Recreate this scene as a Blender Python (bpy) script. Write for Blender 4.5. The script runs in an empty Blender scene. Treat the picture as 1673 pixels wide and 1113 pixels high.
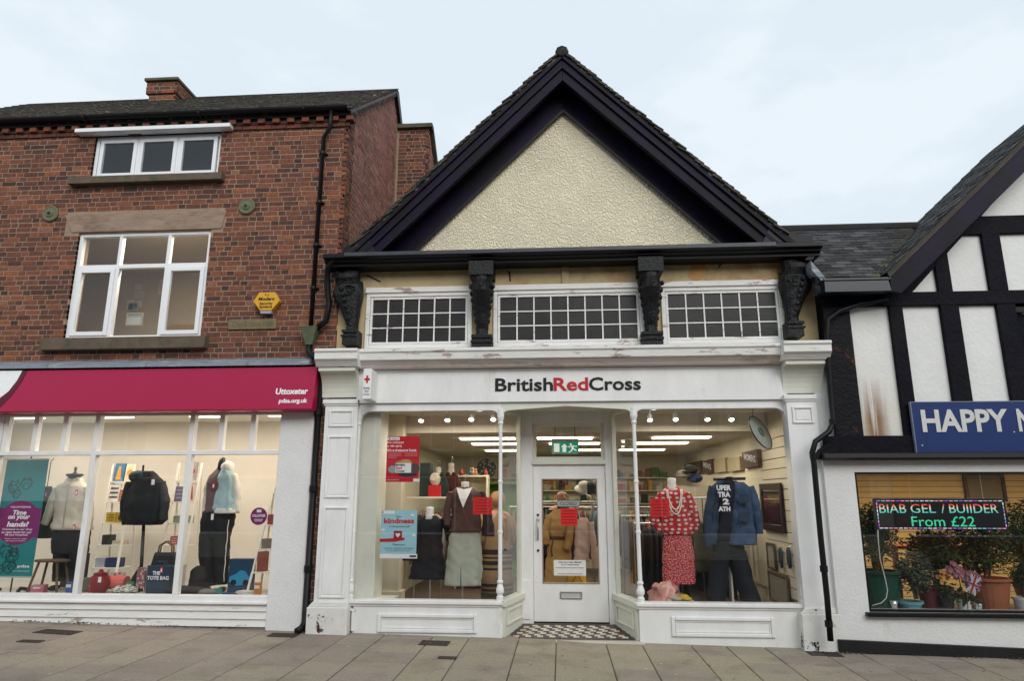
import bpy, bmesh, math, random
from math import sin, cos, pi, radians, sqrt
from mathutils import Vector, Matrix, noise
random.seed(7)
scene = bpy.context.scene
COL = scene.collection

# ------------------------------------------------------------------ camera
FPX, PITCH, YAW, EYE = 1116.0, 12.87, 4.0, 1.8
cd = bpy.data.cameras.new('camera'); cam = bpy.data.objects.new('camera', cd); COL.objects.link(cam)
cam.location = (0, 0, EYE); cam.rotation_euler = (radians(90 + PITCH), 0, radians(YAW))
cd.sensor_width = 36; cd.lens = FPX / 1673 * 36; cd.clip_end = 2000; cd.clip_start = .05
scene.camera = cam
# ------------------------------------------------------------------ world: pale overcast sky
w = bpy.data.worlds.new('World'); scene.world = w; w.use_nodes = True
nt = w.node_tree; nt.nodes.clear()
def N(t, typ, **k):
    n = t.nodes.new(typ)
    for a, v in k.items(): setattr(n, a, v)
    return n
SUN_EL, SUN_AZ = radians(31), radians(158)      # azimuth clockwise from +Y: behind the camera, a little to its right
sky = N(nt, 'ShaderNodeTexSky', sky_type='NISHITA'); sky.sun_disc = False
sky.sun_elevation = SUN_EL; sky.sun_rotation = SUN_AZ; sky.air_density = 1; sky.dust_density = 3
tc = N(nt, 'ShaderNodeTexCoord'); mp = N(nt, 'ShaderNodeMapping'); mp.inputs['Scale'].default_value = (1, 1, 2.2)
nz = N(nt, 'ShaderNodeTexNoise'); nz.inputs['Scale'].default_value = 2.6; nz.inputs['Detail'].default_value = 7; nz.inputs['Roughness'].default_value = .55
rp = N(nt, 'ShaderNodeValToRGB'); rp.color_ramp.elements[0].position = .47; rp.color_ramp.elements[1].position = .55
rp.color_ramp.elements[0].color = (5.75, 6.5, 7.1, 1); rp.color_ramp.elements[1].color = (6.3, 6.95, 7.45, 1)
mx = N(nt, 'ShaderNodeMixRGB'); mx.inputs[0].default_value = .97
bg = N(nt, 'ShaderNodeBackground'); bg.inputs['Strength'].default_value = .1
wo = N(nt, 'ShaderNodeOutputWorld')
L = nt.links.new
L(tc.outputs['Generated'], mp.inputs[0]); L(mp.outputs[0], nz.inputs['Vector']); L(nz.outputs[0], rp.inputs[0])
L(sky.outputs[0], mx.inputs[1]); L(rp.outputs[0], mx.inputs[2]); L(mx.outputs[0], bg.inputs[0]); L(bg.outputs[0], wo.inputs[0])
# ------------------------------------------------------------------ sun, very soft
sd = bpy.data.lights.new('sun', 'SUN'); sd.energy = 1.5; sd.angle = radians(40); sd.color = (1, .97, .93)
so = bpy.data.objects.new('sun', sd); COL.objects.link(so)
dirv = Vector((sin(SUN_AZ) * cos(SUN_EL), cos(SUN_AZ) * cos(SUN_EL), sin(SUN_EL)))
so.rotation_euler = dirv.to_track_quat('Z', 'Y').to_euler(); so.location = (0, -20, 30)
# ------------------------------------------------------------------ exposure, renderer
vs = scene.view_settings; vs.view_transform = 'Standard'; vs.look = 'None'; vs.gamma = 1; vs.exposure = .42; vs.use_curve_mapping = False
cy = scene.cycles
cy.use_denoising = True; cy.max_bounces = 7; cy.diffuse_bounces = 4; cy.glossy_bounces = 3; cy.transmission_bounces = 4
cy.transparent_max_bounces = 12; cy.sample_clamp_indirect = 4; cy.caustics_reflective = False; cy.caustics_refractive = False

# ------------------------------------------------------------------ helpers
_p, _y = radians(PITCH), radians(-YAW)
FW = Vector((sin(_y) * cos(_p), cos(_y) * cos(_p), sin(_p))); RT = Vector((cos(_y), -sin(_y), 0)); UP = RT.cross(FW)
def F(x, y, Y=9.0):            # pixel of the photograph -> (X, Z) on the wall plane at depth Y
    d = FW + RT * ((x - 836.5) / FPX) - UP * ((y - 556.5) / FPX)
    t = Y / d.y
    return d.x * t, EYE + d.z * t
def FX(x, y, Y=9.0): return F(x, y, Y)[0]
def FZ(x, y, Y=9.0): return F(x, y, Y)[1]
def gz(x): return .085 - .019 * x     # the street falls gently to the right

WL = {}
class MB:
    def __init__(s): s.v = []; s.f = []; s.a = []; s.cur = 0.0
    def add(s, vs, fs):
        b = len(s.v); s.v += [Vector(p) for p in vs]
        s.f += [[b + i for i in f] for f in fs]; s.a += [s.cur] * len(fs); return s
    def box(s, x0, x1, y0, y1, z0, z1):
        return s.add([(x0,y0,z0),(x1,y0,z0),(x1,y1,z0),(x0,y1,z0),(x0,y0,z1),(x1,y0,z1),(x1,y1,z1),(x0,y1,z1)],
                     [(0,3,2,1),(4,5,6,7),(0,1,5,4),(1,2,6,5),(2,3,7,6),(3,0,4,7)])
    def ext(s, poly, fn, a, b):
        n = len(poly)
        return s.add([fn(p, a) for p in poly] + [fn(p, b) for p in poly],
                     [list(range(n)), list(range(2*n-1, n-1, -1))] + [(i, n+i, n+(i+1) % n, (i+1) % n) for i in range(n)])
    def prism(s, poly, y0, y1): return s.ext(poly, lambda p, t: (p[0], t, p[1]), y0, y1)     # (x,z) along Y
    def xprism(s, poly, x0, x1): return s.ext(poly, lambda p, t: (t, p[0], p[1]), x0, x1)    # (y,z) along X
    def hprism(s, poly, z0, z1): return s.ext(poly, lambda p, t: (p[0], p[1], t), z0, z1)    # (x,y) along Z
    def loft(s, rings, cap=True):
        n = len(rings[0]); b = []
        for r in rings: b += r
        fs = [(k*n+i, k*n+(i+1) % n, (k+1)*n+(i+1) % n, (k+1)*n+i) for k in range(len(rings)-1) for i in range(n)]
        if cap: fs += [list(range(n-1, -1, -1)), [(len(rings)-1)*n+i for i in range(n)]]
        return s.add(b, fs)
    def tube(s, pts, r, n=8, cap=True):
        pts = [Vector(p) for p in pts]; R = []
        if not hasattr(r, '__len__'): r = [r]*len(pts)
        u0 = None
        for i, p in enumerate(pts):
            d = (pts[min(i+1, len(pts)-1)] - pts[max(i-1, 0)]).normalized()
            if u0 is None: u0 = d.orthogonal().normalized()
            u = (u0 - d*u0.dot(d)).normalized(); v = d.cross(u); u0 = u
            R.append([p + (u*cos(2*pi*k/n) + v*sin(2*pi*k/n))*r[i] for k in range(n)])
        return s.loft(R, cap)
    def lathe(s, cx, cy, prof, n=14):
        return s.loft([[(cx+r*cos(2*pi*k/n), cy+r*sin(2*pi*k/n), z) for k in range(n)] for r, z in prof])
    def rings(s, rs, n=22, fold=0., k=7, ph=0., e=1.0, cap=True):   # (cx,cy,z,rx,ry[,foldweight]) ellipses
        out = []
        for r in rs:
            cx, cy_, z, rx, ry = r[:5]; fw = fold*(r[5] if len(r) > 5 else 1); q = []
            for i in range(n):
                t = 2*pi*i/n; g = 1 + fw*(sin(k*t+ph+z*3) + .6*sin((k+4)*t+2.1*ph-z*5))
                c, d = cos(t), sin(t)
                q.append((cx + rx*g*math.copysign(abs(c)**e, c), cy_ + ry*g*math.copysign(abs(d)**e, d), z))
            out.append(q)
        return s.loft(out, cap)
    def ball(s, c, r, n=10, m=7, sc=(1,1,1)):
        return s.loft([[(c[0]+r*sc[0]*max(sin(pi*j/m), .02)*cos(2*pi*i/n), c[1]+r*sc[1]*max(sin(pi*j/m), .02)*sin(2*pi*i/n), c[2]-r*sc[2]*cos(pi*j/m)) for i in range(n)] for j in range(m+1)])
    def disc(s, x, z, r, y0, y1, n=20, rz=None):
        rz = rz or r
        return s.prism([(x+r*cos(2*pi*i/n), z+rz*sin(2*pi*i/n)) for i in range(n)], y0, y1)
    def frame(s, x0, x1, z0, z1, t, y0, y1, tb=None):     # four mitre-free bars
        tb = tb or t
        s.box(x0, x0+t, y0, y1, z0, z1); s.box(x1-t, x1, y0, y1, z0, z1)
        s.box(x0+t, x1-t, y0, y1, z0, z0+tb); return s.box(x0+t, x1-t, y0, y1, z1-t, z1)
    def xf(s, M, start=0):
        for i in range(start, len(s.v)): s.v[i] = M @ s.v[i]
        return s
    def jitter(s, a, start=0, sc=6):
        for i in range(start, len(s.v)):
            s.v[i] = s.v[i] + noise.noise_vector(s.v[i]*sc)*a
        return s
    def mesh(s, name, mat, smooth=False):
        me = bpy.data.meshes.new(name)
        me.from_pydata([tuple(p) for p in s.v], [], s.f)
        at = me.attributes.new('rnd', 'FLOAT', 'FACE'); at.data.foreach_set('value', s.a)
        bm = bmesh.new(); bm.from_mesh(me); bmesh.ops.recalc_face_normals(bm, faces=bm.faces); bm.to_mesh(me); bm.free()
        if mat: me.materials.append(mat)
        if smooth: me.polygons.foreach_set('use_smooth', [True]*len(me.polygons))
        return me
    def obj(s, name, mat, parent=None, smooth=False, bevel=0, origin=None):
        xs = [p.x for p in s.v]; ys = [p.y for p in s.v]; zs = [p.z for p in s.v]
        c = Vector(origin) if origin else Vector(((min(xs)+max(xs))/2, (min(ys)+max(ys))/2, (min(zs)+max(zs))/2 if parent else min(zs)))
        s.v = [p - c for p in s.v]
        o = bpy.data.objects.new(name, s.mesh(name, mat, smooth)); COL.objects.link(o)
        place(o, c, parent)
        if bevel:
            b = o.modifiers.new('bevel', 'BEVEL'); b.width = bevel; b.segments = 2; b.limit_method = 'ANGLE'; b.angle_limit = radians(40)
        return o
def place(o, c, parent):
    o.parent = parent; WL[o.name] = Vector(c)
    o.location = Vector(c) - (WL[parent.name] if parent else Vector((0, 0, 0)))
def inst(name, me, c, parent, rot=None):
    o = bpy.data.objects.new(name, me); COL.objects.link(o); place(o, c, parent)
    if rot: o.rotation_euler = rot
    return o
def tag(o, label, cat, group=None, kind=None):
    if label: o['label'] = label
    if cat: o['category'] = cat
    if group: o['group'] = group
    if kind: o['kind'] = kind
    return o
def thing(name, loc, label, cat, group=None):
    o = bpy.data.objects.new(name, None); COL.objects.link(o); o.empty_display_size = .1
    place(o, loc, None); return tag(o, label, cat, group)
def stuff(o): o['kind'] = 'stuff'; return o

def text(body, x0, x1, z0, z1, Y, mat, parent, name='lettering', bold=0., depth=.002, shear=0., M=None, keep=False):
    cu = bpy.data.curves.new('t', 'FONT'); cu.body = body; cu.size = 1; cu.offset = bold; cu.resolution_u = 3; cu.shear = shear
    cu.align_x = 'CENTER'; cu.space_line = .9
    t = bpy.data.objects.new('t', cu); COL.objects.link(t)
    dg = bpy.context.evaluated_depsgraph_get(); dg.update()
    me = bpy.data.meshes.new_from_object(t.evaluated_get(dg))
    vs = [v.co.copy() for v in me.vertices]; fs = [list(p.vertices) for p in me.polygons]
    bpy.data.objects.remove(t); bpy.data.curves.remove(cu); bpy.data.meshes.remove(me)
    ax, bx = min(v.x for v in vs), max(v.x for v in vs); ay, by = min(v.y for v in vs), max(v.y for v in vs)
    sx = (x1-x0)/(bx-ax); sz = (z1-z0)/(by-ay)
    if keep: sx = sz = min(sx, sz)
    cx, cz = (x0+x1)/2, (z0+z1)/2
    m = MB(); m.add([(cx+(v.x-(ax+bx)/2)*sx, Y, cz+(v.y-(ay+by)/2)*sz) for v in vs], fs)
    if depth: # solid letters: offset copy behind plus rim
        ec = {}
        for f in fs:
            for i in range(len(f)):
                e = (f[i], f[(i+1) % len(f)]); ec[tuple(sorted(e))] = ec.get(tuple(sorted(e)), 0) + 1
        n = len(vs); m.v += [p + Vector((0, depth, 0)) for p in m.v]
        for f in fs:
            for i in range(len(f)):
                a, b = f[i], f[(i+1) % len(f)]
                if ec[tuple(sorted((a, b)))] == 1: m.f.append([a, n+a, n+b, b]); m.a.append(0)
        for p in m.v[n:]: p.y = Y + depth
    if M: m.xf(M)
    return m.obj(name, mat, parent)

# ------------------------------------------------------------------ materials
MATS = {}
def mat(name, col, rough=.6, var=.12, scale=6, bump=0., bscale=80, col2=None, spec=.3, metal=0., stretch=(1,1,1), c2lo=.5, c2hi=.62, rnd=0., alpha=None, sheen=0, det=5):
    m = bpy.data.materials.new(name); m.use_nodes = True; t = m.node_tree; P = t.nodes['Principled BSDF']
    P.inputs['Roughness'].default_value = rough; P.inputs['Specular IOR Level'].default_value = spec; P.inputs['Metallic'].default_value = metal
    if sheen: P.inputs['Sheen Weight'].default_value = sheen
    g = N(t, 'ShaderNodeNewGeometry'); mp = N(t, 'ShaderNodeMapping'); mp.inputs['Scale'].default_value = stretch
    t.links.new(g.outputs['Position'], mp.inputs[0])
    nz = N(t, 'ShaderNodeTexNoise'); nz.inputs['Scale'].default_value = scale; nz.inputs['Detail'].default_value = det; nz.inputs['Roughness'].default_value = .62
    t.links.new(mp.outputs[0], nz.inputs['Vector'])
    hs = N(t, 'ShaderNodeHueSaturation'); hs.inputs['Color'].default_value = (*col, 1)
    mr = N(t, 'ShaderNodeMapRange'); mr.inputs[1].default_value = .25; mr.inputs[2].default_value = .75; mr.inputs[3].default_value = 1-var; mr.inputs[4].default_value = 1+var
    t.links.new(nz.outputs[0], mr.inputs[0]); t.links.new(mr.outputs[0], hs.inputs['Value'])
    out = hs.outputs[0]
    if rnd:
        oi = N(t, 'ShaderNodeObjectInfo'); m2 = N(t, 'ShaderNodeMapRange'); m2.inputs[3].default_value = 1-rnd; m2.inputs[4].default_value = 1+rnd
        t.links.new(oi.outputs['Random'], m2.inputs[0]); h2 = N(t, 'ShaderNodeHueSaturation'); t.links.new(out, h2.inputs['Color']); t.links.new(m2.outputs[0], h2.inputs['Value']); out = h2.outputs[0]
    if col2:
        n2 = N(t, 'ShaderNodeTexNoise'); n2.inputs['Scale'].default_value = scale*.6; n2.inputs['Detail'].default_value = 8; n2.inputs['Roughness'].default_value = .7
        t.links.new(mp.outputs[0], n2.inputs['Vector'])
        r2 = N(t, 'ShaderNodeMapRange'); r2.inputs[1].default_value = c2lo; r2.inputs[2].default_value = c2hi; t.links.new(n2.outputs[0], r2.inputs[0])
        mm = N(t, 'ShaderNodeMixRGB'); mm.inputs[2].default_value = (*col2, 1); t.links.new(r2.outputs[0], mm.inputs[0]); t.links.new(out, mm.inputs[1]); out = mm.outputs[0]
    t.links.new(out, P.inputs['Base Color'])
    if bump:
        nb = N(t, 'ShaderNodeTexNoise'); nb.inputs['Scale'].default_value = bscale; nb.inputs['Detail'].default_value = 4
        t.links.new(mp.outputs[0], nb.inputs['Vector'])
        b = N(t, 'ShaderNodeBump'); b.inputs['Strength'].default_value = min(1, bump); b.inputs['Distance'].default_value = .01*max(1, bump)
        t.links.new(nb.outputs[0], b.inputs['Height']); t.links.new(b.outputs[0], P.inputs['Normal'])
    if alpha is not None: P.inputs['Alpha'].default_value = alpha
    MATS[name] = m; return m
def emit(name, col, s):
    m = bpy.data.materials.new(name); m.use_nodes = True; t = m.node_tree; P = t.nodes['Principled BSDF']
    P.inputs['Base Color'].default_value = (*[c*.2 for c in col], 1); P.inputs['Emission Color'].default_value = (*col, 1); P.inputs['Emission Strength'].default_value = s
    return m
def plain(name, col, rough=.6): return mat(name, col, rough, var=.06, scale=20)
def glassm(name, tint=(1,1,1), ior=1.5, wav=0.):
    m = bpy.data.materials.new(name); m.use_nodes = True; t = m.node_tree; t.nodes.clear()
    o = N(t, 'ShaderNodeOutputMaterial'); mx = N(t, 'ShaderNodeMixShader'); lw = N(t, 'ShaderNodeLayerWeight'); lw.inputs[0].default_value = .5; pw = N(t, 'ShaderNodeMath', operation='POWER'); pw.inputs[1].default_value = 5; f0 = ((ior-1)/(ior+1))**2; fr = N(t, 'ShaderNodeMapRange'); fr.inputs[3].default_value = f0; fr.inputs[4].default_value = .75; t.links.new(lw.outputs['Facing'], pw.inputs[0]); t.links.new(pw.outputs[0], fr.inputs[0])
    tr = N(t, 'ShaderNodeBsdfTransparent'); tr.inputs[0].default_value = (*tint, 1); gl = N(t, 'ShaderNodeBsdfGlossy'); gl.inputs['Roughness'].default_value = .01
    t.links.new(fr.outputs[0], mx.inputs[0]); t.links.new(tr.outputs[0], mx.inputs[1]); t.links.new(gl.outputs[0], mx.inputs[2]); t.links.new(mx.outputs[0], o.inputs[0])
    if wav:
        nb = N(t, 'ShaderNodeTexNoise'); nb.inputs['Scale'].default_value = 1.5; b = N(t, 'ShaderNodeBump'); b.inputs['Strength'].default_value = wav
        g = N(t, 'ShaderNodeNewGeometry'); t.links.new(g.outputs['Position'], nb.inputs['Vector']); t.links.new(nb.outputs[0], b.inputs['Height']); t.links.new(b.outputs[0], gl.inputs['Normal'])
    return m
def attr_ramp(name, stops, rough=.85, bump=.5, bscale=60, var=.18, scale=14, dirt=None):   # colour picked by the per-piece attribute
    m = bpy.data.materials.new(name); m.use_nodes = True; t = m.node_tree; P = t.nodes['Principled BSDF']; P.inputs['Roughness'].default_value = rough; P.inputs['Specular IOR Level'].default_value = .2
    a = N(t, 'ShaderNodeAttribute', attribute_name='rnd'); r = N(t, 'ShaderNodeValToRGB'); r.color_ramp.interpolation = 'LINEAR'
    e = r.color_ramp.elements
    while len(e) < len(stops): e.new(.5)
    for i, (p, c) in enumerate(stops): e[i].position = p; e[i].color = (*c, 1)
    g = N(t, 'ShaderNodeNewGeometry'); nz = N(t, 'ShaderNodeTexNoise'); nz.inputs['Scale'].default_value = scale; nz.inputs['Detail'].default_value = 8; nz.inputs['Roughness'].default_value = .7
    t.links.new(g.outputs['Position'], nz.inputs['Vector']); mr = N(t, 'ShaderNodeMapRange'); mr.inputs[1].default_value = .3; mr.inputs[2].default_value = .7; mr.inputs[3].default_value = 1-var*1.5; mr.inputs[4].default_value = 1+var
    h = N(t, 'ShaderNodeHueSaturation'); L = t.links.new
    L(a.outputs['Fac'], r.inputs[0]); L(r.outputs[0], h.inputs['Color']); L(nz.outputs[0], mr.inputs[0]); L(mr.outputs[0], h.inputs['Value'])
    out = h.outputs[0]
    if dirt:
        n2 = N(t, 'ShaderNodeTexNoise'); n2.inputs['Scale'].default_value = dirt[1]; n2.inputs['Detail'].default_value = 9; L(g.outputs['Position'], n2.inputs['Vector'])
        r2 = N(t, 'ShaderNodeMapRange'); r2.inputs[1].default_value = dirt[2]; r2.inputs[2].default_value = dirt[3]; r2.inputs[4].default_value = dirt[4]; L(n2.outputs[0], r2.inputs[0])
        mm = N(t, 'ShaderNodeMixRGB'); mm.inputs[2].default_value = (*dirt[0], 1); L(r2.outputs[0], mm.inputs[0]); L(out, mm.inputs[1]); out = mm.outputs[0]
    L(out, P.inputs['Base Color'])
    nb = N(t, 'ShaderNodeTexNoise'); nb.inputs['Scale'].default_value = bscale; nb.inputs['Detail'].default_value = 5; L(g.outputs['Position'], nb.inputs['Vector'])
    b = N(t, 'ShaderNodeBump'); b.inputs['Strength'].default_value = bump; b.inputs['Distance'].default_value = .008; L(nb.outputs[0], b.inputs['Height']); L(b.outputs[0], P.inputs['Normal'])
    return m
def spots(name, base, dot, scale, thr, rough=.8, rand=1., stretch=(1,1,1)):
    m = bpy.data.materials.new(name); m.use_nodes = True; t = m.node_tree; P = t.nodes['Principled BSDF']; P.inputs['Roughness'].default_value = rough
    g = N(t, 'ShaderNodeNewGeometry'); mp = N(t, 'ShaderNodeMapping'); mp.inputs['Scale'].default_value = stretch; v = N(t, 'ShaderNodeTexVoronoi', voronoi_dimensions='2D'); sx_ = N(t, 'ShaderNodeSeparateXYZ'); cb = N(t, 'ShaderNodeCombineXYZ'); v.inputs['Scale'].default_value = scale; v.inputs['Randomness'].default_value = rand
    r = N(t, 'ShaderNodeMapRange'); r.inputs[1].default_value = thr; r.inputs[2].default_value = thr*.8; mm = N(t, 'ShaderNodeMixRGB'); mm.inputs[1].default_value = (*base, 1); mm.inputs[2].default_value = (*dot, 1)
    L = t.links.new; L(g.outputs['Position'], mp.inputs[0]); L(mp.outputs[0], sx_.inputs[0]); L(sx_.outputs[0], cb.inputs[0]); L(sx_.outputs[2], cb.inputs[1]); L(cb.outputs[0], v.inputs['Vector']); L(v.outputs['Distance'], r.inputs[0]); L(r.outputs[0], mm.inputs[0]); L(mm.outputs[0], P.inputs['Base Color'])
    return m

WHITE = mat('white_paint', (.8,.8,.79), .5, var=.08, scale=4, col2=(.52,.49,.44), c2lo=.59, c2hi=.8, bump=.4, bscale=22, stretch=(1,1,.35))
WHITE_CLEAN = mat('white_upvc', (.8,.81,.83), .35, var=.03)
WHITE_PEEL = mat('peeling_white_paint', (.76,.75,.72), .6, var=.08, scale=5, col2=(.36,.27,.23), c2lo=.58, c2hi=.63, bump=.5, bscale=30, stretch=(.6,1,2.5))
PINK_PEEL = mat('weathered_soffit_paint', (.58,.5,.46), .65, var=.1, scale=5, col2=(.3,.24,.2), c2lo=.54, c2hi=.66, stretch=(.5,1,2), bump=.3)
RENDER_W = mat('white_render', (.74,.74,.73), .8, var=.05, scale=3, col2=(.55,.55,.5), c2lo=.6, c2hi=.8, bump=.6, bscale=35)
CREAM_W = mat('greenish_cream_paint', (.7,.71,.62), .5, var=.06, scale=4, col2=(.5,.47,.36), c2lo=.6, c2hi=.8, bump=.2)
PLINTH_RUST = mat('rust_flaked_plinth', (.72,.71,.68), .6, var=.08, scale=7, col2=(.07,.03,.018), c2lo=.585, c2hi=.605, bump=.4, bscale=40)
PLINTH_BLK = mat('flaked_black_white_plinth', (.72,.71,.68), .6, var=.08, scale=8, col2=(.008,.008,.008), c2lo=.6, c2hi=.615, bump=.4, bscale=40)
BLACK = mat('black_gloss_paint', (.007,.007,.008), .45, var=.3, scale=6, spec=.22, bump=.15, bscale=20)
PURPLE = mat('purple_black_paint', (.009,.0055,.021), .55, var=.4, scale=3, spec=.15, bump=.2, bscale=15, col2=(.006,.006,.008), c2lo=.45, c2hi=.6)
TIMBER = mat('rough_black_timber', (.006,.005,.011), .65, var=.4, scale=4, spec=.1, bump=1.1, bscale=26, col2=(.008,.008,.01), c2lo=.45, c2hi=.6, stretch=(1,1,.8))
TIMBER_RUST = mat('flaking_black_timber', (.007,.006,.009), .6, var=.4, scale=4, spec=.15, bump=1.5, bscale=26, col2=(.12,.04,.02), c2lo=.6, c2hi=.66)
CARVED = mat('carved_black_wood', (.007,.007,.008), .45, var=.3, scale=20, spec=.3, bump=1.4, bscale=45)
STUCCO = None
CREAM = mat('peeling_cream_paint', (.52,.41,.23), .8, var=.16, scale=2.5, col2=(.4,.24,.11), c2lo=.5, c2hi=.66, bump=.5, bscale=18)
BRICKM = attr_ramp('red_brick', [(0,(.06,.036,.031)),(.14,(.095,.046,.037)),(.3,(.13,.056,.041)),(.5,(.172,.067,.044)),(.7,(.21,.078,.046)),(.86,(.265,.092,.047)),(1,(.245,.125,.082))], bump=.7, bscale=45, var=.3, scale=22, dirt=((.045,.035,.033),1.3,.5,.75,.45))
BRICKS = attr_ramp('pale_red_brick', [(0,(.19,.09,.075)),(.4,(.27,.12,.095)),(.8,(.33,.15,.115)),(1,(.36,.2,.16))], bump=.7, bscale=45, var=.25, scale=20, dirt=((.1,.07,.055),1.1,.5,.75,.5))
MORTAR = mat('pale_mortar', (.3,.215,.155), .95, var=.2, scale=12, bump=.5)
STONE = mat('sandstone', (.3,.22,.16), .9, var=.2, scale=4, bump=.6, bscale=50, stretch=(1,1,3), col2=(.2,.14,.1), c2lo=.5, c2hi=.65)
SILLSTONE = mat('grimy_sill_stone', (.12,.09,.065), .9, var=.25, scale=6, bump=.5, col2=(.06,.07,.04), c2lo=.5, c2hi=.65)
SLATE = attr_ramp('slate', [(0,(.016,.015,.014)),(.5,(.034,.033,.032)),(.85,(.055,.054,.054)),(1,(.1,.097,.097))], rough=.7, bump=.4, bscale=30, var=.25, dirt=((.2,.2,.07),3,.66,.72,.5))
TILE = attr_ramp('mossy_clay_tile', [(0,(.028,.026,.024)),(.5,(.05,.045,.04)),(1,(.09,.08,.065))], rough=.85, bump=.6, bscale=40, var=.35, dirt=((.16,.155,.125),11,.55,.63,.6))
MOSS = mat('moss', (.06,.06,.03), .95, var=.4, scale=25, bump=1, bscale=90, col2=(.16,.15,.1), c2lo=.5, c2hi=.6)
LEAD = mat('lead', (.2,.23,.27), .5, var=.25, scale=5, stretch=(1,1,4), col2=(.4,.42,.45), c2lo=.55, c2hi=.7)
GLASS = glassm('window_glass', ior=1.62, wav=.02)
GLASS_UP = glassm('upper_window_glass', tint=(.92,.95,.97), ior=1.5)
RASP = mat('raspberry_panel', (.36,.007,.055), .38, var=.03, scale=2, spec=.3)
RASP_D = mat('dark_raspberry', (.09,.004,.02), .4)
WTXT = plain('white_lettering', (.8,.8,.8)); KTXT = plain('black_lettering', (.012,.012,.014)); RTXT = plain('red_lettering', (.5,.02,.025))
# ================================================================== GROUND
def vor_bump(name, col, scale, strength, dist, rough=.9, var=.08):
    m = mat(name, col, rough, var=var, scale=1.2); t = m.node_tree; P = t.nodes['Principled BSDF']
    g = N(t, 'ShaderNodeNewGeometry'); v = N(t, 'ShaderNodeTexNoise'); v.inputs['Scale'].default_value = scale; v.inputs['Detail'].default_value = 3; v.inputs['Distortion'].default_value = .6
    r = N(t, 'ShaderNodeMapRange'); r.inputs[1].default_value = .35; r.inputs[2].default_value = .65; b = N(t, 'ShaderNodeBump'); b.inputs['Strength'].default_value = strength; b.inputs['Distance'].default_value = dist
    L = t.links.new; L(g.outputs['Position'], v.inputs['Vector']); L(v.outputs[0], r.inputs[0]); L(r.outputs[0], b.inputs['Height']); L(b.outputs[0], P.inputs['Normal'])
    return m
STUCCO = vor_bump('roughcast_cream', (.93,.835,.62), 40, .85, .024, var=.1)
STUCCO.node_tree.nodes['Principled BSDF'].inputs['Specular IOR Level'].default_value = .1
ASPH = mat('asphalt', (.06,.06,.06), .9, var=.2, scale=8, bump=.6, bscale=150)
JOINT = mat('paving_joint_sand', (.085,.072,.058), .95, var=.3, scale=20)
PAVE = attr_ramp('concrete_paving', [(0,(.265,.22,.185)),(.35,(.3,.25,.208)),(.5,(.315,.27,.21)),(.75,(.325,.283,.205)),(1,(.36,.318,.238))], rough=.85, bump=.5, bscale=120, var=.2, scale=45, dirt=((.15,.125,.1),2.6,.5,.72,.55))
def slope_pt(x, y, dz=0): return (x, y, gz(x)+dz)
m = MB(); m.add([(-300,-300,gz(-300)*.0-.32),(300,-300,-.32),(300,300,-.32),(-300,300,-.32)], [(0,1,2,3)])
tag(m.obj('ground', ASPH), None, None, kind='structure')
m = MB(); m.add([slope_pt(-16,-1.2,-.12),slope_pt(14,-1.2,-.12),slope_pt(14,4.2,-.12),slope_pt(-16,4.2,-.12)], [(0,1,2,3)])
tag(m.obj('road', ASPH), None, None, kind='structure')
m = MB()
vs_ = [slope_pt(x, y, d) for d in (-.25, -.012) for x, y in ((-16,4.2),(14,4.2),(14,18),(-16,18))]
m.add(vs_, [(0,3,2,1),(4,5,6,7),(0,1,5,4),(1,2,6,5),(2,3,7,6),(3,0,4,7)])
pav = tag(m.obj('pavement', JOINT), None, None, kind='structure')
rs = random.Random(3)
xs = [FX(p, 1053, 9.0) for p in (848, 909, 989, 1047, 1127, 1184)]
xl = [xs[0]]
k = 0
while xl[0] > -10.2: k += 1; xl.insert(0, xl[0] - (.60 if k % 2 else .45) + rs.uniform(-.015, .015))
xr = xs[1:]; k = 1
while xr[-1] < 8: k += 1; xr.append(xr[-1] + (.60 if k % 2 else .45))
cols = xl + xr
for a, b in zip(cols[:-1], cols[1:]):
    y = 9.3 - rs.uniform(0, .5)
    first = True; hi = 9.6
    while hi > 5.2:
        lo = hi - rs.choice((.36, .42, .45, .5)) if not first else y
        first = False
        g = .0055; dz = rs.uniform(-.002, .002); e = .006
        m = MB(); xm = (a+b)/2
        m.cur = min(1, max(0, (.62 if -1.9 < xm < 2.2 else .26) + rs.uniform(-.28, .28)))  # reflected shop light painted in: paler olive slabs before the middle shop
        t = [(a+g+e, lo+g+e), (b-g-e, lo+g+e), (b-g-e, hi-g-e), (a+g+e, hi-g-e)]; q = [(a+g, lo+g), (b-g, lo+g), (b-g, hi-g), (a+g, hi-g)]
        m.add([slope_pt(x_, y_, -.04) for x_, y_ in q] + [slope_pt(x_, y_, dz-.005) for x_, y_ in q] + [slope_pt(x_, y_, dz) for x_, y_ in t],
              [(4,0,1,5),(5,1,2,6),(6,2,3,7),(7,3,0,4),(8,4,5,9),(9,5,6,10),(10,6,7,11),(11,7,4,8),(8,9,10,11)])
        if hi < 9.55 or True: m.obj('paving_slab', PAVE, pav)
        hi = lo
IRON = mat('rusty_iron', (.06,.042,.035), .7, var=.3, scale=25, bump=.5, metal=.3)
def ground_pt(px, py):
    d = FW + RT*((px-836.5)/FPX) - UP*((py-556.5)/FPX)
    t = (gz(0) - EYE)/(d.z + .019*d.x); return d.x*t, d.y*t
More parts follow.
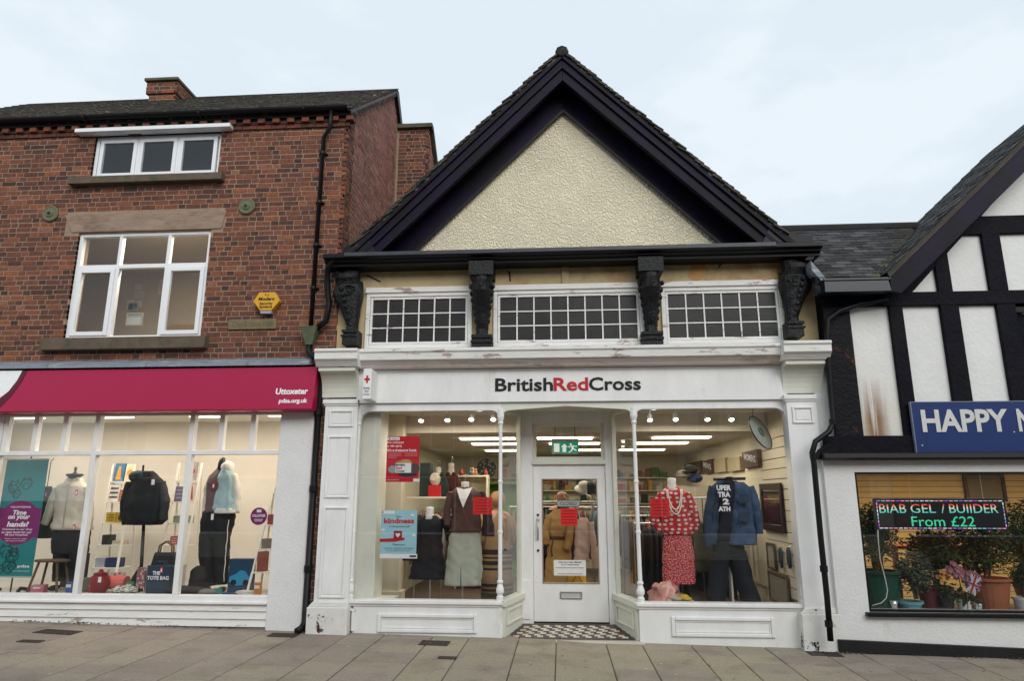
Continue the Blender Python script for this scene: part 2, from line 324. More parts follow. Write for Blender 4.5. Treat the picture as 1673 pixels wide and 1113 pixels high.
def cover(px, py, wx, wy, label, cat, n=6, grate=False, rot=0):
    x, y = ground_pt(px, py); r = thing('drain_grate' if grate else 'utility_cover', (x, y, gz(x)), label, cat)
    M = Matrix.Translation((x, y, gz(x)+.004)) @ Matrix.Rotation(.019, 4, 'Y') @ Matrix.Rotation(rot, 4, 'Z')
    m = MB()
    t = .018
    m.box(-wx/2, wx/2, -wy/2, -wy/2+t, -.01, .004); m.box(-wx/2, wx/2, wy/2-t, wy/2, -.01, .004); m.box(-wx/2, -wx/2+t, -wy/2+t, wy/2-t, -.01, .004); m.box(wx/2-t, wx/2, -wy/2+t, wy/2-t, -.01, .004)
    m.xf(M); m.obj('frame', IRON, r)
    m = MB(); m.box(-wx/2+t, wx/2-t, -wy/2+t, wy/2-t, -.012, -.003 if grate else 0)
    m.xf(M); m.obj('plate', BLACK if grate else IRON, r)
    if grate:
        for i in range(n):
            u = -wx/2+t + (wx-2*t)*(i+.5)/n; m = MB(); m.box(u-.012, u+.012, -wy/2+t, wy/2-t, -.003, .004); m.xf(M); m.obj('bar', IRON, r)
    else:
        for i in range(n):
            for j in range(max(2, int(n*wy/wx))):
                u = -wx/2+t+(wx-2*t)*(i+.5)/n; q = int(max(2, int(n*wy/wx))); v = -wy/2+t+(wy-2*t)*(j+.5)/q
                m = MB(); m.box(u-.014, u+.014, v-.014, v+.014, 0, .0035); m.xf(M); m.obj('stud', IRON, r)
cover(94, 1034, .5, .22, 'larger rusty studded cover set in paving before the raspberry-signed shop', 'cover', 8, rot=-.1)
cover(50, 1049, .26, .11, 'small dark cover in paving before the raspberry-signed shop', 'cover', 4)
cover(710, 1052, .34, .24, 'square rusty studded cover in paving below the white panelled stall riser', 'cover', 6)
cover(731, 1076, .2, .1, 'small dark plate beside the square rusty cover in paving', 'cover', 4)
cover(463, 1039, .34, .2, 'drain grate at foot of the pipe beside the white rendered pillar', 'drain', 8, True)
cover(1347, 1070, .36, .22, 'drain grate at foot of the black pipe by the salon wall', 'drain', 8, True)

# ================================================================== brick engine
def bricks(parent, P, u0, u1, z0, z1, holes, mat_, seed, nind=300, top=None, course=.075, depth=.05, pitch=.225, bias=0.):
    r = random.Random(seed); L_ = []
    row = 0; z = z0
    while z < z1-.03:
        h = course - .01; u = u0 - (.17 if row % 2 else 0) - r.uniform(0, .05); k = row
        while u < u1:
            wd = (pitch - .01) if k % 2 == 0 else (pitch/2 - .005); k += 1
            if r.random() < .12: k += 1
            a, b = max(u, u0), min(u+wd, u1); u += wd + .01
            segs = [(a, b)]
            for (ha, hb, hz0, hz1) in holes:
                if z+h > hz0+.01 and z < hz1-.01:
                    ns = []
                    for (p, q) in segs:
                        if q <= ha or p >= hb: ns.append((p, q)); continue
                        if p < ha-.02: ns.append((p, ha))
                        if q > hb+.02: ns.append((hb, q))
                    segs = ns
            for (p, q) in segs:
                if q-p < .025: continue
                zz = z + h
                if top and zz > top((p+q)/2): continue
                v = r.betavariate(2.2, 2.0)
                if wd < .15 and r.random() < .4: v *= .35
                L_.append((p, q, z + r.uniform(-.002, .002), h, min(1, max(0, v+bias)), r.uniform(.002, .007)))
        z += course; row += 1
    cam_p = Vector((0, 0, EYE))
    L_.sort(key=lambda t: (P((t[0]+t[1])/2, 0, t[2]) - cam_p).length)
    cache = {}; J = MB()
    for i, (p, q, z, h, v, pr) in enumerate(L_):
        jit = [r.uniform(-.003, .003) for _ in range(4)]
        def mk(mb, pp, qq, zz, hh):
            e = .004
            A = [(pp, zz), (qq, zz), (qq, zz+hh), (pp, zz+hh)]; B = [(pp+e, zz+e), (qq-e, zz+e), (qq-e, zz+hh-e), (pp+e, zz+hh-e)]
            return A, B
        A, B = mk(None, p, q, z+jit[0]*.4, h+jit[1]*.5)
        fs = [(0,1,5,4),(1,2,6,5),(2,3,7,6),(3,0,4,7),(4,5,9,8),(5,6,10,9),(6,7,11,10),(7,4,8,11),(8,9,10,11)]
        if i < nind:
            key = (round(q-p, 2), int(v*7), round(pr*500))
            c = P((p+q)/2, 0, z+h/2)
            if key not in cache:
                o0 = MB(); o0.cur = v; w2 = (q-p)/2
                pts = [P((p+q)/2+a, d, z+h/2+b) - c for d, S in ((-depth, 0), (pr-.004, 0), (pr, .004)) for a, b in ((-w2+S, -h/2+S), (w2-S, -h/2+S), (w2-S, h/2-S), (-w2+S, h/2-S))]
                o0.add(pts, fs); cache[key] = o0.mesh('brick', mat_)
            inst('brick', cache[key], c, parent)
        else:
            J.cur = v
            J.add([P(a, -depth, b) for a, b in A] + [P(a, pr-.004, b) for a, b in A] + [P(a, pr, b) for a, b in B], fs)
    if J.v: stuff(J.obj('brickwork', mat_, parent))

# ================================================================== LEFT BUILDING
LB = thing('brick_building', (-6.3, 9.0, gz(-6.3)), 'red brick building with white casement windows above a raspberry shop sign', 'building')
CX = -3.06   # front corner
YB = 9.0
uw = (F(147,290)[0], F(362,222)[0], F(250,290)[1], F(250,219)[1])        # upper window opening
lw = (F(103,553)[0], F(345,380)[0], F(225,553)[1], F(225,378)[1])
lint = (F(107,351)[0]+.03, F(371,343)[0]-.03, FZ(240,377), FZ(240,348))
sign_top = FZ(300, 603)
m = MB(); T = .25      # mortar core built round the openings
def wall_with_holes(m, x0, x1, z0, z1, y0, y1, holes):
    zs = sorted({z0, z1, *[h[2] for h in holes], *[h[3] for h in holes]}); 
    for za, zb in zip(zs[:-1], zs[1:]):
        cuts = sorted([(h[0], h[1]) for h in holes if h[2] < zb-1e-4 and h[3] > za+1e-4]); x = x0
        for a, b in cuts: m.box(x, a, y0, y1, za, zb); x = b
        m.box(x, x1, y0, y1, za, zb)
wall_with_holes(m, -10.4, CX-.012, sign_top-.05, 7.36, YB, YB+T, [uw, lw])
m.box(-3.33, CX-.012, YB, YB+T, gz(-3.2)-.05, sign_top-.05)
fw_ = m.obj('wall', MORTAR, LB)
Ptop = lambda u, d, z: Vector((u, YB-d, z))
bricks(fw_, Ptop, -10.3, CX-.002, sign_top, 7.16, [(uw[0],uw[1],uw[2]-.1,uw[3]+.1), lw, (lint[0],lint[1],lint[2],lint[3])], BRICKM, 5, nind=200)
bricks(fw_, Ptop, -3.33, CX-.002, gz(-3.2), sign_top, [], BRICKM, 6, nind=30)
# dentil course and string course under the gutter
for (z0, z1, pr) in ((7.165, 7.225, .03),):
    x = -10.3; r = random.Random(8)
    while x < CX+.02:
        m = MB(); m.cur = r.uniform(.2, .7); m.box(x, min(x+.215, CX+.02), YB-pr, YB+.05, z0+r.uniform(-.003,.003), z1); m.obj('string_brick', BRICKM, fw_); x += .225
x = -10.25; i = 0; r = random.Random(9)
while x < CX:
    m = MB(); m.cur = r.uniform(.45, .95) if i % 2 == 0 else r.uniform(.05, .35)
    m.box(x, x+.105, YB-(.085 if i % 2 == 0 else .035), YB+.05, 7.237, 7.3); m.obj('dentil_brick', BRICKM, fw_); x += .112; i += 1
# side (gable end) wall seen over the neighbour's roof
RS, RY0 = .77, 8.99   # roof pitch
rooftop = lambda y: 7.46 + (y-9.0)*RS if y < 11.5 else 7.46+2.5*RS
m = MB(); m.xprism([(YB+T,3.0),(11.9,3.0),(11.9,9.2),(11.5,9.33),(YB+T,7.46+T*RS-.05)], -3.4, CX-.012); sw = m.obj('side_wall', MORTAR, LB)
Pside = lambda u, d, z: Vector((CX-.012+d, u, z))
bricks(sw, Pside, YB, 9.32, 4.6, 9.4, [], BRICKM, 11, nind=20, top=rooftop, bias=-.15)
bricks(sw, Pside, 9.325, 11.8, 4.9, 9.4, [], BRICKS, 12, nind=50, top=rooftop)
# verge board and its dark back edge
m = MB(); m.xprism([(8.86,7.36),(11.55,9.42),(11.55,9.36),(8.95,7.36)], CX+.0, CX+.05); m.obj('verge_board', mat('aged_verge', (.12,.09,.09), .8, var=.3), LB)
m = MB(); m.xprism([(11.5,9.42),(11.62,9.42),(12.3,8.6),(12.2,8.55),(11.5,9.3)], CX-.02, CX+.06); m.obj('rear_verge', BLACK, LB)
# rear wing
RW = thing('rear_wing', (-2.75, 11.9, 4), 'brick wing rising behind the dark gable roof and the brick gable end', 'building')
m = MB(); m.xprism([(11.92,4),(14.5,4),(14.5,6.6),(11.92,8.78)], -3.4, -2.455); wv = m.obj('wall', MORTAR, RW)
bricks(wv, lambda u, d, z: Vector((u, 11.92-d, z)), CX+.02, -2.44, 6.6, 8.78, [], BRICKM, 21, nind=200, bias=-.1)
bricks(wv, lambda u, d, z: Vector((-2.455+d, u, z)), 11.92, 12.9, 6.8, 8.8, [], BRICKS, 22, nind=90, top=lambda y: 8.78-(y-11.92)*.845)
m = MB(); m.xprism([(11.84,8.8),(11.84,8.88),(12.0,8.88),(14.55,6.72),(14.55,6.62),(12.0,8.77)], -3.4, -2.38); m.obj('coping', SILLSTONE, RW)
# roof
roof = MB(); roof.xprism([(8.9,7.36),(11.55,9.40),(14.3,7.3),(14.3,7.2),(11.55,9.3),(8.95,7.3)], -10.4, CX+.045); roof = roof.obj('roof', TILE, LB)
th = math.atan(RS); r = random.Random(10); cache = []
for v in range(6):
    q = MB(); q.cur = (v+.5)/6; q.box(-.083, .083, 0, .26, 0, .014); q.jitter(.004, sc=30); cache.append(q.mesh('roof_tile', TILE))
J = MB()
for row in range(33):
    for c in range(44):
        x = CX+.06-.083-c*.168-(.084 if row % 2 else 0); y = 8.86+row*.1*cos(th); z = 7.335+(y-8.86)*RS+.05
        rot = (th-.06+r.uniform(-.015,.015), r.uniform(-.02,.02), r.uniform(-.02,.02))
        if row < 6 and c < 40: inst('roof_tile', r.choice(cache), (x, y, z), roof, rot)
        elif c < 44:
            J.cur = r.random(); s0 = len(J.v); J.box(-.083, .083, 0, .26, 0, .014)
            J.xf(Matrix.Translation((x,y,z)) @ Matrix.Rotation(th-.06,4,'X'), s0)
stuff(J.obj('tile_rows', TILE, roof))
J = MB()
for i in range(380):
    x = r.uniform(-9.5, CX); t = r.random()*2.9; y = 8.9+t*cos(th); z = 7.335+(y-8.86)*RS+.058
    s = r.uniform(.008,.028)*(1.3 if -8.5<x<-6.6 else 1); J.ball((x,y,z), s, 6, 4, (1.3,1.2,.6))
stuff(J.obj('moss', MOSS, roof))
def gutter(m, x0, x1, Yb, z, r=.06):
    pr = [(Yb, z)] + [(Yb-r + r*cos(a), z - r*sin(a)) for a in [pi*k/8 for k in range(1, 8)]] + [(Yb-2*r, z), (Yb-2*r+.008, z), ] + [(Yb-r + (r-.008)*cos(a), z - (r-.008)*sin(a)) for a in [pi*k/8 for k in range(7, 0, -1)]] + [(Yb-.008, z)]
    return m.xprism(pr, x0, x1)
m = MB(); gutter(m, -10.4, CX+.02, YB-.09, 7.41, .06)
for x in (-8.9, -7.1, -5.3, -3.7): m.xprism([(8.78,7.415),(8.92,7.415),(8.92,7.33),(8.85,7.335),(8.78,7.36)], x, x+.03)
m.obj('gutter', BLACK, LB)
m = MB(); m.box(-10.4, CX+.01, YB-.09, YB-.003, 7.305, 7.40); m.obj('eaves_board', BLACK, LB)
# chimney on the roof
CH = thing('chimney_stack', (-7.2, 11.3, 8.6), 'brick chimney stack with stone slab on the brick building roof', 'chimney')
x0, x1 = FX(243,160,11), FX(286,160,11); zt = FZ(260,131,11)
m = MB(); m.box(x0, x1, 11.0, 11.75, 8.4, zt-.06); m.box(x0-.04, x1+.04, 10.96, 11.79, zt-.3, zt-.062); sk = m.obj('stack', MORTAR, CH)
bricks(sk, lambda u,d,z: Vector((u,11.0-d,z)), x0, x1, 8.7, zt-.3, [], BRICKM, 31, nind=60)
bricks(sk, lambda u,d,z: Vector((u,10.96-d,z)), x0-.045, x1+.045, zt-.3, zt-.06, [], BRICKM, 32, nind=60)
bricks(sk, lambda u,d,z: Vector((x1+d,u,z)), 11.0, 11.75, 8.7, zt-.3, [], BRICKM, 33, nind=60)
bricks(sk, lambda u,d,z: Vector((x1+.04+d,u,z)), 10.96, 11.79, zt-.3, zt-.06, [], BRICKM, 34, nind=60)
m = MB(); m.box(x0-.07, x1+.07, 10.9, 11.85, zt-.06, zt); m.obj('slab', SILLSTONE, CH, bevel=.01)

# ---- windows of the brick building
ROOMW = mat('room_wall_cream', (.62,.55,.42), .9, var=.05); DARKROOM = mat('dim_room', (.16,.17,.18), .9)
def room(parent, x0, x1, y0, y1, z0, z1, wm, fm=None, name='interior'):
    t = .05
    for nm, b, mm in (('back_wall',(x0,x1,y1,y1+t,z0,z1),wm),('side_wall',(x0-t,x0,y0,y1,z0,z1),wm),('side_wall',(x1,x1+t,y0,y1,z0,z1),wm),('floor',(x0-t,x1+t,y0,y1,z0-t,z0),fm or wm),('ceiling',(x0-t,x1+t,y0,y1,z1,z1+t),wm)):
        q = MB(); q.box(*b); q.obj('interior_'+nm, mm, parent)
# upper: three casements
x0, x1, z0, z1 = uw
W1 = MB(); W1.frame(x0, x1, z0, z1, .05, YB+.04, YB+.11); n3 = (x1-x0-.1)/3
for i in (1, 2): W1.box(x0+.05+n3*i-.02, x0+.05+n3*i+.02, YB+.04, YB+.11, z0+.05, z1-.05)
W1 = W1.obj('upper_window', WHITE_CLEAN, LB, bevel=.004)
for i in range(3):
    a, b = x0+.05+n3*i+.022, x0+.05+n3*(i+1)-.022
    m = MB(); m.frame(a, b, z0+.055, z1-.055, .055, YB+.028, YB+.075); m.obj('casement', WHITE_CLEAN, W1, bevel=.004)
    m = MB(); m.box(a+.055, b-.055, YB+.05, YB+.056, z0+.11, z1-.11); m.obj('pane', GLASS_UP, W1)
m = MB(); m.box(FX(133,215), FX(383,207), YB-.14, YB+.1, z1+.0, z1+.06); m.obj('window_head', WHITE_CLEAN, LB, bevel=.004)
m = MB(); m.box(FX(119,300), FX(367,300), YB-.12, YB+.05, FZ(240,304)+.02, z0-.002); m.obj('window_sill', SILLSTONE, LB, bevel=.008)
room(W1, x0-.1, x1+.1, YB+.27, YB+.6, z0-.3, z1+.08, mat('grey_blind', (.11,.125,.15), .9, var=.04))
# lower: three over three
x0, x1, z0, z1 = lw
zt_ = FZ(230, 433)
a1, a2 = FX(190,430), FX(270,430)
W2 = MB(); W2.frame(x0, x1, z0, z1, .055, YB+.04, YB+.11)
for a in (a1, a2): W2.box(a-.025, a+.025, YB+.04, YB+.11, z0+.055, z1-.055)
for p, q in ((x0+.055,a1-.025),(a1+.025,a2-.025),(a2+.025,x1-.055)): W2.box(p, q, YB+.04, YB+.11, zt_-.03, zt_+.03)
W2 = W2.obj('lower_window', WHITE_CLEAN, LB, bevel=.004)
for i, (p, q) in enumerate(((x0+.055,a1-.025),(a1+.025,a2-.025),(a2+.025,x1-.055))):
    if i != 1: m = MB(); m.frame(p+.002, q-.002, z0+.057, zt_-.032, .06, YB+.022, YB+.075); m.obj('casement', WHITE_CLEAN, W2, bevel=.004)
    e = .06 if i != 1 else .01
    m = MB(); m.box(p+e, q-e, YB+.055, YB+.061, z0+.055+e, zt_-.03-e); m.obj('pane', GLASS_UP, W2)
    m = MB(); m.box(p+.006, q-.006, YB+.055, YB+.061, zt_+.036, z1-.061); m.obj('pane', GLASS_UP, W2)
m = MB(); m.prism([(F(107,351)[0], lint[3]), (F(371,343)[0], lint[3]), (F(362,372)[0], lint[2]), (F(118,380)[0], lint[2])], YB-.015, YB+.12); m.obj('lintel', STONE, LB, bevel=.006)
m = MB(); m.box(FX(74,567), FX(341,562), YB-.12, YB+.06, FZ(200,573)-.0, z0-.002); m.obj('window_sill', SILLSTONE, LB, bevel=.008)
room(W2, x0-1.9, x1+.3, YB+.27, YB+2.2, z0-.4, z1+.12, mat('office_wall', (.42,.34,.24), .9, var=.05))
# a strip light, noticeboard, sheets and a box seen through it
OL = thing('ceiling_strip_light', (-5.6, 9.35, z1+.06), 'warm strip light inside the first floor window of the brick building', 'light')
m = MB(); m.box(-6.4, -5.3, 9.3, 9.4, z1+.07, z1+.11); m.obj('tube', emit('warm_tube', (1,.78,.5), 3), OL)
ld = bpy.data.lights.new('strip', 'AREA'); ld.shape = 'RECTANGLE'; ld.size = 1.1; ld.size_y = .1; ld.energy = 30; ld.color = (1,.84,.62); lo = bpy.data.objects.new('strip_lamp', ld); COL.objects.link(lo); place(lo, (-5.85,9.35,z1+.06), OL)
r = random.Random(4)
for i in range(9):
    px, py = r.uniform(195, 262), r.uniform(455, 520); X, Z = F(px, py, 10.9); w_, h_ = r.uniform(.1,.2), r.uniform(.1,.18)
    m = MB(); m.box(X-w_/2, X+w_/2, 11.18, 11.19, Z-h_/2, Z+h_/2)
    tag(m.obj('paper_sheet', plain('paper%d' % i, r.choice([(.6,.55,.45),(.3,.4,.45),(.55,.5,.4),(.15,.25,.25),(.5,.42,.3)]))), 'small paper sheet pinned up inside the first floor window', 'paper', 'papers inside the first floor window')
X, Z = F(218, 530, 9.6); m = MB(); m.frame(X-.13, X+.13, Z-.02, Z+.18, .02, 9.6, 9.62); b_ = thing('picture_frame', (X, 9.6, Z-.02), 'small framed picture propped low inside the first floor window', 'picture'); m.obj('frame', plain('frame_tan', (.3,.25,.17)), b_); m = MB(); m.box(X-.11, X+.11, 9.61, 9.62, Z, Z+.16); m.obj('print', plain('print_grey', (.35,.36,.33)), b_)
# pattress plates
for px, py, l in ((84,350,'by the left of the stone lintel'),(404,338,'by the alarm side of the stone lintel')):
    X, Z = F(px, py); p_ = thing('wall_plate', (X, YB-.04, Z), 'round green iron tie plate on brickwork ' + ('beyond the lintel end away from the drainpipe' if px < 200 else 'between the stone lintel and the drainpipe'), 'tie plate')
    G_ = MATS.get('plate_green') or mat('plate_green', (.13,.14,.085), .7, var=.2, scale=30, bump=.3)
    m = MB(); m.lathe(0,0,[(.12,0),(.125,.012),(.11,.024),(.095,.018),(.06,.02),(.05,.034),(.012,.036)], 24); m.xf(Matrix.Translation((X,YB-.012,Z)) @ Matrix.Rotation(pi/2,4,'X')); m.obj('disc', G_, p_, smooth=False)
    m = MB(); m.lathe(0,0,[(.02,.03),(.02,.055),(.008,.06)], 6); m.xf(Matrix.Translation((X,YB-.012,Z)) @ Matrix.Rotation(pi/2,4,'X')); m.obj('bolt', IRON, p_)
# alarm box
X0, Z1 = F(414, 478, 8.9); X1, Z0 = F(456, 511, 8.9); xc = (X0+X1)/2; zc = (Z0+Z1)/2
AL = thing('alarm_box', (xc, 8.95, Z0), 'yellow hexagonal burglar alarm box on the brick wall', 'alarm box')
w2, h2 = (X1-X0)/2*.95, (Z1-Z0)/2
m = MB(); hexp = [(xc-w2,zc+.02),(xc-w2*.6,zc+h2),(xc+w2*.6,zc+h2),(xc+w2,zc+.02),(xc+w2*.45,zc-h2*.75),(xc-w2*.45,zc-h2*.75)]; m.prism(hexp, 8.9, 8.985); m.obj('case', mat('alarm_yellow', (.68,.36,.03), .4, var=.08, scale=10), AL, bevel=.006)
m = MB(); m.prism([(xc-w2*.45,zc-h2*.77),(xc+w2*.45,zc-h2*.77),(xc+w2*.4,zc-h2*1.02),(xc-w2*.4,zc-h2*1.02)], 8.91, 8.98); m.obj('strobe', plain('strobe_grey', (.35,.36,.4), .3), AL)
text('S.J', xc-.03, xc+.03, zc+h2*.62, zc+h2*.85, 8.897, KTXT, AL, bold=.0)
text('Modern', xc-w2*.62, xc+w2*.62, zc+h2*.2, zc+h2*.52, 8.897, KTXT, AL, bold=.03, shear=.2)
text('Security\nSystems', xc-w2*.5, xc+w2*.5, zc-h2*.6, zc+h2*.05, 8.897, KTXT, AL, bold=.02)
# stone name plaque
X0, Z1 = F(376, 523); X1, Z0 = F(452, 538); PQ = thing('stone_plaque', ((X0+X1)/2, 8.98, Z0), 'small weathered stone plaque with faint carved lettering below the alarm', 'plaque')
m = MB(); m.box(X0, X1, YB-.03, YB+.03, Z0, Z1); m.obj('slab', mat('plaque_stone', (.19,.155,.085), .9, var=.2, scale=10, bump=.4), PQ, bevel=.005)
text('Chas B Stone 1988', X0+.05, X1-.05, Z0+.03, Z1-.03, YB-.0315, plain('faded_carving', (.1,.085,.045)), PQ, depth=.001)
# downpipe with swan neck and hopper
def pipe(parent, pts, r=.031, name='downpipe', m_=None):
    q = MB(); q.tube(pts, r, 10); return q.obj(name, m_ or BLACK, parent, smooth=True)
pA = F(541,185,8.86); pB = F(541,208,8.86); pC = F(529,222,8.93); pD = F(508,535,8.93)
xp = pC[0]
dp = pipe(LB, [(pA[0],8.86,pA[1]+.1),(pA[0],8.86,pB[1]),(xp,8.93,pC[1]-.02),(xp,8.93,pD[1])])
for py in (250, 330, 400, 470):
    z = FZ(520, py, 8.93); q = MB(); q.lathe(xp, 8.93, [(.034,z-.02),(.039,z-.02),(.039,z+.02),(.034,z+.02)], 12); q.box(xp-.06, xp+.06, 8.95, 9.0, z-.01, z+.01); q.obj('pipe_bracket', BLACK, LB)
# hopper
X, Z = F(507, 535, 8.9); hp = thing('rainwater_hopper', (X, 8.9, Z-.25), 'green tapered rainwater hopper where two pipes meet beside the white cornice', 'hopper')
m = MB(); m.loft([[(X+a*w_, 8.91+b*w_*.8, zz) for a, b in ((-1,-1),(1,-1),(1,1),(-1,1))] for w_, zz in ((.05,Z-.25),(.06,Z-.2),(.115,Z-.02),(.125,Z),(.11,Z),(.1,Z-.03))]); m.obj('bowl', mat('hopper_green', (.1,.12,.07), .6, var=.25, scale=15), hp, bevel=.006)
m = MB(); m.tube([(X,8.91,Z-.24),(X,8.9,Z-.34),(X+.08,8.86,Z-.42),(X+.16,8.84,Z-.44)], .04, 10); m.obj('spout', BLACK, hp, smooth=True)
m = MB(); q = F(548,425,8.8); m.tube([(q[0]+.02,8.7,q[1]+.02),(q[0]-.1,8.8,q[1]-.12),(q[0]-.12,8.86,q[1]-.3),(X+.25,8.88,Z+.3),(X+.22,8.88,Z+.08),(X+.08,8.9,Z-.02)], .042, 10); m.obj('feed_pipe', BLACK, hp, smooth=True)
# lower pipe between the shops
xq = FX(517, 700, 8.9); pipe(LB, [(xq+.0,8.93,3.5),(xq,8.93,gz(xq)+.12),(xq-.02,8.88,gz(xq)+.05),(xq-.05,8.8,gz(xq)+.03)], .042)
for z in (.9, 1.9, 2.9): q = MB(); q.lathe(xq, 8.93, [(.05,z-.04),(.055,z-.04),(.055,z+.04),(.05,z+.04)], 12); q.obj('pipe_bracket', BLACK, LB)
# lead flashing and raspberry sign box
zl = FZ(300, 592)
r = random.Random(2); x = -10.4
while x < -3.36:
    x2 = min(x+r.uniform(1.4, 1.7), -3.34); m = MB(); m.xprism([(9.0,zl+.03),(8.98,zl+.03),(8.8,zl-.05),(8.79,zl-.1),(8.8,zl-.1),(9.0,zl-.06)], x, x2-.004); m.box(x2-.035, x2-.005, 8.788, 8.8, zl-.1, zl-.04); m.obj('lead_flashing', LEAD, LB); x = x2
SB = thing('shop_fascia_sign', (-5.8, 8.75, FZ(300,670,8.72)), 'sloping raspberry fascia sign with white swoosh over the pet charity window', 'shop sign')
yt, yb = 8.82, 8.70; zt_, zb_ = FZ(300,602,8.8), FZ(300,670,8.7); xe = FX(513,640,8.75)
m = MB(); m.xprism([(yt,zt_),(yb,zb_),(yb+.01,zb_-.012),(8.97,zb_-.012),(8.97,zt_)], -9.0, xe); m.obj('panel', RASP, SB)
def on_sign(px, py):
    Y = 8.76
    for _ in range(3): X, Z = F(px, py, Y); Y = yb + (yt-yb)*(Z-zb_)/(zt_-zb_)
    return X, Z, Y
def sign_poly(pts, mm, nm, off=.004):
    q = MB(); P_ = [on_sign(*p) for p in pts]; n = len(P_)
    q.add([(a, c-off, b) for a, b, c in P_] + [(a, c-.0005, b) for a, b, c in P_], [list(range(n)), list(range(2*n-1,n-1,-1))] + [(i,n+i,n+(i+1)%n,(i+1)%n) for i in range(n)]); return q.obj(nm, mm, SB)
sign_poly([(-90,607),(37,606),(28,622),(14,640),(-2,652),(-90,672)], WTXT, 'white_swoosh')
sign_poly([(37,606),(45,606),(35,625),(18,648),(-2,668),(-20,671),(-2,654),(14,641),(28,623)], RASP_D, 'dark_swoosh', .006)
Msl = None
def sign_text(s, ax, ay, bx, by, bold):
    X0, Z0, Y0 = on_sign(ax, by); X1, Z1, Y1 = on_sign(bx, ay)
    sh = Matrix.Shear('XY', 4, (0, 0)); ang = math.atan2(Y1-Y0, Z1-Z0)
    M = Matrix.Translation((0, Y0, Z0)) @ Matrix.Rotation(-ang, 4, 'X') @ Matrix.Translation((0, 0, -Z0))
    text(s, X0, X1, Z0, Z1, -.004, WTXT, SB, bold=bold, depth=.003, M=M)
sign_text('Uttoxeter', 450, 634, 504, 645, .03); sign_text('pdsa.org.uk', 455, 651, 503, 661, .03)
# shop window joinery
PS = MB()
zb, zs1, zs0 = FZ(200,972), FZ(200,744), FZ(200,737); ztp = FZ(200,680)
xr_ = FX(437,972)+.02
PS.box(-10.3, xr_, YB-.03, YB+.1, zb-.07, zb); PS.box(-10.3, xr_, YB-.02, YB+.08, zs1, zs0); PS.box(-10.3, xr_, YB-.02, YB+.1, ztp, zb_+.05)
PS = PS.obj('shop_window', WHITE, LB, bevel=.005)
mull = [FX(p, 900) for p in (-30, 133, 294)]
for X in mull + [-8.9]: q = MB(); q.box(X-.035, X+.035, YB-.025, YB+.07, zb, ztp); q.obj('mullion', WHITE, PS, bevel=.006)
upm = [FX(p, 710) for p in (10, 58, 106, 362, 413)]
for X in upm: q = MB(); q.box(X-.035, X+.035, YB-.018, YB+.06, zs0, ztp); q.obj('transom_mullion', WHITE, PS, bevel=.005)
e = sorted(mull + [-8.9, xr_])
for a, b in zip(e[:-1], e[1:]): q = MB(); q.box(a+.02, b-.02, YB+.012, YB+.018, zb, zs1); q.obj('pane', GLASS, PS)
e = sorted(mull + upm + [-8.9, xr_])
for a, b in zip(e[:-1], e[1:]): q = MB(); q.box(a+.02, b-.02, YB+.012, YB+.018, zs0, ztp); q.obj('pane', GLASS, PS)
q = MB(); q.box(-10.3, xr_, YB-.06, YB+.05, zb-.1, zb-.068); q.obj('window_board', WHITE, PS, bevel=.006)
# stall riser planks
zz = zb-.1; hts = (.09, .095, .09)
for h in hts: q = MB(); q.xprism([(YB+.05,zz),(YB-.012,zz),(YB-.032,zz-h+.012),(YB-.032,zz-h+.006),(YB+.05,zz-h+.006)], -10.3, xr_); q.obj('plank', WHITE_PEEL, PS); zz -= h
q = MB(); q.box(-10.3, xr_, YB+.0, YB+.06, -.1, zz); q.obj('plinth', mat('mossy_plinth', (.42,.44,.36), .85, var=.15, scale=5, col2=(.05,.06,.03), c2lo=.6, c2hi=.68, bump=.4), PS)
q = MB(); q.box(xr_, FX(505,820,8.95), YB-.05, YB+.2, gz(-3.5)-.05, zb_+.02); q.jitter(.004, sc=8); q.obj('rendered_pillar', RENDER_W, LB, bevel=.01)
# display space
WARMW = mat('warm_cream_wall', (.76,.72,.64), .85, var=.05, scale=2)
room(LB, -9.6, -3.35, YB+.11, 10.75, zb-.03, ztp+.1, WARMW, mat('display_floor', (.5,.5,.47), .5, var=.1))
for X in (-8.0, -6.6, -5.2, -4.0):
    fl = thing('ceiling_lamp', (X, 9.75, ztp+.06), 'warm lamp on the ceiling of the pet charity window', 'lamp', 'ceiling lamps of the pet charity window')
    q = MB(); q.box(X-.25, X+.25, 9.7, 9.8, ztp+.06, ztp+.1); q.obj('diffuser', emit('warm_diffuser', (1,.92,.8), 2.5), fl)
    ld = bpy.data.lights.new('lamp', 'AREA'); ld.shape = 'RECTANGLE'; ld.size = .5; ld.size_y = .1; ld.energy = 13.5; ld.color = (1,.87,.7); lo = bpy.data.objects.new('lamp_light', ld); COL.objects.link(lo); place(lo, (X,9.75,ztp+.045), fl)

# trodden chewing gum and specks on the slabs
r = random.Random(91); J = MB()
for i in range(150):
    x, y = r.uniform(-8, 7), r.uniform(6.4, 8.8); s = r.uniform(.006, .018); n = 8; z = gz(x)+.0025
    J.cur = r.random(); J.add([(x+s*cos(2*pi*k/n)*r.uniform(.7,1.2), y+s*sin(2*pi*k/n)*r.uniform(.7,1.2), z) for k in range(n)], [list(range(n))])
stuff(J.obj('gum_spots', attr_ramp('gum', [(0,(.1,.085,.07)),(.75,(.14,.12,.1)),(.8,(.5,.47,.42)),(1,(.6,.57,.5))]), pav))

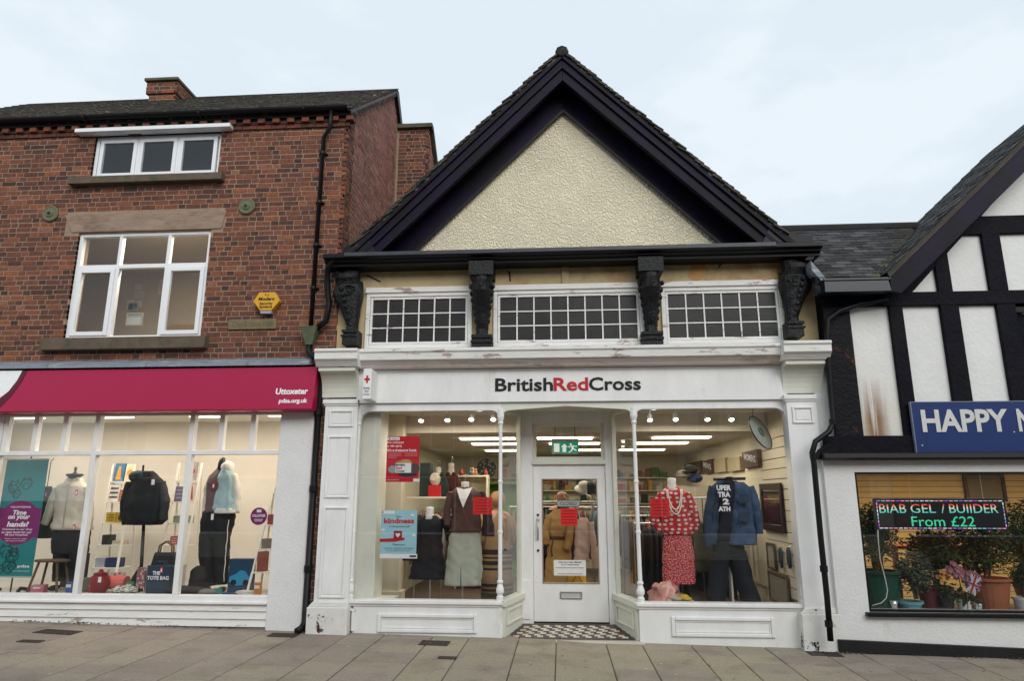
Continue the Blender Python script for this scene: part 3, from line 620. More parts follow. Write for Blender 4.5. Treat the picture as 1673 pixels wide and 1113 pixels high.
J = MB()
for i in range(1500):
    x = r.uniform(-9, -3.8) if r.random() < .75 else r.uniform(2.9, 6.5); cl = .5+.5*noise.noise(Vector((x*1.7, 3, 1))); 
    if r.random() > (cl-.35)*1.8: continue
    y = (8.985 if x < 0 else 8.775)-abs(r.gauss(0, .03)); J.ball((x, y, gz(x)+r.uniform(0,.02)), r.uniform(.003,.009), 5, 4, (1.6,1.2,.6))
stuff(J.obj('kerb_moss', MOSS, pav))
# ================================================================== CHARITY SHOP (gabled, centre)
RC = thing('gabled_shop', (.1, 9.0, gz(.1)), 'white shopfront under a roughcast gable with dark bargeboards and carved brackets', 'building')
XL, XR = -3.1, 3.42
# --- roof and gable
YV = 8.66
xa, za = F(918, 82, YV)
ex = FX(1290, 388, YV); LEN = ex - xa
YE = 8.64
zet = FZ(940, 405, YE); zcl = zet+.01
def cband(m, v0, v1, y0, y1, s): return m.prism([(xa, za-v0), (xa+s*(za-v0-zcl), zcl), (xa+s*(za-v1-zcl), zcl), (xa, za-v1)], y0, y1)
def band(m, v0, v1, y0, y1, s, L0=0, L1=None):
    L1 = L1 or LEN
    return m.prism([(xa+s*L0, za-L0-v0), (xa+s*L1, za-L1-v0), (xa+s*L1, za-L1-v1), (xa+s*L0, za-L0-v1)], y0, y1)
rf = MB()
for s in (-1, 1): cband(rf, .03, .15, YV+.17, 16, s)
rf = rf.obj('roof', TILE, RC)
cache = []; r = random.Random(41)
for v in range(6):
    q = MB(); q.cur = (v+.5)/6; q.box(-.24, 0, -.085, .085, -.009, .011); q.jitter(.008, sc=25); cache.append(q.mesh('roof_tile', TILE))
n = int(LEN*sqrt(2)/.105)
for s in (-1, 1):
    for i in range(1, n+1):
        t = (i*.105+.16)/sqrt(2); off = .0
        a = radians(45-9+r.uniform(-2.5,2.5))
        x, z = xa+s*t, za-t+.045+r.uniform(-.008,.008)
        if z < zet+.06: continue
        for c in range(1):
            o = inst('roof_tile', r.choice(cache), (x, YV-.02+.085+c*.172+r.uniform(-.008,.008), z), rf, (0, a if s > 0 else pi-a, 0))
for i in range(3): q = MB(); q.lathe(0,0,[(.08,0),(.095,.02),(.095,.34),(.08,.36)], 8); q.xf(Matrix.Translation((xa, YV-.03+i*.36, za-.02)) @ Matrix.Rotation(-pi/2,4,'X')); q.obj('ridge_tile', TILE, rf)
for s, nm in ((-1,'bargeboard'),(1,'bargeboard')):
    q = MB()
    cband(q, .06, .12, YV-.005, YV+.1, s); cband(q, .12, .2, YV+.03, YV+.12, s); cband(q, .2, .27, YV+.015, YV+.12, s); cband(q, .27, .41, YV+.05, YV+.12, s); cband(q, .41, .46, YV+.03, YV+.12, s)
    q.obj(nm, PURPLE, RC, bevel=.006)
    q = MB(); cband(q, .16, .2, YV+.125, 9.06, s); q.obj('soffit', BLACK, RC)
    q = MB(); cband(q, -.01, .058, YV+.01, YV+.16, s); q.obj('undercloak', TILE, RC)
sx, sz = F(920, 186, 9.06)
q = MB(); q.prism([(sx, sz+.75), (sx-3.0, sz-3.0+.75), (sx-3.0, 4.95), (sx+3.0, 4.95), (sx+3.0, sz-3.0+.75)], 9.08, 9.3); q.obj('gable_wall', STUCCO, RC)
for s in (-1, 1):
    q = MB(); vb = sz - za
    q.prism([(sx, sz+.6), (sx+s*(sz+.6-5.0), 5.0), (sx+s*(sz+.035-5.0), 5.0), (sx, sz+.035)], 9.03, 9.079); q.obj('inner_board', PURPLE, RC, bevel=.004)
    q = MB(); q.prism([(sx, sz+.06), (sx+s*(sz+.06-5.0), 5.0), (sx+s*(sz-5.0), 5.0), (sx, sz)], 9.01, 9.028); q.obj('bead', BLACK, RC, bevel=.004)
# --- eaves cornice across the foot of the gable
YE = 8.64
gx0, gx1 = FX(527, 425, YE), FX(1345, 400, YE); zeb = FZ(940, 437, 9.02)
q = MB(); H_ = zet-zeb
q.xprism([(9.06,zeb),(YE+.13,zeb),(YE+.13,zeb+H_*.25),(YE+.07,zeb+H_*.35),(YE+.07,zeb+H_*.5),(YE,zeb+H_*.62),(YE,zet),(YE+.02,zet+.012),(YE+.06,zet+.02),(9.06,zet+.06)], gx0, gx1); q.obj('eaves_cornice', BLACK, RC, bevel=.005)
q = MB(); q.xprism([(YE-.012,zeb+H_*.72),(YE-.012,zet+.01),(YE+.0,zet+.01),(YE+.0,zeb+H_*.72)], gx0+.3, gx1-.6); q.obj('gutter_lip', mat('lead_grey_lip', (.05,.052,.065), .4, var=.4, scale=5, stretch=(1,1,5)), RC)
# small dark returns of the eaves at both ends
q = MB(); q.prism([(gx1-.02,zet),(gx1+.02,zet+.0),(gx1-.1,zeb-.05),(gx1-.2,zeb-.05)], 8.78, 9.3); q.obj('eaves_return', BLACK, RC)
q = MB(); q.prism([(xa+LEN-.35, zet+.02), (xa+LEN+.3, zet+.02), (xa+LEN+.3, zet+.1), (xa+LEN, zet+.16), (xa+LEN-.2, zet+.3)], YV+.02, 9.2); q.obj('eaves_kick', BLACK, RC)
q = MB(); q.prism([(xa-LEN+.35, zet+.02), (xa-LEN-.1, zet+.02), (xa-LEN-.1, zet+.1), (xa-LEN+.2, zet+.3)], YV+.02, 9.2); q.obj('eaves_kick', BLACK, RC)
# --- upper band: cream wall with three leaded-style windows
zc1 = FZ(930, 577, 8.98)        # top of shop cornice
q = MB()
UWN = []
for (ax, ay, bx, by, nx) in ((596,566,772,480,6), (806,563,1050,474,8), (1083,558,1276,468,6)):
    x0, z0 = F(ax, ay, 9.02); x1, z1 = F(bx, by, 9.02); UWN.append((x0, x1, 0, 0, nx))
z0 = FZ(930, 566, 9.02); z1 = FZ(930, 474, 9.02)
UWN = [(a, b, z0, z1, n_) for a, b, _, _, n_ in UWN]
wall_with_holes(q, XL, XR, 3.55, zeb+.05, 9.02, 9.28, [(a+.02, b-.02, c+.02, d-.02) for a, b, c, d, _ in UWN]); q.obj('upper_wall', CREAM, RC)
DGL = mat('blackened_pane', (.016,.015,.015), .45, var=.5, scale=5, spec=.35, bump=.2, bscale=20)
for (x0, x1, za0, zb0, nx) in UWN:
    q = MB(); q.frame(x0, x1, za0, zb0, .055, 8.985, 9.06); q.box(x0-.01, x1+.01, 8.96, 9.01, zb0-.0, zb0+.075); W = q.obj('clerestory_window', WHITE_PEEL, RC, bevel=.006)
    q = MB(); q.frame(x0+.06, x1-.06, za0+.06, zb0-.06, .032, 9.0, 9.05); q.obj('sash', WHITE_PEEL, W, bevel=.004)
    a, b, c, d = x0+.092, x1-.092, za0+.092, zb0-.092; pw = (b-a)/nx; ph = (d-c)/3
    for i in range(1, nx): q = MB(); q.box(a+pw*i-.009, a+pw*i+.009, 9.006, 9.04, c, d); q.obj('glazing_bar', WHITE_PEEL, W)
    for j in range(1, 3): q = MB(); q.box(a, b, 9.009, 9.038, c+ph*j-.008, c+ph*j+.008); q.obj('glazing_bar', WHITE_PEEL, W)
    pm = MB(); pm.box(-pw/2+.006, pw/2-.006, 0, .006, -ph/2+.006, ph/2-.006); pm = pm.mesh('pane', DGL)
    for i in range(nx):
        for j in range(3): inst('pane', pm, (a+pw*(i+.5), 9.022, c+ph*(j+.5)), W, (random.uniform(-.02,.02), 0, random.uniform(-.02,.02)))
# cracks, an ochre patch and the plaster batten in the cream band
OCH = mat('bare_ochre_plaster', (.55,.3,.12), .9, var=.15)
def flat(parent, pts, Y, mm, nm, th=.004): q = MB(); q.prism([F(a, b, Y) for a, b in pts], Y, Y+th); return q.obj(nm, mm, parent)
flat(RC, [(1131,432),(1152,432),(1154,447),(1141,459),(1124,452)], 9.015, OCH, 'bare_patch')
CRK = plain('crack_shadow', (.06,.045,.03))
for pts in ([(1178,427),(1184,421),(1185,423),(1174,439),(1173,438)], [(600,449),(622,459),(621,462),(599,451)], [(826,440),(834,445),(835,460),(832,460),(831,446)]): flat(RC, pts, 9.014, CRK, 'crack')
q = MB(); x_, z_ = F(924, 465, 9.0); q.box(x_-.05, x_+.05, 8.99, 9.022, z_-.01, zeb); q.obj('plaster_batten', CREAM, RC, bevel=.004)
# --- carved brackets
def bracket(x, z0, z1, rot, head, outer):
    h = z1-z0; S0 = 0; q = MB()
    # local: x across, y forward (-y out), z up, unit metres
    q.box(-.13,.13,-.17,.03,0,.1*h); q.box(-.145,.145,-.19,.03,.1*h,.125*h); q.box(-.12,.12,-.16,.03,.125*h,.155*h); q.box(-.14,.14,-.18,.03,.155*h,.19*h)
    base = len(q.v)
    prof = [(.19,.085,.09),(.26,.075,.085),(.34,.09,.11),(.42,.105,.13),(.5,.115,.16),(.58,.125,.2),(.66,.14,.235),(.73,.135,.24),(.79,.12,.2),(.84,.14,.2)]
    q.rings([(0, -.03-ry*.55, z*h, rx*1.0, ry*.9) for z, rx, ry in prof], n=16, e=.8)
    for k in range(7):                                   # carved beads, scrolls and leaves
        zz = (.25+.075*k)*h; ww = .05+.012*k
        q.ball((0, -.12-.028*k, zz), .045+.005*k, 8, 6, (1.1,.7,.8))
        for sx_ in (-1, 1): q.ball((sx_*ww*1.25, -.085-.022*k, zz+.03), .035, 7, 5, (.8,1,1.1))
    for sx_ in (-1, 1):                                  # side volutes
        pts = [(sx_*.13, -.11+.085*(1-a/14)*cos(a), .7*h+.085*(1-a/14)*sin(a)*1.1) for a in [k*.6 for k in range(20)]]; q.tube(pts, .017, 6)
        q.ball((sx_*.12, -.11, .7*h), .035, 7, 5)
    q.jitter(.012, base, 18)
    if head: q.box(-.165,.165,-.33,.03,.84*h,h)
    else:
        s0 = len(q.v); q.rings([(0,-.15,.82*h,.1,.14),(0,-.18,.88*h,.13,.18),(0,-.17,.94*h,.13,.17),(0,-.12,.985*h,.09,.12),(0,-.08,h,.03,.05)], n=12)
        q.tube([(0,-.33,.99*h),(0,-.3,.93*h),(0,-.28,.86*h),(0,-.31,.8*h)], [.05,.06,.05,.02], 6); q.jitter(.015, s0, 14)
    q.xf(Matrix.Translation((x, 9.0 if not outer else 8.9, z0)) @ Matrix.Rotation(rot, 4, 'Z'))
    return q.obj('carved_bracket', CARVED, RC)
zb0 = FZ(930, 574, 8.85)
for px, top in ((787, 440), (1065, 432)):
    x = FX(px, 520, 8.82); bracket(x, FZ(px, 574 if px < 900 else 569, 8.82), zeb+.01, 0, True, False)
bracket(FX(582, 520, 8.9)+.03, FZ(580, 566, 8.9), zeb-.02, -pi/2, False, True)
bracket(FX(1288, 520, 8.9)-.03, FZ(1290, 553, 8.9), zeb-.02, pi/2, False, True)
# --- shop cornice
YC = 8.72
zt = FZ(930, 566, YC); zb_c = FZ(930, 598, YC+.1)
x0c, x1c = FX(583, 580, YC), FX(1284, 575, YC)
q = MB(); q.xprism([(9.05,zt+.05),(YC+.03,zt+.012),(YC,zt),(YC,zt-.035),(YC+.02,zt-.05),(YC+.03,zt-.14),(YC+.055,zt-.15),(9.05,zt-.15)], x0c, x1c); q.obj('cornice', WHITE_PEEL, RC, bevel=.005)
q = MB(); q.xprism([(YC+.056,zt-.152),(YC+.1,zt-.2),(YC+.12,zt-.235),(YC+.17,zt-.245),(9.05,zt-.245),(9.05,zt-.152)], x0c+.003, x1c-.003); q.obj('cornice_mould', PINK_PEEL, RC, bevel=.004)
zfas1 = zt-.246
for s, (pa, pb, pc, pd) in ((-1,(513,583,520,580)), (1,(1282,1361,1285,1352))):
    Yk = 8.6; a, b = FX(pa, 575, Yk), FX(pb, 575, Yk); zz = FZ(548 if s < 0 else 1320, 570 if s < 0 else 557, Yk)
    K = MB(); K.xprism([(9.05,zz+.03),(Yk+.02,zz+.01),(Yk,zz),(Yk,zz-.03),(Yk+.02,zz-.045),(Yk+.02,zz-.13),(Yk+.06,zz-.16),(Yk+.11,zz-.22),(9.05,zz-.22)], a, b); K = K.obj('cornice_break', WHITE_PEEL, RC, bevel=.005)
    c, d = FX(pc, 620, 8.75), FX(pd, 620, 8.75); zb1 = FZ(550 if s < 0 else 1318, 650 if s < 0 else 643, 8.85)
    zk = zz-.222; hh = zk-zb1
    prof = [(9.05,zk),(Yk+.13,zk)] + [(Yk+.13+.2*sin(t*pi/2), zk-.05-(hh-.06)*(1-cos(t*pi/2))) for t in [k/8 for k in range(9)]] + [(9.05,zb1)]
    K2 = MB(); K2.xprism(prof, c, d); K2.obj('corbel', CREAM_W, K, bevel=.005)
# --- fascia sign
zfb = FZ(930, 656, 8.93)
FS = thing('shop_fascia', (.1, 8.93, zfb), 'long white fascia board with black and red lettering above the gabled shop windows', 'shop sign')
q = MB(); xf0, xf1 = FX(583, 640, 8.93), FX(1286, 640, 8.93); q.box(xf0, xf1, 8.93, 9.02, zfb, zfas1-.003); q.obj('board', WHITE, FS, bevel=.004)
q = MB(); q.box(xf0, xf1, 8.915, 8.93, zfas1-.03, zfas1-.004); q.obj('bead', WHITE, FS)
lx = [FX(p, 628, 8.92) for p in (809, 903.5, 961, 1047)]; lz0, lz1 = FZ(930, 638.5, 8.92), FZ(930, 617, 8.92)
for s_, a, b, mm in (('British', lx[0], lx[1], KTXT), ('Red', lx[1]+.008, lx[2], RTXT), ('Cross', lx[2]+.01, lx[3], KTXT)): text(s_, a, b, lz0, lz1, 8.92, mm, FS, bold=.02, depth=.009)
# projecting sign: small white box
x, z = F(604, 630, 8.75)
JS = thing('projecting_sign', (x, 8.85, z-.2), 'small white box sign with red cross fixed to the fascia end by the pilaster', 'sign')
q = MB(); q.box(x-.055, x+.055, 8.62, 8.91, z-.2, z+.2); q.obj('case', WHITE, JS, bevel=.008)
for a, b, c, d in ((-.012,.012,.01,.11),(-.035,-.012,.045,.075),(.012,.035,.045,.075)): q = MB(); q.box(x+a, x+b, 8.617, 8.62, z+c, z+d); q.obj('red_cross', RTXT, JS)
text('British\nRed\nCross', x-.04, x+.04, z-.15, z-.04, 8.617, KTXT, JS)
# --- pilasters
def pil(pts_x, s):
    (xa_, xb_), plinth_m = pts_x
    Yp = 8.88; g0 = gz(xa_)
    zt_ = FZ(550 if s < 0 else 1315, 653 if s < 0 else 645, Yp)
    zp = FZ(530 if s < 0 else 1330, 992 if s < 0 else 1003, Yp)
    q = MB(); q.box(xa_, xb_, Yp, 9.1, zp, zt_); Pz = q.obj('pilaster', WHITE, RC, bevel=.006)
    q = MB(); q.box(xa_-.03, xb_+.0, Yp-.03, 9.05, zt_-.06, zt_+.0); q.box(xa_-.015, xb_, Yp-.015, 9.05, zt_-.085, zt_-.06); q.obj('capital', WHITE, Pz, bevel=.005)
    q = MB(); q.box(xa_-.06, xb_+.015, Yp-.06, 9.1, g0-.08, zp); q.prism([(xa_-.06,zp),(xb_+.015,zp),(xb_,zp+.06),(xa_,zp+.06)], Yp-.03, Yp+.0); q.obj('plinth', plinth_m, Pz, bevel=.008)
    for (za_, zb_2) in ((670,698),(712,814),(828,978)):
        if s > 0: za_, zb_2 = za_-6, zb_2-6
        if s > 0 and za_ > 690: continue
        za_, zb_2 = FZ(550 if s<0 else 1315, za_, Yp), FZ(545 if s<0 else 1315, zb_2, Yp); a, b = xa_+.06, xb_-.05
        q = MB(); q.frame(a, b, zb_2, za_, .03, Yp-.02, Yp+.0); q.obj('panel_moulding', WHITE, Pz, bevel=.008)
        q = MB(); q.box(a+.045, b-.045, Yp-.008, Yp+.0, zb_2+.045, za_-.045); q.obj('panel_field', WHITE, Pz, bevel=.006)
pil(((FX(522,820,8.88), FX(577,820,8.88)), PLINTH_RUST), -1)
pil(((FX(1290,720,8.88), FX(1340,720,8.88)), PLINTH_BLK), 1)
q = MB(); q.box(FX(1340,720,8.9), 3.5, 8.93, 9.1, .0, 3.55); q.obj('end_wall', RENDER_W, RC)
# --- shop windows
YG = 9.0
zs = FZ(700, 981); zg1 = FZ(930, 670); xm1, xm2 = FX(817.5, 830), FX(1041, 830); xw0, xw1 = FX(583, 830), FX(1296, 830)
YD = 9.8; xd0, xd1 = FX(850, 900, YD), FX(1006, 900, YD)
doorz = FZ(930, 1019, YD)
def spandrel(m, x0, x1, zt_, r_, y0, y1, left=True, right=True):   # header strip with rounded corners
    pts = [(x0, zfb+.0), (x0, zt_-r_)]
    pts = []
    n_ = 8
    if left: pts += [(x0, zt_-r_)] + [(x0+r_-r_*cos(t), zt_-r_+r_*sin(t)) for t in [pi/2*k/n_ for k in range(1, n_+1)]]
    else: pts += [(x0, zt_)]
    if right: pts += [(x1-r_+r_*sin(t), zt_-r_+r_*cos(t)) for t in [pi/2*k/n_ for k in range(0, n_)]] + [(x1, zt_-r_)]
    else: pts += [(x1, zt_)]
    return m.prism(pts + [(x1, zfb+.02), (x0, zfb+.02)], y0, y1)
SW = {}
for nm, x0, x1 in (('L', xw0, xm1), ('R', xm2, xw1)):
    q = MB(); spandrel(q, x0, x1, zg1, .13, YG-.03, YG+.06)
    W = SW[nm] = q.obj('shop_window', WHITE, RC, bevel=.006)
    q = MB(); q.box(x0-.06, x1+.03 if nm == 'L' else x1+.06, YG-.07, YG+.12, zs-.045, zs); q.obj('window_sill', WHITE, W, bevel=.008)
    q = MB(); q.box(x0-.06, x1, YG-.045, YG+.1, zs-.075, zs-.046); q.obj('sill_mould', WHITE, W, bevel=.005)
    xe_ = x0-.05 if nm == 'L' else x1
    q = MB(); q.box(xe_, xe_+.05, YG-.035, YG+.06, zs, zfb); q.obj('jamb', WHITE, W, bevel=.006)
    q = MB(); q.box(x0+.004, x1-.004, YG+.008, YG+.014, zs, zg1+.005); q.obj('pane', GLASS, W)
    # turned colonnettes
    for xc_ in ((xm1 if nm == 'L' else xm2), (xw0-.01 if nm == 'L' else xw1+.01)):
        main = xc_ in (xm1, xm2); zt_ = zg1-.06; h = zt_-zs; rr = .03 if main else .022
        P_ = [(rr*1.5,0),(rr*1.5,.05),(rr*1.1,.06),(rr*1.15,.075),(rr*1.65,.1),(rr*1.7,.13),(rr*1.2,.18),(rr*.95,.2),(rr*1.3,.215),(rr*1.3,.235),(rr*.9,.245),(rr*.86,h*.35),(rr*1.1,h*.352),(rr*1.1,h*.365),(rr*.86,h*.367),(rr*.82,h*.62),(rr*1.05,h*.622),(rr*1.05,h*.632),(rr*.8,h*.634),(rr*.8,h-.13),(rr*1.2,h-.12),(rr*1.2,h-.1),(rr*1.0,h-.09),(rr*1.4,h-.05),(rr*1.6,h-.03),(rr*1.6,h+.08)]
        q = MB(); q.lathe(xc_, YG-.005 if main else YG-.04, [(r_, zs+z_) for r_, z_ in P_], 14); q.obj('colonnette', WHITE, W, smooth=False)
    # stall riser
    x0r, x1r = x0-.06, x1+.0
    if nm == 'L': x0r, x1r = FX(577,1000), xm1+.03
    else: x0r, x1r = xm2-.03, FX(1318,1010)
    q = MB(); q.box(x0r, x1r, YG-.03, YG+.1, gz(x0r)-.15, zs-.076); R_ = q.obj('stall_riser', WHITE, RC, bevel=.005)
    pa, pb = (618, 780) if nm == 'L' else (1096, 1264); a, b = FX(pa,1015), FX(pb,1018); z0_, z1_ = (FZ(700,1034), FZ(700,1003)) if nm == 'L' else (FZ(1180,1041), FZ(1180,1008))
    q = MB(); q.frame(a, b, z0_, z1_, .045, YG-.055, YG-.03); q.obj('panel_moulding', WHITE, R_, bevel=.01)
    q = MB(); q.frame(a+.05, b-.05, z0_+.05, z1_-.05, .012, YG-.04, YG-.03); q.obj('panel_bead', WHITE, R_)
q = MB(); xx = FX(578,1015); q.tube([(xx,8.955,gz(xx)+.03),(xx,8.955,zs-.1)], .022, 8); q.box(xx-.03,xx+.03,8.93,8.98,zs-.13,zs-.1); q.obj('vent_pipe', WHITE, RC)
# header over the entrance with its two curves
q = MB(); mid = (xm1+xm2)/2
pts = [(xm1, zg1-.13)] + [(xm1+.13-.13*cos(t), zg1-.13+.13*sin(t)) for t in [pi/2*k/8 for k in range(1,9)]] + [(mid, zg1+.05)] + [(xm2-.13+.13*sin(t), zg1-.13+.13*cos(t)) for t in [pi/2*k/8 for k in range(0,8)]] + [(xm2, zg1-.13), (xm2, zfb+.02), (xm1, zfb+.02)]
q.prism(pts, YG-.03, YG+.05); q.obj('entrance_header', CREAM_W, RC, bevel=.004)
q = MB(); q.hprism([(xm1-.05,YG+.05),(xm2+.05,YG+.05),(xd1+.15,YD+.1),(xd0-.15,YD+.1)], zfb+.02, zfb+.06); q.obj('entrance_soffit', CREAM_W, RC)
# splayed returns
for s, xf_, xb_ in ((-1, xm1, xd0), (1, xm2, xd1)):
    nx_, ny_ = xb_-xf_, YD-YG; ln = sqrt(nx_**2+ny_**2); ang = math.atan2(ny_, nx_)
    T_ = Matrix.Translation((xf_, YG, 0)) @ Matrix.Rotation(ang, 4, 'Z')     # local x runs from the front post to the door frame
    o1, o2 = (-.03, .05) if s > 0 else (-.05, .03)
    q = MB(); q.box(.03, ln, o1, o2, gz(xf_)-.1, zs-.076); q.xf(T_); R_ = q.obj('return_riser', CREAM_W, RC, bevel=.004)
    f0 = o2 if s > 0 else o1-.02
    q = MB(); q.frame(.12, ln-.1, gz(xf_)+.12, zs-.12, .03, f0, f0+.02); q.xf(T_); q.obj('panel_moulding', CREAM_W, R_, bevel=.008)
    q = MB(); q.box(-.0, ln, o1-.03, o2+.03, zs-.075, zs-.0); q.xf(T_); q.obj('return_sill', CREAM_W, R_, bevel=.006)
    q = MB(); q.box(ln-.07, ln, -.03, .03, zs, zfb+.02); q.box(.02, ln-.07, -.025, .025, zg1, zfb+.02); q.xf(T_); W = q.obj('return_window', CREAM_W, RC, bevel=.004)
    q = MB(); q.box(.02, ln-.07, -.003, .003, zs, zg1); q.xf(T_); q.obj('pane', GLASS, W)
# --- door
dl, dr = FX(872, 900, YD), FX(992, 900, YD); zdt = FZ(930, 761, YD); ztr0 = FZ(930, 752, YD); ztr1 = FZ(930, 692, YD)
q = MB(); q.box(xd0-.02, dl-.004, YD-.03, YD+.1, doorz-.06, zfb+.02); q.box(dr+.004, xd1+.02, YD-.03, YD+.1, doorz-.06, zfb+.02)
q.box(dl-.004, dr+.004, YD-.02, YD+.1, zdt+.004, ztr0); q.box(dl-.004, dr+.004, YD-.025, YD+.1, ztr1, zfb+.02); DF = q.obj('door_frame', WHITE, RC, bevel=.006)
for a, b in ((xd0-.0, dl-.05), (dr+.05, xd1+.0)): q = MB(); q.box(a+.01, b, YD-.045, YD-.03, doorz+.05, doorz+.55); q.obj('post_base', WHITE, DF, bevel=.004)
q = MB(); q.box(dl-.02, dr+.02, YD-.05, YD-.02, zdt+.015, zdt+.075); q.obj('transom_rail', CREAM_W, DF, bevel=.006)
q = MB(); q.frame(dl, dr, ztr0, ztr1, .045, YD, YD+.05); q.obj('fanlight_frame', CREAM_W, DF, bevel=.004)
q = MB(); q.box(dl+.045, dr-.045, YD+.02, YD+.026, ztr0+.045, ztr1-.045); q.obj('pane', GLASS, DF)
gl, gr, gb, gt = FX(887, 860, YD), FX(976, 860, YD), FZ(930, 953, YD), FZ(930, 784, YD)
q = MB(); wall_with_holes(q, dl, dr, doorz+.015, zdt, YD, YD+.05, [(gl, gr, gb, gt)]); D = q.obj('door', WHITE, RC, bevel=.004)
q = MB(); q.box(gl, gr, YD+.02, YD+.026, gb, gt); q.obj('pane', GLASS, D)
q = MB(); q.frame(gl-.012, gr+.012, gb-.012, gt+.012, .014, YD-.008, YD-.0005); q.obj('glazing_bead', plain('brown_bead', (.3,.25,.18)), D)
STEEL = mat('brushed_steel', (.45,.44,.42), .35, var=.1, metal=.8)
xh = FX(879, 860, YD); z0_, z1_ = FZ(880, 882, YD), FZ(880, 850, YD)
q = MB(); q.tube([(xh,YD-.002,z1_),(xh,YD-.05,z1_-.02),(xh,YD-.05,z0_+.02),(xh,YD-.002,z0_)], .012, 8); q.lathe(xh,YD-.004,[(.02,z1_-.02),(.02,z1_+.02)],8); q.obj('pull_handle', STEEL, D, smooth=True)
for py in (842, 900): q = MB(); z_ = FZ(880, py, YD); q.disc(xh, z_, .018, YD-.012, YD-.001, 12); q.obj('lock', IRON, D)
q = MB(); a, b = FX(915, 972, YD), FX(951, 972, YD); c, d = FZ(930, 979, YD), FZ(930, 967, YD); q.frame(a, b, c, d, .018, YD-.018, YD-.001); LBX = q.obj('letter_box', STEEL, D, bevel=.003)
q = MB(); q.box(a+.018, b-.018, YD-.008, YD-.001, c+.018, d-.018); q.obj('flap', plain('flap_grey', (.5,.5,.48), .3), LBX)
# threshold tiles
fz0 = doorz - .01
q = MB(); tiltz = lambda y: gz(.1)+.0 + (fz0-gz(.1))*(y-YG)/(YD-YG)
def strip(m, pts, th): 
    n_ = len(pts); m.add([(x, y, tiltz(y)+th) for x, y in pts] + [(x, y, tiltz(y)-.2) for x, y in pts], [list(range(n_)), list(range(2*n_-1,n_-1,-1))] + [(i,n_+i,n_+(i+1)%n_,(i+1)%n_) for i in range(n_)]); return m
strip(q, [(xm1+.0, YG-.02), (xm2-.0, YG-.02), (xd1+.02, YD), (xd0-.02, YD)], .004); TF = q.obj('entrance_floor', mat('tile_grout', (.3,.26,.22), .8), RC)
q = MB(); strip(q, [(xm1-.02, YG-.14), (xm2+.02, YG-.14), (xm2+.0, YG-.02), (xm1, YG-.02)], .003); q.obj('stone_step', mat('pale_step_stone', (.5,.45,.4), .8, var=.12, scale=6), TF, bevel=.004)
TB, TW, TR = mat('black_floor_tile', (.02,.02,.022), .35, rnd=.3), mat('ivory_floor_tile', (.55,.5,.4), .4, rnd=.15), mat('dark_red_floor_tile', (.13,.05,.04), .45, rnd=.2)
ts = .075; ny_ = 10; dyt = (YD-YG-.04)/ny_; mc = {}
for j in range(ny_):
    y0 = YG+.0+j*dyt+.005; y1 = y0+dyt-.003; ym = (y0+y1)/2; fr = (ym-YG)/(YD-YG); a = xm1+(xd0-xm1)*fr+.035; b = xm2+(xd1-xm2)*fr-.035
    nn = int((b-a)/ts); off = (b-a-nn*ts)/2
    for i in range(nn):
        edge = i in (0, nn-1) or j in (0, ny_-1); e2 = i in (1, nn-2) or j in (1, ny_-2)
        mm = TB if edge else (TW if e2 else (TB if (i+j) % 2 else TW)); 
        if not edge and e2 and (i+j) % 2: mm = TR
        if mm.name not in mc: t_ = MB(); t_.box(-ts/2+.002, ts/2-.002, -dyt/2+.002, dyt/2-.002, 0, .004); mc[mm.name] = t_.mesh('floor_tile', mm)
        inst('floor_tile', mc[mm.name], (a+off+ts*(i+.5), ym, tiltz(ym)+.0045), TF, (math.atan((fz0-gz(.1))/(YD-YG)), 0, 0))
# --- shop interior
CREAMI = mat('interior_cream', (.66,.61,.48), .85, var=.05, scale=2); CEIL = mat('interior_ceiling', (.68,.64,.55), .9, var=.04)
SHFLOOR = mat('shop_floor_brown', (.1,.065,.045), .5, var=.2, scale=5)
fl0 = .14; zc2 = 2.76; zc0 = zfb+.0
x0i, x1i = -2.82, 3.02; YBK = 17.0
for nm, b, mm in (('interior_back_wall',(x0i,x1i,YBK,YBK+.1,fl0,zc2+.2),CREAMI),('interior_side_wall',(x0i-.1,x0i,YG+.06,YBK,fl0-.1,3.2),CREAMI),('interior_side_wall',(x1i,x1i+.1,YG+.06,YBK,fl0-.1,3.2),CREAMI),
                  ('interior_floor',(x0i,x1i,YD+.06,YBK,fl0-.1,fl0),SHFLOOR),('interior_ceiling',(x0i,x1i,10.25,YBK,zc2,zc2+.1),CEIL),('window_bay_ceiling',(x0i,x1i,YG+.02,10.2,zc0-.03,zc0+.05),CEIL),('ceiling_bulkhead',(x0i,x1i,10.2,10.27,zc2-.03,zc0+.02),CEIL)):
    q = MB(); q.box(*b); q.obj(nm, mm, RC)
for pts in ([(x0i,YG+.1),(xm1,YG+.1),(xd0,YD),(xd0,YD+.06),(x0i,YD+.06)], [(xm2,YG+.1),(x1i,YG+.1),(x1i,YD+.06),(xd1,YD+.06),(xd1,YD)]): q = MB(); q.hprism(pts, fl0-.1, fl0-.001); q.obj('interior_floor', SHFLOOR, RC)
# left: boxed white pier with panel and base
q = MB(); q.box(x0i, -2.42, YG+.12, YG+.55, fl0, zc0-.03); q.box(x0i, -2.2, YG+.12, YG+.62, fl0, zs-.03); q.obj('window_pier', CREAM_W, RC, bevel=.005)
q = MB(); q.box(x0i, -2.3, 10.0, 10.2, fl0, zc0-.03); q.box(x0i, -2.25, 9.98, 10.22, fl0, .5); q.obj('interior_pier', CREAMI, RC, bevel=.01)
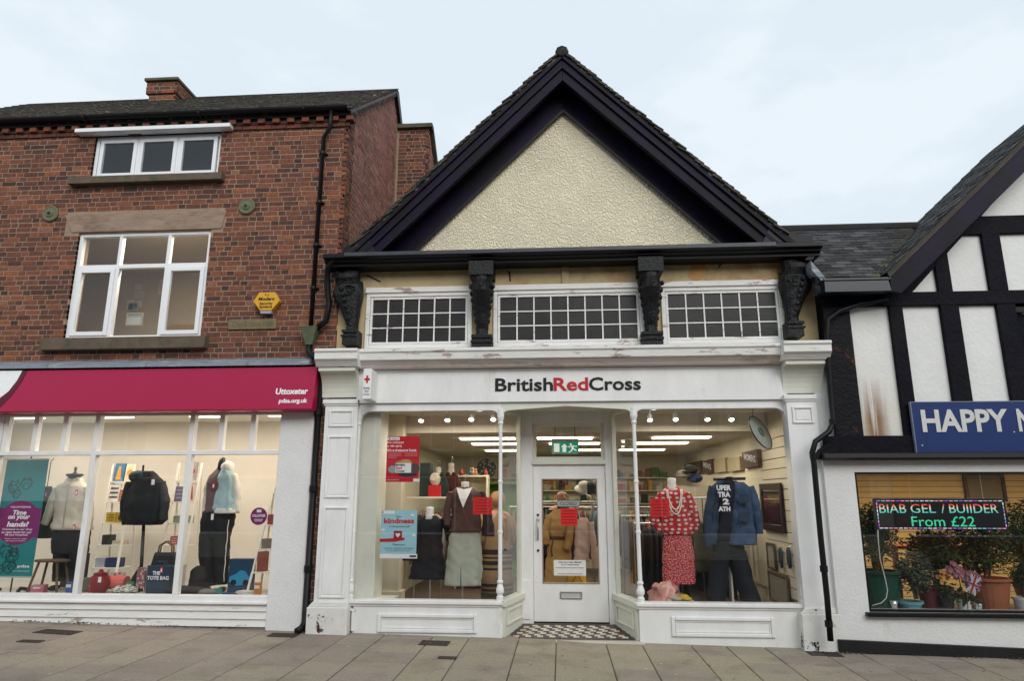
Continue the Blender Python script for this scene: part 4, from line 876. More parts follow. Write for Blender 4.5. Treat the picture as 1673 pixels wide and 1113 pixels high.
# right: slatwall boards
q = MB(); q.box(x1i-.012, x1i-.004, YG+.15, 10.6, .5, 2.7); q.obj('slat_backing', plain('slat_groove', (.12,.1,.07)), RC)
for i in range(16):
    q = MB(); q.box(x1i-.035, x1i-.012, YG+.15, 10.6, .5+i*.14, .5+i*.14+.128); q.obj('slat_board', CREAMI, RC)
q = MB(); q.box(x1i-.3, x1i-.013, 10.61, 16, .9, 2.35) if False else q.box(x1i-.03, x1i-.013, 10.62, 16, .5, 2.28); q.obj('wall_panel', CREAMI, RC)
# upper floor mass so no light leaks
q = MB(); q.box(XL+.02, XR-.02, 9.3, 16, 3.25, 5.0); q.obj('upper_core', DARKROOM, RC)
# lamps
PAN = emit('white_panel', (1,.93,.74), 4)
for row, Yl in enumerate((11.55, 12.75, 14.6)):
    for c, xc_ in enumerate((-1.22, .08, 2.0)):
        xl_ = xc_ + (.05, .18, -.15)[c]*row
        t = thing('ceiling_panel_light', (xl_, Yl, zc2-.02), 'lit rectangular panel light on the gabled shop ceiling', 'light', 'panel lights on the gabled shop ceiling')
        q = MB(); q.box(xl_-.46, xl_+.46, Yl-.15, Yl+.15, zc2-.022, zc2-.003); q.obj('diffuser', PAN, t)
        q = MB(); q.frame(xl_-.48, xl_+.48, 0, .34, .02, 0, .02); q.xf(Matrix.Translation((0, Yl-.17, zc2-.003)) @ Matrix.Rotation(pi/2, 4, 'X')); q.xf(Matrix.Scale(1,4)); q.obj('rim', CEIL, t)
        ld = bpy.data.lights.new('panel', 'AREA'); ld.shape = 'RECTANGLE'; ld.size = .9; ld.size_y = .28; ld.energy = 9; ld.color = (1,.88,.66); lo = bpy.data.objects.new('panel_lamp', ld); COL.objects.link(lo); place(lo, (xl_, Yl, zc2-.035), t)
for px, py in ((688,688),(731,687),(770,686),(806,686),(1062,687),(1104,686),(1156,686),(1195,686)):
    X, Z = F(px, py, 9.75)
    t = thing('track_spotlight', (X, 9.75, Z), 'small white ceiling spotlight lit above the gabled shop window', 'spotlight', 'spotlights above the gabled shop windows')
    M = Matrix.Translation((X, 9.75, Z)) @ Matrix.Rotation(-.5, 4, 'X')
    q = MB(); q.lathe(0, 0, [(.028,.1),(.04,.06),(.042,0),(.036,0)], 12); q.xf(M); q.obj('can', WHITE_CLEAN, t, smooth=True)
    q = MB(); q.tube([(X,9.75,Z+.08),(X,9.75,zc0-.03)], .01, 6); q.obj('stem', WHITE_CLEAN, t)
    q = MB(); q.lathe(0, 0, [(.034,.01),(.034,-.004)], 12); q.xf(M); q.obj('bulb', emit('spot_bulb', (1,.92,.75), 12), t)
    ld = bpy.data.lights.new('spot', 'AREA'); ld.shape = 'DISK'; ld.size = .07; ld.energy = 3.2; ld.color = (1,.88,.68); lo = bpy.data.objects.new('spot_lamp', ld); COL.objects.link(lo); place(lo, (X, 9.755, Z-.02), t)
for px, py in ((782,679),(1070,677)):
    X, Z = F(px, py, 9.45); t = thing('downlight', (X, 9.45, zc0-.045), 'oval bright downlight set in the gabled shop window ceiling', 'light', 'downlights in the gabled shop window ceiling'); q = MB(); q.lathe(X, 9.45, [(.1,zc0-.045),(.1,zc0-.028)], 16); q.obj('lens', emit('downlight_lens', (1,.95,.85), 8), t)
# ================================================================== RIGHT BUILDING (black and white, salon below)
TB_ = thing('timbered_building', (6.0, 8.8, gz(6)), 'black and white timber framed building with slate roof above a beauty salon', 'building')
YT = 8.84; X0T, X1T = 3.44, 10.2
INF = mat('white_infill_plaster', (.78,.78,.76), .8, var=.05, scale=3, bump=.6, bscale=22, col2=(.62,.6,.55), c2lo=.6, c2hi=.8)
def G8(x, y): return F(x, y, 8.8)
apx = 6.95; sl = 1.03; zi = lambda x: 4.369 + sl*(x-4.562)          # inner edge of the rafters
q = MB(); q.prism([(X0T+.02,2.3),(X1T,2.3),(X1T,4.4),(apx, zi(apx)+.15),(4.3,zi(4.3)+.3),(X0T+.02,4.45)], YT+.02, YT+.3); q.obj('core_wall', TIMBER, TB_)
# infill panels, each its own plaster field
def streak_mat():
    m = mat('rust_streaked_plaster', (.78,.78,.75), .8, var=.05, scale=3, bump=.6, bscale=22); t = m.node_tree; P = t.nodes['Principled BSDF']; L = t.links.new
    base = P.inputs['Base Color'].links[0].from_socket
    g = N(t, 'ShaderNodeNewGeometry'); mp = N(t, 'ShaderNodeMapping'); mp.inputs['Scale'].default_value = (14,1,.5); n1 = N(t, 'ShaderNodeTexNoise'); n1.inputs['Scale'].default_value = 1.3; n1.inputs['Detail'].default_value = 5
    sp = N(t, 'ShaderNodeSeparateXYZ'); L(g.outputs['Position'], sp.inputs[0]); L(g.outputs['Position'], mp.inputs[0]); L(mp.outputs[0], n1.inputs['Vector'])
    a = N(t, 'ShaderNodeMapRange'); a.inputs[1].default_value = 3.3; a.inputs[2].default_value = 2.75; L(sp.outputs['Z'], a.inputs[0])
    bx = N(t, 'ShaderNodeMath', operation='SUBTRACT'); bx.inputs[1].default_value = 3.93; L(sp.outputs['X'], bx.inputs[0]); ab = N(t, 'ShaderNodeMath', operation='ABSOLUTE'); L(bx.outputs[0], ab.inputs[0])
    w_ = N(t, 'ShaderNodeMapRange'); w_.inputs[1].default_value = .2; w_.inputs[2].default_value = .06; L(ab.outputs[0], w_.inputs[0])
    m1 = N(t, 'ShaderNodeMath', operation='MULTIPLY'); L(a.outputs[0], m1.inputs[0]); L(w_.outputs[0], m1.inputs[1])
    nr = N(t, 'ShaderNodeMapRange'); nr.inputs[1].default_value = .36; nr.inputs[2].default_value = .5; L(n1.outputs[0], nr.inputs[0])
    m2 = N(t, 'ShaderNodeMath', operation='MULTIPLY'); L(m1.outputs[0], m2.inputs[0]); L(nr.outputs[0], m2.inputs[1])
    mm = N(t, 'ShaderNodeMixRGB'); mm.inputs[2].default_value = (.2,.05,.02,1); L(m2.outputs[0], mm.inputs[0]); L(base, mm.inputs[1])
    y1 = N(t, 'ShaderNodeMapRange'); y1.inputs[1].default_value = 3.6; y1.inputs[2].default_value = 2.5; y1.inputs[4].default_value = .3; L(sp.outputs['Z'], y1.inputs[0])
    m3 = N(t, 'ShaderNodeMixRGB'); m3.inputs[2].default_value = (.55,.5,.32,1); L(y1.outputs[0], m3.inputs[0]); L(mm.outputs[0], m3.inputs[1]); L(m3.outputs[0], P.inputs['Base Color'])
    return m
def panel(pts, mm=INF, nm='infill_panel'): q = MB(); q.prism(pts, YT-.0, YT+.018); q.obj(nm, mm, TB_)
panel([(3.74,2.52),(4.26,2.52),(4.26,4.21),(3.74,4.21)], streak_mat())
panel([(4.41,2.52),(4.895,2.52),(4.895,4.2),(4.41,4.2)]); panel([(5.1,2.52),(5.58,2.52),(5.58,4.19),(5.1,4.19)])
panel([(6.4,2.52),(6.9,2.52),(6.9,4.19),(6.4,4.19)]); panel([(7.1,2.52),(7.6,2.52),(7.6,4.19),(7.1,4.19)])
panel([(4.55,4.36),(4.9,4.36),(4.9,zi(4.9)+.01)]); 
panel([(5.065,4.37),(5.535,4.37),(5.535,5.145),(5.33,5.145),(5.065,zi(5.065)+.01)]); panel([(5.745,4.37),(6.2,4.37),(6.2,5.165),(5.745,5.165)]); panel([(6.4,4.37),(6.9,4.37),(6.9,5.165),(6.4,5.165)])
panel([(5.58,5.395),(6.7,5.395),(6.7,zi(6.7)-.1),(6.5,zi(6.5)+.0)])
# timbers, standing proud of the plaster
def timber(pts, nm='timber_post', mm=TIMBER, pr=.05):
    q = MB(); q.prism(pts, YT-pr, YT+.019); q.jitter(.006, sc=9); q.obj(nm, mm, TB_, bevel=.008)
timber([(X0T-.02,2.5),(3.755,2.5),(3.755,4.2),(X0T-.02,4.2)], mm=TIMBER_RUST)
for a, b in ((4.245,4.42),(4.88,5.11),(5.57,5.8),(6.3,6.42),(6.88,7.12)): timber([(a,2.5),(b,2.5),(b,4.2),(a,4.2)])
timber([(X0T-.02,4.19),(8.5,4.19),(8.5,4.37),(X0T-.02,4.37)], 'wall_plate', pr=.06)
for a, b in ((4.893,5.07),(5.527,5.752),(6.19,6.41)): timber([(a,4.37),(b,4.37),(b,5.16 if b > 5.3 else zi(b)+.05),(a,5.16 if b > 5.3 else zi(a)+.05)], 'gable_stud')
timber([(5.27,5.14),(6.9,5.15),(6.9,5.4),(5.5,5.395)], 'collar_beam')
timber([(4.4,zi(4.4)-.0),(apx,zi(apx)),(apx,zi(apx)+.15),(4.2,zi(4.2)+.3)], 'principal_rafter', pr=.045)
# dark casement at the right
q = MB(); a, b = FX(1640,560,8.8), 6.3; q.frame(a+.02, b, 2.95, 4.15, .07, YT-.045, YT+.01); wv = q.obj('casement_window', BLACK, TB_)
q = MB(); q.box(a+.09, b-.07, YT-.02, YT-.014, 3.02, 4.08); q.obj('pane', GLASS_UP, wv)
# bargeboard
YR = 8.48
b0 = F(1447, 446, YR); b1 = F(1673, 224, YR); slb = (b1[1]-b0[1])/(b1[0]-b0[0])
zo = lambda x: b0[1] + slb*(x-b0[0]); xap = 6.95
q = MB(); q.prism([(b0[0],zo(b0[0])),(xap,zo(xap)),(xap,zo(xap)-.42),(b0[0]+.16,zo(b0[0]+.16)-.42),(b0[0]+.04,zo(b0[0])-.24)], YR, YR+.06); q.obj('bargeboard', PURPLE, TB_, bevel=.006)
q = MB(); q.prism([(b0[0],zo(b0[0])+.0),(xap,zo(xap)),(xap,zo(xap)-.1),(b0[0]+.03,zo(b0[0]+.03)-.1)], YR-.03, YR); q.obj('verge_mould', mat('grey_verge', (.06,.055,.05), .8, var=.3), TB_, bevel=.005)
q = MB(); q.prism([(xap,zo(xap)),(xap+4,zo(xap)-4*slb),(xap+4,zo(xap)-4*slb-.4),(xap,zo(xap)-.5)], YR, YR+.06); q.obj('bargeboard', PURPLE, TB_)
q = MB(); q.prism([(b0[0]+.1,zo(b0[0]+.1)-.2),(xap,zo(xap)-.2),(xap,zo(xap)-.24),(b0[0]+.1,zo(b0[0]+.1)-.24)], YR+.065, YT+.02); q.obj('soffit', BLACK, TB_)
# roof slopes
q = MB(); q.prism([(b0[0]-.1,zo(b0[0]-.1)+.0),(xap,zo(xap)+.0),(xap+4,zo(xap)-4*slb),(xap+4,zo(xap)-4*slb-.12),(xap,zo(xap)-.12),(b0[0]-.1,zo(b0[0]-.1)-.12)], YR+.02, 10.8); GR = q.obj('gable_roof', SLATE, TB_)
ze = FZ(1400, 455, 8.62); RSL = .84
zr_ = ze+1.51*RSL; xv = b0[0]+(zr_-b0[1])/slb+.1; MRoof = MB(); MRoof.add([(3.3,8.62,ze),(b0[0]+.05,8.62,ze),(xv,10.13,zr_),(3.3,10.13,zr_),(3.3,8.64,ze-.08),(b0[0]+.05,8.64,ze-.08),(xv,10.15,zr_-.1),(3.3,10.15,zr_-.1)], [(0,1,2,3),(7,6,5,4),(0,4,5,1),(1,5,6,2),(2,6,7,3),(3,7,4,0)]); MRoof = MRoof.obj('front_roof', SLATE, TB_)
r = random.Random(77)
def slates(parent, n_rows, n_cols, P_, rotm, clip, wd=.2, gauge=.11, nind=300):
    cache = []
    for v in range(7): t_ = MB(); t_.cur = (v+.5)/7; t_.box(-wd/2+.003, wd/2-.003, 0, .22, 0, .009); t_.jitter(.004, sc=30); t_.xf(rotm); cache.append(t_.mesh('slate', SLATE))
    L_ = []
    for i in range(n_rows):
        for j in range(n_cols):
            p = Vector(P_(i*gauge, j*wd + (wd/2 if i % 2 else 0)))
            if clip(p): L_.append(p)
    L_.sort(key=lambda p: (p-Vector((0,0,EYE))).length)
    J = MB()
    for k, p in enumerate(L_):
        p = p + Vector((r.uniform(-.004,.004), 0, r.uniform(-.003,.003)))
        if k < nind: inst('slate', r.choice(cache), p, parent)
        else:
            J.cur = r.random(); s0 = len(J.v); J.box(-wd/2+.003, wd/2-.003, 0, .22, 0, .009); J.xf(Matrix.Translation(p) @ rotm, s0)
    if J.v: stuff(J.obj('slate_rows', SLATE, parent))
tf = math.atan(RSL)
zgab = lambda x: zo(x)
slates(MRoof, 17, 12, lambda u, v: (3.42+v, 8.60+u*cos(tf), ze+.012+u*sin(tf)), Matrix.Rotation(tf-.045, 4, 'X'), lambda p: p.z > zgab(p.x)-.05 and p.y < 10.1, nind=150)
tg = math.atan(slb)
slates(GR, 36, 11, lambda u, v: (b0[0]-.05+u*cos(tg), YR+.03+v, zo(b0[0]-.05)+.012+u*sin(tg)), Matrix.Rotation(-(tg-.045), 4, 'Y') @ Matrix.Rotation(-pi/2, 4, 'Z'), lambda p: (p.z > ze+(p.y-8.6)*RSL-.06 or p.y > 10.3) and p.x < xap and p.y < 10.75, nind=150)
q = MB(); q.tube([(3.3,10.13,ze+1.51*RSL-.02),(xv-.1,10.13,ze+1.51*RSL-.02)], .1, 10); q.obj('ridge', SLATE, MRoof)
q = MB()
for i in range(60): t_ = r.random(); x = b0[0]+.0+t_*1.2; y = 8.62+(zo(x)-ze)/RSL; q.ball((x+r.uniform(-.1,.02), y, zo(x)+.03), r.uniform(.015,.03), 6, 4, (1,1,.6))
stuff(q.obj('moss', MOSS, MRoof))
# gutter box at the eaves
g0, g1 = F(1345, 456, 8.5), F(1452, 476, 8.5)
q = MB(); q.box(g0[0], g1[0]+.03, 8.48, 8.62, g1[1], g0[1]); q.xprism([(8.465,g0[1]),(8.465,g0[1]-.03),(8.48,g0[1]-.04),(8.48,g0[1])], g0[0]-.015, g1[0]+.03); q.obj('box_gutter', mat('blue_black_gutter', (.008,.013,.022), .35, var=.3, spec=.5), TB_, bevel=.004)
q = MB(); q.box(g0[0]+.03, g1[0]+.1, 8.62, YT+.02, g1[1]+.02, g1[1]+.06); q.obj('eaves_soffit', BLACK, TB_)
q = MB(); q.prism([F(1320,430,8.7),F(1350,455,8.6),F(1352,470,8.6),F(1322,445,8.7)], 8.6, 9.0); q.obj('verge_end', LEAD, TB_)
# pipes at the party line
def pp(*pts): return [(F(a, b, Y)[0], Y, F(a, b, Y)[1]) for a, b, Y in pts]
q = MB(); q.tube(pp((1450,490,8.72),(1405,497,8.72),(1372,508,8.72),(1353,522,8.72),(1351,560,8.72),(1357,640,8.72),(1362,690,8.72),(1354,706,8.7),(1332,722,8.66),(1327,740,8.66),(1330,760,8.66),(1341,880,8.66),(1351,975,8.66),(1357,1048,8.66)), .034, 10); q.obj('downpipe', BLACK, TB_, smooth=True)
for px, py in ((1346,930),(1329,745),(1361,690),(1354,1020)):
    x, z = F(px, py, 8.66 if py != 690 else 8.72); q = MB(); q.lathe(x, 8.66 if py != 690 else 8.72, [(.037,z-.035),(.045,z-.035),(.045,z+.035),(.037,z+.035)], 12); q.obj('pipe_collar', BLACK, TB_)
# jetty beam, sloped weathering and string gutter
zb0_ = FZ(1500, 749, 8.7); zb1_ = FZ(1500, 716, 8.7)
q = MB(); q.box(3.3, X1T, 8.76, 9.0, zb0_+.06, 2.53); q.obj('jetty_beam', TIMBER, TB_, bevel=.008)
q = MB(); q.xprism([(8.77,zb0_+.08),(8.66,zb0_+.06),(8.65,zb0_+.0),(8.69,zb0_-.02),(8.77,zb0_-.02)], 3.2, X1T); q.obj('string_course', BLACK, TB_, bevel=.005)
q = MB(); q.prism([(3.16,zb0_+.0),(3.45,zb0_+.0),(3.45,2.55),(3.38,2.5),(3.2,2.36)], 8.74, 8.9); q.obj('jetty_end', TIMBER, TB_, bevel=.01)
# ground floor wall and salon window
YS = 8.85
sx0, sz1 = F(1394, 772, YS); sz0 = FZ(1500, 1001, YS)
q = MB(); wall_with_holes(q, 3.24, X1T, .1, zb0_+.03, YS-.03, YS+.25, [(sx0, 9.0, sz0, sz1)]); q.jitter(.003, sc=5); q.obj('ground_floor_wall', RENDER_W, TB_)
q = MB(); q.add([(3.2,YS-.06,-.3),(X1T,YS-.06,-.3),(X1T,YS+.1,-.3),(3.2,YS+.1,-.3),(3.2,YS-.06,FZ(1375,1046,YS-.06)),(X1T,YS-.06,-.06),(X1T,YS+.1,-.06),(3.2,YS+.1,FZ(1375,1046,YS-.06))], [(0,3,2,1),(4,5,6,7),(0,1,5,4),(1,2,6,5),(2,3,7,6),(3,0,4,7)]); q.obj('plinth', mat('black_plinth', (.012,.012,.014), .5, var=.3, bump=.4, bscale=30), TB_, bevel=.006)
q = MB(); q.frame(sx0, 9.0, sz0, sz1, .025, YS-.02, YS+.06); SWN = q.obj('salon_window', BLACK, TB_)
q = MB(); q.box(sx0+.025, 8.97, YS+.01, YS+.016, sz0+.025, sz1-.025); q.obj('pane', GLASS, SWN)
q = MB(); q.box(sx0-.05, 9.05, YS-.1, YS+.0, sz0-.045, sz0+.0); q.obj('sill', BLACK, SWN, bevel=.005)
# salon interior
TAN = mat('tan_panelling', (.55,.43,.24), .6, var=.12, scale=4, stretch=(1,1,6)); SALF = mat('dark_window_bench', (.05,.045,.04), .5)
YSB = 12.4
for nm, b, mm in (('interior_back_wall',(sx0-.3,9.2,YSB,YSB+.1,-.1,2.6),plain('salon_groove', (.12,.08,.03))),('interior_side_wall',(sx0-.32,sx0-.22,YS+.22,YSB,-.1,2.6),TAN),('interior_side_wall',(9.2,9.3,YS+.22,YSB,-.1,2.6),TAN),('interior_floor',(sx0-.3,9.2,YS+.22,YSB,-.15,-.1),SALF),('interior_ceiling',(sx0-.3,9.2,YS+.22,YSB,2.3,2.4),TAN),('window_bench',(sx0-.2,9.1,YS+.23,9.75,sz0-.12,sz0-.02),SALF)):
    q = MB(); q.box(*b); q.obj(nm, mm, TB_)
for i in range(26): q = MB(); q.box(sx0-.3, 9.2, YSB-.02, YSB, -.1+i*.094, -.1+i*.094+.085); q.obj('wall_board', TAN, TB_)
for X in (4.6, 6.2, 7.6):
    t = thing('salon_strip_light', (X, 10.6, 2.26), 'warm strip light on the tan boarded salon ceiling', 'light', 'salon ceiling lights'); q = MB(); q.box(X-.5, X+.5, 10.56, 10.64, 2.255, 2.295); q.obj('tube', emit('salon_tube', (1,.82,.5), 3), t)
    ld = bpy.data.lights.new('salon', 'AREA'); ld.shape = 'RECTANGLE'; ld.size = 1; ld.size_y = .1; ld.energy = 24; ld.color = (1,.76,.42); lo = bpy.data.objects.new('salon_lamp', ld); COL.objects.link(lo); place(lo, (X, 10.6, 2.24), t)
# blue salon sign
BS = thing('salon_sign', (5.6, 8.75, FZ(1600,740,8.72)), 'blue board sign with bold white capitals above the salon window', 'shop sign')
bx0, bz0, bz1 = FX(1493, 700, 8.72), FZ(1580, 740, 8.72), FZ(1580, 657, 8.72)
q = MB(); q.box(bx0, 8.2, 8.72, 8.755, bz0, bz1); q.obj('board', mat('royal_blue', (.008,.028,.13), .45, var=.06, scale=3), BS, bevel=.003)
q = MB(); q.frame(bx0-.008, 8.21, bz0-.008, bz1+.008, .01, 8.716, 8.758); q.obj('edge_trim', plain('grey_trim', (.2,.22,.3)), BS)
GTX = plain('pale_lettering', (.62,.62,.6))
c0, c1 = FZ(1580, 706, 8.715), FZ(1580, 669, 8.715)
xx = FX(1506, 690, 8.715); wlet = FX(1648, 690, 8.715)-xx
text('HAPPY', xx, xx+wlet, c0, c1, 8.712, GTX, BS, bold=.03, depth=.006)
text('N', FX(1663,690,8.715), FX(1663,690,8.715)+wlet*.17, c0, c1, 8.712, GTX, BS, bold=.03, depth=.006)
for px, py in ((1507,728),(1657,706),(1505,672)): x, z = F(px, py, 8.715); q = MB(); q.disc(x, z, .008, 8.714, 8.72, 8); q.obj('screw', GTX, BS)
# ================================================================== THINGS IN THE WINDOWS
_pc = {}
def C(col, rough=.75, var=.1):
    k = (tuple(round(c, 3) for c in col), rough)
    if k not in _pc: _pc[k] = mat('cloth_%d' % len(_pc), col, rough, var=var, scale=14, bump=.25, bscale=60)
    return _pc[k]
def FXP(px, py, X):            # pixel -> (Y, Z) on the side plane at X
    d = FW + RT*((px-836.5)/FPX) - UP*((py-556.5)/FPX); t = X/d.x; return d.y*t, EYE+d.z*t
def garment(parent, name, Y, rows, mm, ry=.5, fold=.02, k=9, n=28, e=.85, ymax=.16, cap=True, yo=0):
    q = MB(); R_ = []
    for row in rows:
        py, a, b = row[:3]; x0, z = F(a, py, Y); x1, _ = F(b, py, Y); rx = (x1-x0)/2
        R_.append(((x0+x1)/2, Y+yo, z, rx, min(rx*ry, ymax), row[3] if len(row) > 3 else 1))
    D_ = []                       # resample to close rings, then crease the surface
    for A_, B_ in zip(R_[:-1], R_[1:]):
        m_ = max(1, int(abs(A_[2]-B_[2])/.022)); D_ += [tuple(u+(v-u)*i/m_ for u, v in zip(A_, B_)) for i in range(m_)]
    D_.append(R_[-1]); q.rings(D_, n=44, fold=fold, k=k, ph=rows[0][1]*.37, e=e, cap=cap)
    for i, p in enumerate(q.v):
        c_ = Vector((sum(R_[0][:1]), Y+yo, p.z)); d_ = (p-c_).normalized(); w1 = noise.noise(Vector((p.x*5, p.y*5, p.z*13+p.x*9+rows[0][1]))); w2 = noise.noise(Vector((p.x*22+p.z*8, p.y*22, p.z*16-p.x*14)))
        q.v[i] = p + d_*(.016*w1+.009*w2)*(0 if len(rows) == 2 else 1)
    return q.obj(name, mm, parent, smooth=True)
def smooth_path(pts, rad):
    if not hasattr(rad, '__len__'): rad = [rad]*len(pts)
    P_, R_ = [], []
    for i in range(len(pts)-1):
        m_ = max(2, int((Vector(pts[i+1])-Vector(pts[i])).length/.02))
        for k in range(m_): t_ = k/m_; P_.append(Vector(pts[i]).lerp(Vector(pts[i+1]), t_)); R_.append(rad[i]+(rad[i+1]-rad[i])*t_)
    return P_ + [Vector(pts[-1])], R_ + [rad[-1]]
def limb(parent, name, Y, pts, rad, mm, yo=0):
    q = MB(); q.tube([(F(a, b, Y)[0], Y+yo, F(a, b, Y)[1]) for a, b in pts], rad, 12) if len(pts) < 2 else q.tube(*smooth_path([(F(a, b, Y)[0], Y+yo, F(a, b, Y)[1]) for a, b in pts], rad), 16); q.jitter(.012, sc=10); q.jitter(.005 if hasattr(rad, '__len__') else 0, sc=34); return q.obj(name, mm, parent, smooth=True)
def base_at(px, py, Y, z=None): x, zz = F(px, py, Y); return (x, Y, z if z is not None else zz)
def pad(rows):                  # rounded closing ring on top
    return rows
FLR = zb-.03                    # pet charity display floor
BLKC, WHT = C((.012,.012,.014)), plain('mannequin_white', (.75,.72,.66))
KW, KP = plain('black_plastic', (.012,.012,.012), .35), plain('tag_red', (.55,.03,.06))
def swing_tag(parent, px, py, Y, w_=5, h_=9, mm=None):
    x0, z0 = F(px-w_/2, py+h_/2, Y); x1, z1 = F(px+w_/2, py-h_/2, Y); q = MB(); q.box(x0, x1, Y-.003, Y, z0, z1); q.obj('price_tag', mm or KP, parent)
    q = MB(); q.box(x0+.008, x1-.008, Y-.005, Y-.003, z0+.012, z1-.02); q.obj('tag_print', WTXT, parent)
def slab(name, label, cat, px0, py0, px1, py1, Y, th, mm, group=None, bevel=0, lean=0):
    x0, z0 = F(px0, py1, Y); x1, z1 = F(px1, py0, Y); q = MB(); q.box(x0, x1, Y, Y+th, z0, z1)
    if lean: q.xf(Matrix.Translation((0,Y,z0)) @ Matrix.Rotation(lean,4,'X') @ Matrix.Translation((0,-Y,-z0)))
    return tag(q.obj(name, mm, bevel=bevel), label, cat, group)
def decal(parent, name, px0, py0, px1, py1, Y, mm, th=.0015):
    x0, z0 = F(px0, py1, Y); x1, z1 = F(px1, py0, Y); q = MB(); q.box(x0, x1, Y-th, Y-.0003, z0, z1); return q.obj(name, mm, parent)
def tpx(s, px0, py0, px1, py1, Y, mm, parent, bold=.02, **k):
    x0, z0 = F(px0, py1, Y); x1, z1 = F(px1, py0, Y); return text(s, x0, x1, z0, z1, Y, mm, parent, bold=bold, depth=0, **k)

# ---- pet charity shop window -------------------------------------------------
TEAL, PURP = mat('teal_banner', (.012,.2,.2), .5, var=.05), plain('magenta_ellipse', (.2,.01,.13)); TEALD = plain('dark_teal_drawing', (.006,.06,.06))
bx0, bz1 = F(12, 752, 9.3); bx1, bz0 = FX(80, 752, 9.3), FZ(30, 942, 9.3)
bx0 = bx1-.62
BN = thing('roll_up_banner', ((bx0+bx1)/2, 9.3, FLR), 'teal roll-up banner with purple oval asking for volunteers in the pet charity window', 'banner')
q = MB(); q.box(bx0, bx1, 9.3, 9.304, bz0, bz1); q.obj('sheet', TEAL, BN)
q = MB(); q.box(bx0-.02, bx1+.02, 9.28, 9.33, bz1, bz1+.02); q.box(bx0-.02, bx1+.02, 9.28, 9.33, bz0-.02, bz0); q.obj('rail', plain('banner_grey', (.4,.42,.42), .3), BN)
for s in (0, 1): q = MB(); x = bx0+.1+s*.42; q.tube([(x,9.22,FLR+.02),(x,9.26,FLR+.06),(x,9.31,FLR+.05),(x,9.42,FLR+.02)], .025, 8); q.obj('foot', KW, BN)
q = MB(); q.tube([((bx0+bx1)/2,9.35,FLR),((bx0+bx1)/2,9.35,bz1+.05)], .01, 6); q.obj('pole', KW, BN)
cxb = (bx0+bx1)/2; czb = bz0+(bz1-bz0)*.45
q = MB(); q.disc(cxb, czb, .308, 9.297, 9.2995, 32, rz=.3); q.prism([(cxb-.31,czb-.2),(cxb+.31,czb-.2),(cxb+.31,czb+.2),(cxb-.31,czb+.2)], 9.2973, 9.2993); q.obj('oval', PURP, BN)
def bt(s, z, h, w_, bold=.02, sh=0): text(s, cxb-w_/2, cxb+w_/2, czb+z, czb+z+h, 9.2962, WTXT, BN, bold=bold, depth=0, shear=sh)
bt('VOLUNTEERING', .2, .025, .3, .01); bt('Time', .105, .065, .2, .04, .15); bt('on your', .03, .065, .32, .04, .15); bt('hands?', -.055, .072, .32, .04, .15)
bt('Volunteer in our shop', -.105, .03, .44, .02, .15); bt('to raise funds for our', -.142, .03, .44, .02, .15); bt('48 pet hospitals', -.18, .03, .34, .02, .15); bt('Please stand or apply', -.225, .02, .32, 0, .15); bt('pdsa.org.uk/volunteer', -.252, .018, .3, 0, .15)
text('pdsa', cxb+.09, cxb+.26, bz0+.1, bz0+.15, 9.2962, WTXT, BN, bold=.02, depth=0); text('www.pdsa.org.uk', cxb+.02, cxb+.27, bz0+.055, bz0+.075, 9.2962, WTXT, BN, bold=0, depth=0)
r = random.Random(14)
q = MB()
for i in range(10):              # loose line drawings of sleeping pets
    zz = r.choice([r.uniform(czb+.34, bz1-.1), r.uniform(bz0+.06, czb-.36)]); xx = bx0+r.uniform(.1,.52); R1 = r.uniform(.05,.09)
    q.tube([(xx+R1*cos(a)*(1+.2*sin(3*a)), 9.297, zz+R1*sin(a)*.9) for a in [k*.45 for k in range(15)]], .006, 5)
    q.tube([(xx+R1*.5*cos(a), 9.297, zz+R1*.4*sin(a)-.01) for a in [k*.5 for k in range(9)]], .005, 5)
    for s in (-1, 1): q.tube([(xx+s*R1*.3,9.297,zz+R1*.8),(xx+s*R1*.6,9.297,zz+R1*1.25),(xx+s*R1*.8,9.297,zz+R1*.7)], .006, 5)
stuff(q.obj('pet_drawings', TEALD, BN))
# cream fleece mannequin
M1 = thing('mannequin', base_at(110, 965, 9.6, FLR), 'mannequin in cream zip fleece and black trousers beside the teal banner', 'mannequin')
CRF = C((.55,.5,.4)); Y = 9.6
garment(M1, 'fleece', Y, [(866,88,148),(862,87,149),(845,92,146),(820,92,147),(803,92,147),(793,97,143),(788,106,136),(780,112,132)], CRF, .55, .025)
limb(M1, 'sleeve', Y, [(98,797),(91,815),(83,838),(75,857)], [.05,.065,.06,.045], CRF, -.03); limb(M1, 'sleeve', Y, [(143,797),(148,820),(148,845),(146,860)], [.05,.065,.06,.045], CRF, -.03)
q = MB(); x, z = F(122, 778, Y); q.lathe(x, Y, [(.04,z-.06),(.09,z-.01),(.12,z+.015),(.1,z+.03),(.03,z+.035),(.015,z+.06),(.02,z+.11),(.012,z+.13)], 16); q.obj('neck_cap', KW, M1, smooth=True)
q = MB(); xx = FX(121, 820, Y); q.box(xx-.004, xx+.004, Y-.168, Y-.155, FZ(121,862,Y), FZ(121,790,Y)); q.obj('zip', C((.35,.32,.26)), M1)
garment(M1, 'trousers_top', Y, [(905,86,142),(885,86,144),(864,90,146)], C((.01,.01,.011)), .5, .02)
for a, b in (((104,890),(96,950)), ((130,890),(124,950))): limb(M1, 'trouser_leg', Y, [a, ((a[0]+b[0])/2,(a[1]+b[1])/2), b], [.125,.1,.085], C((.01,.01,.011)))
swing_tag(M1, 125, 805, Y-.17); swing_tag(M1, 121, 862, Y-.17); swing_tag(M1, 75, 808, 9.5)
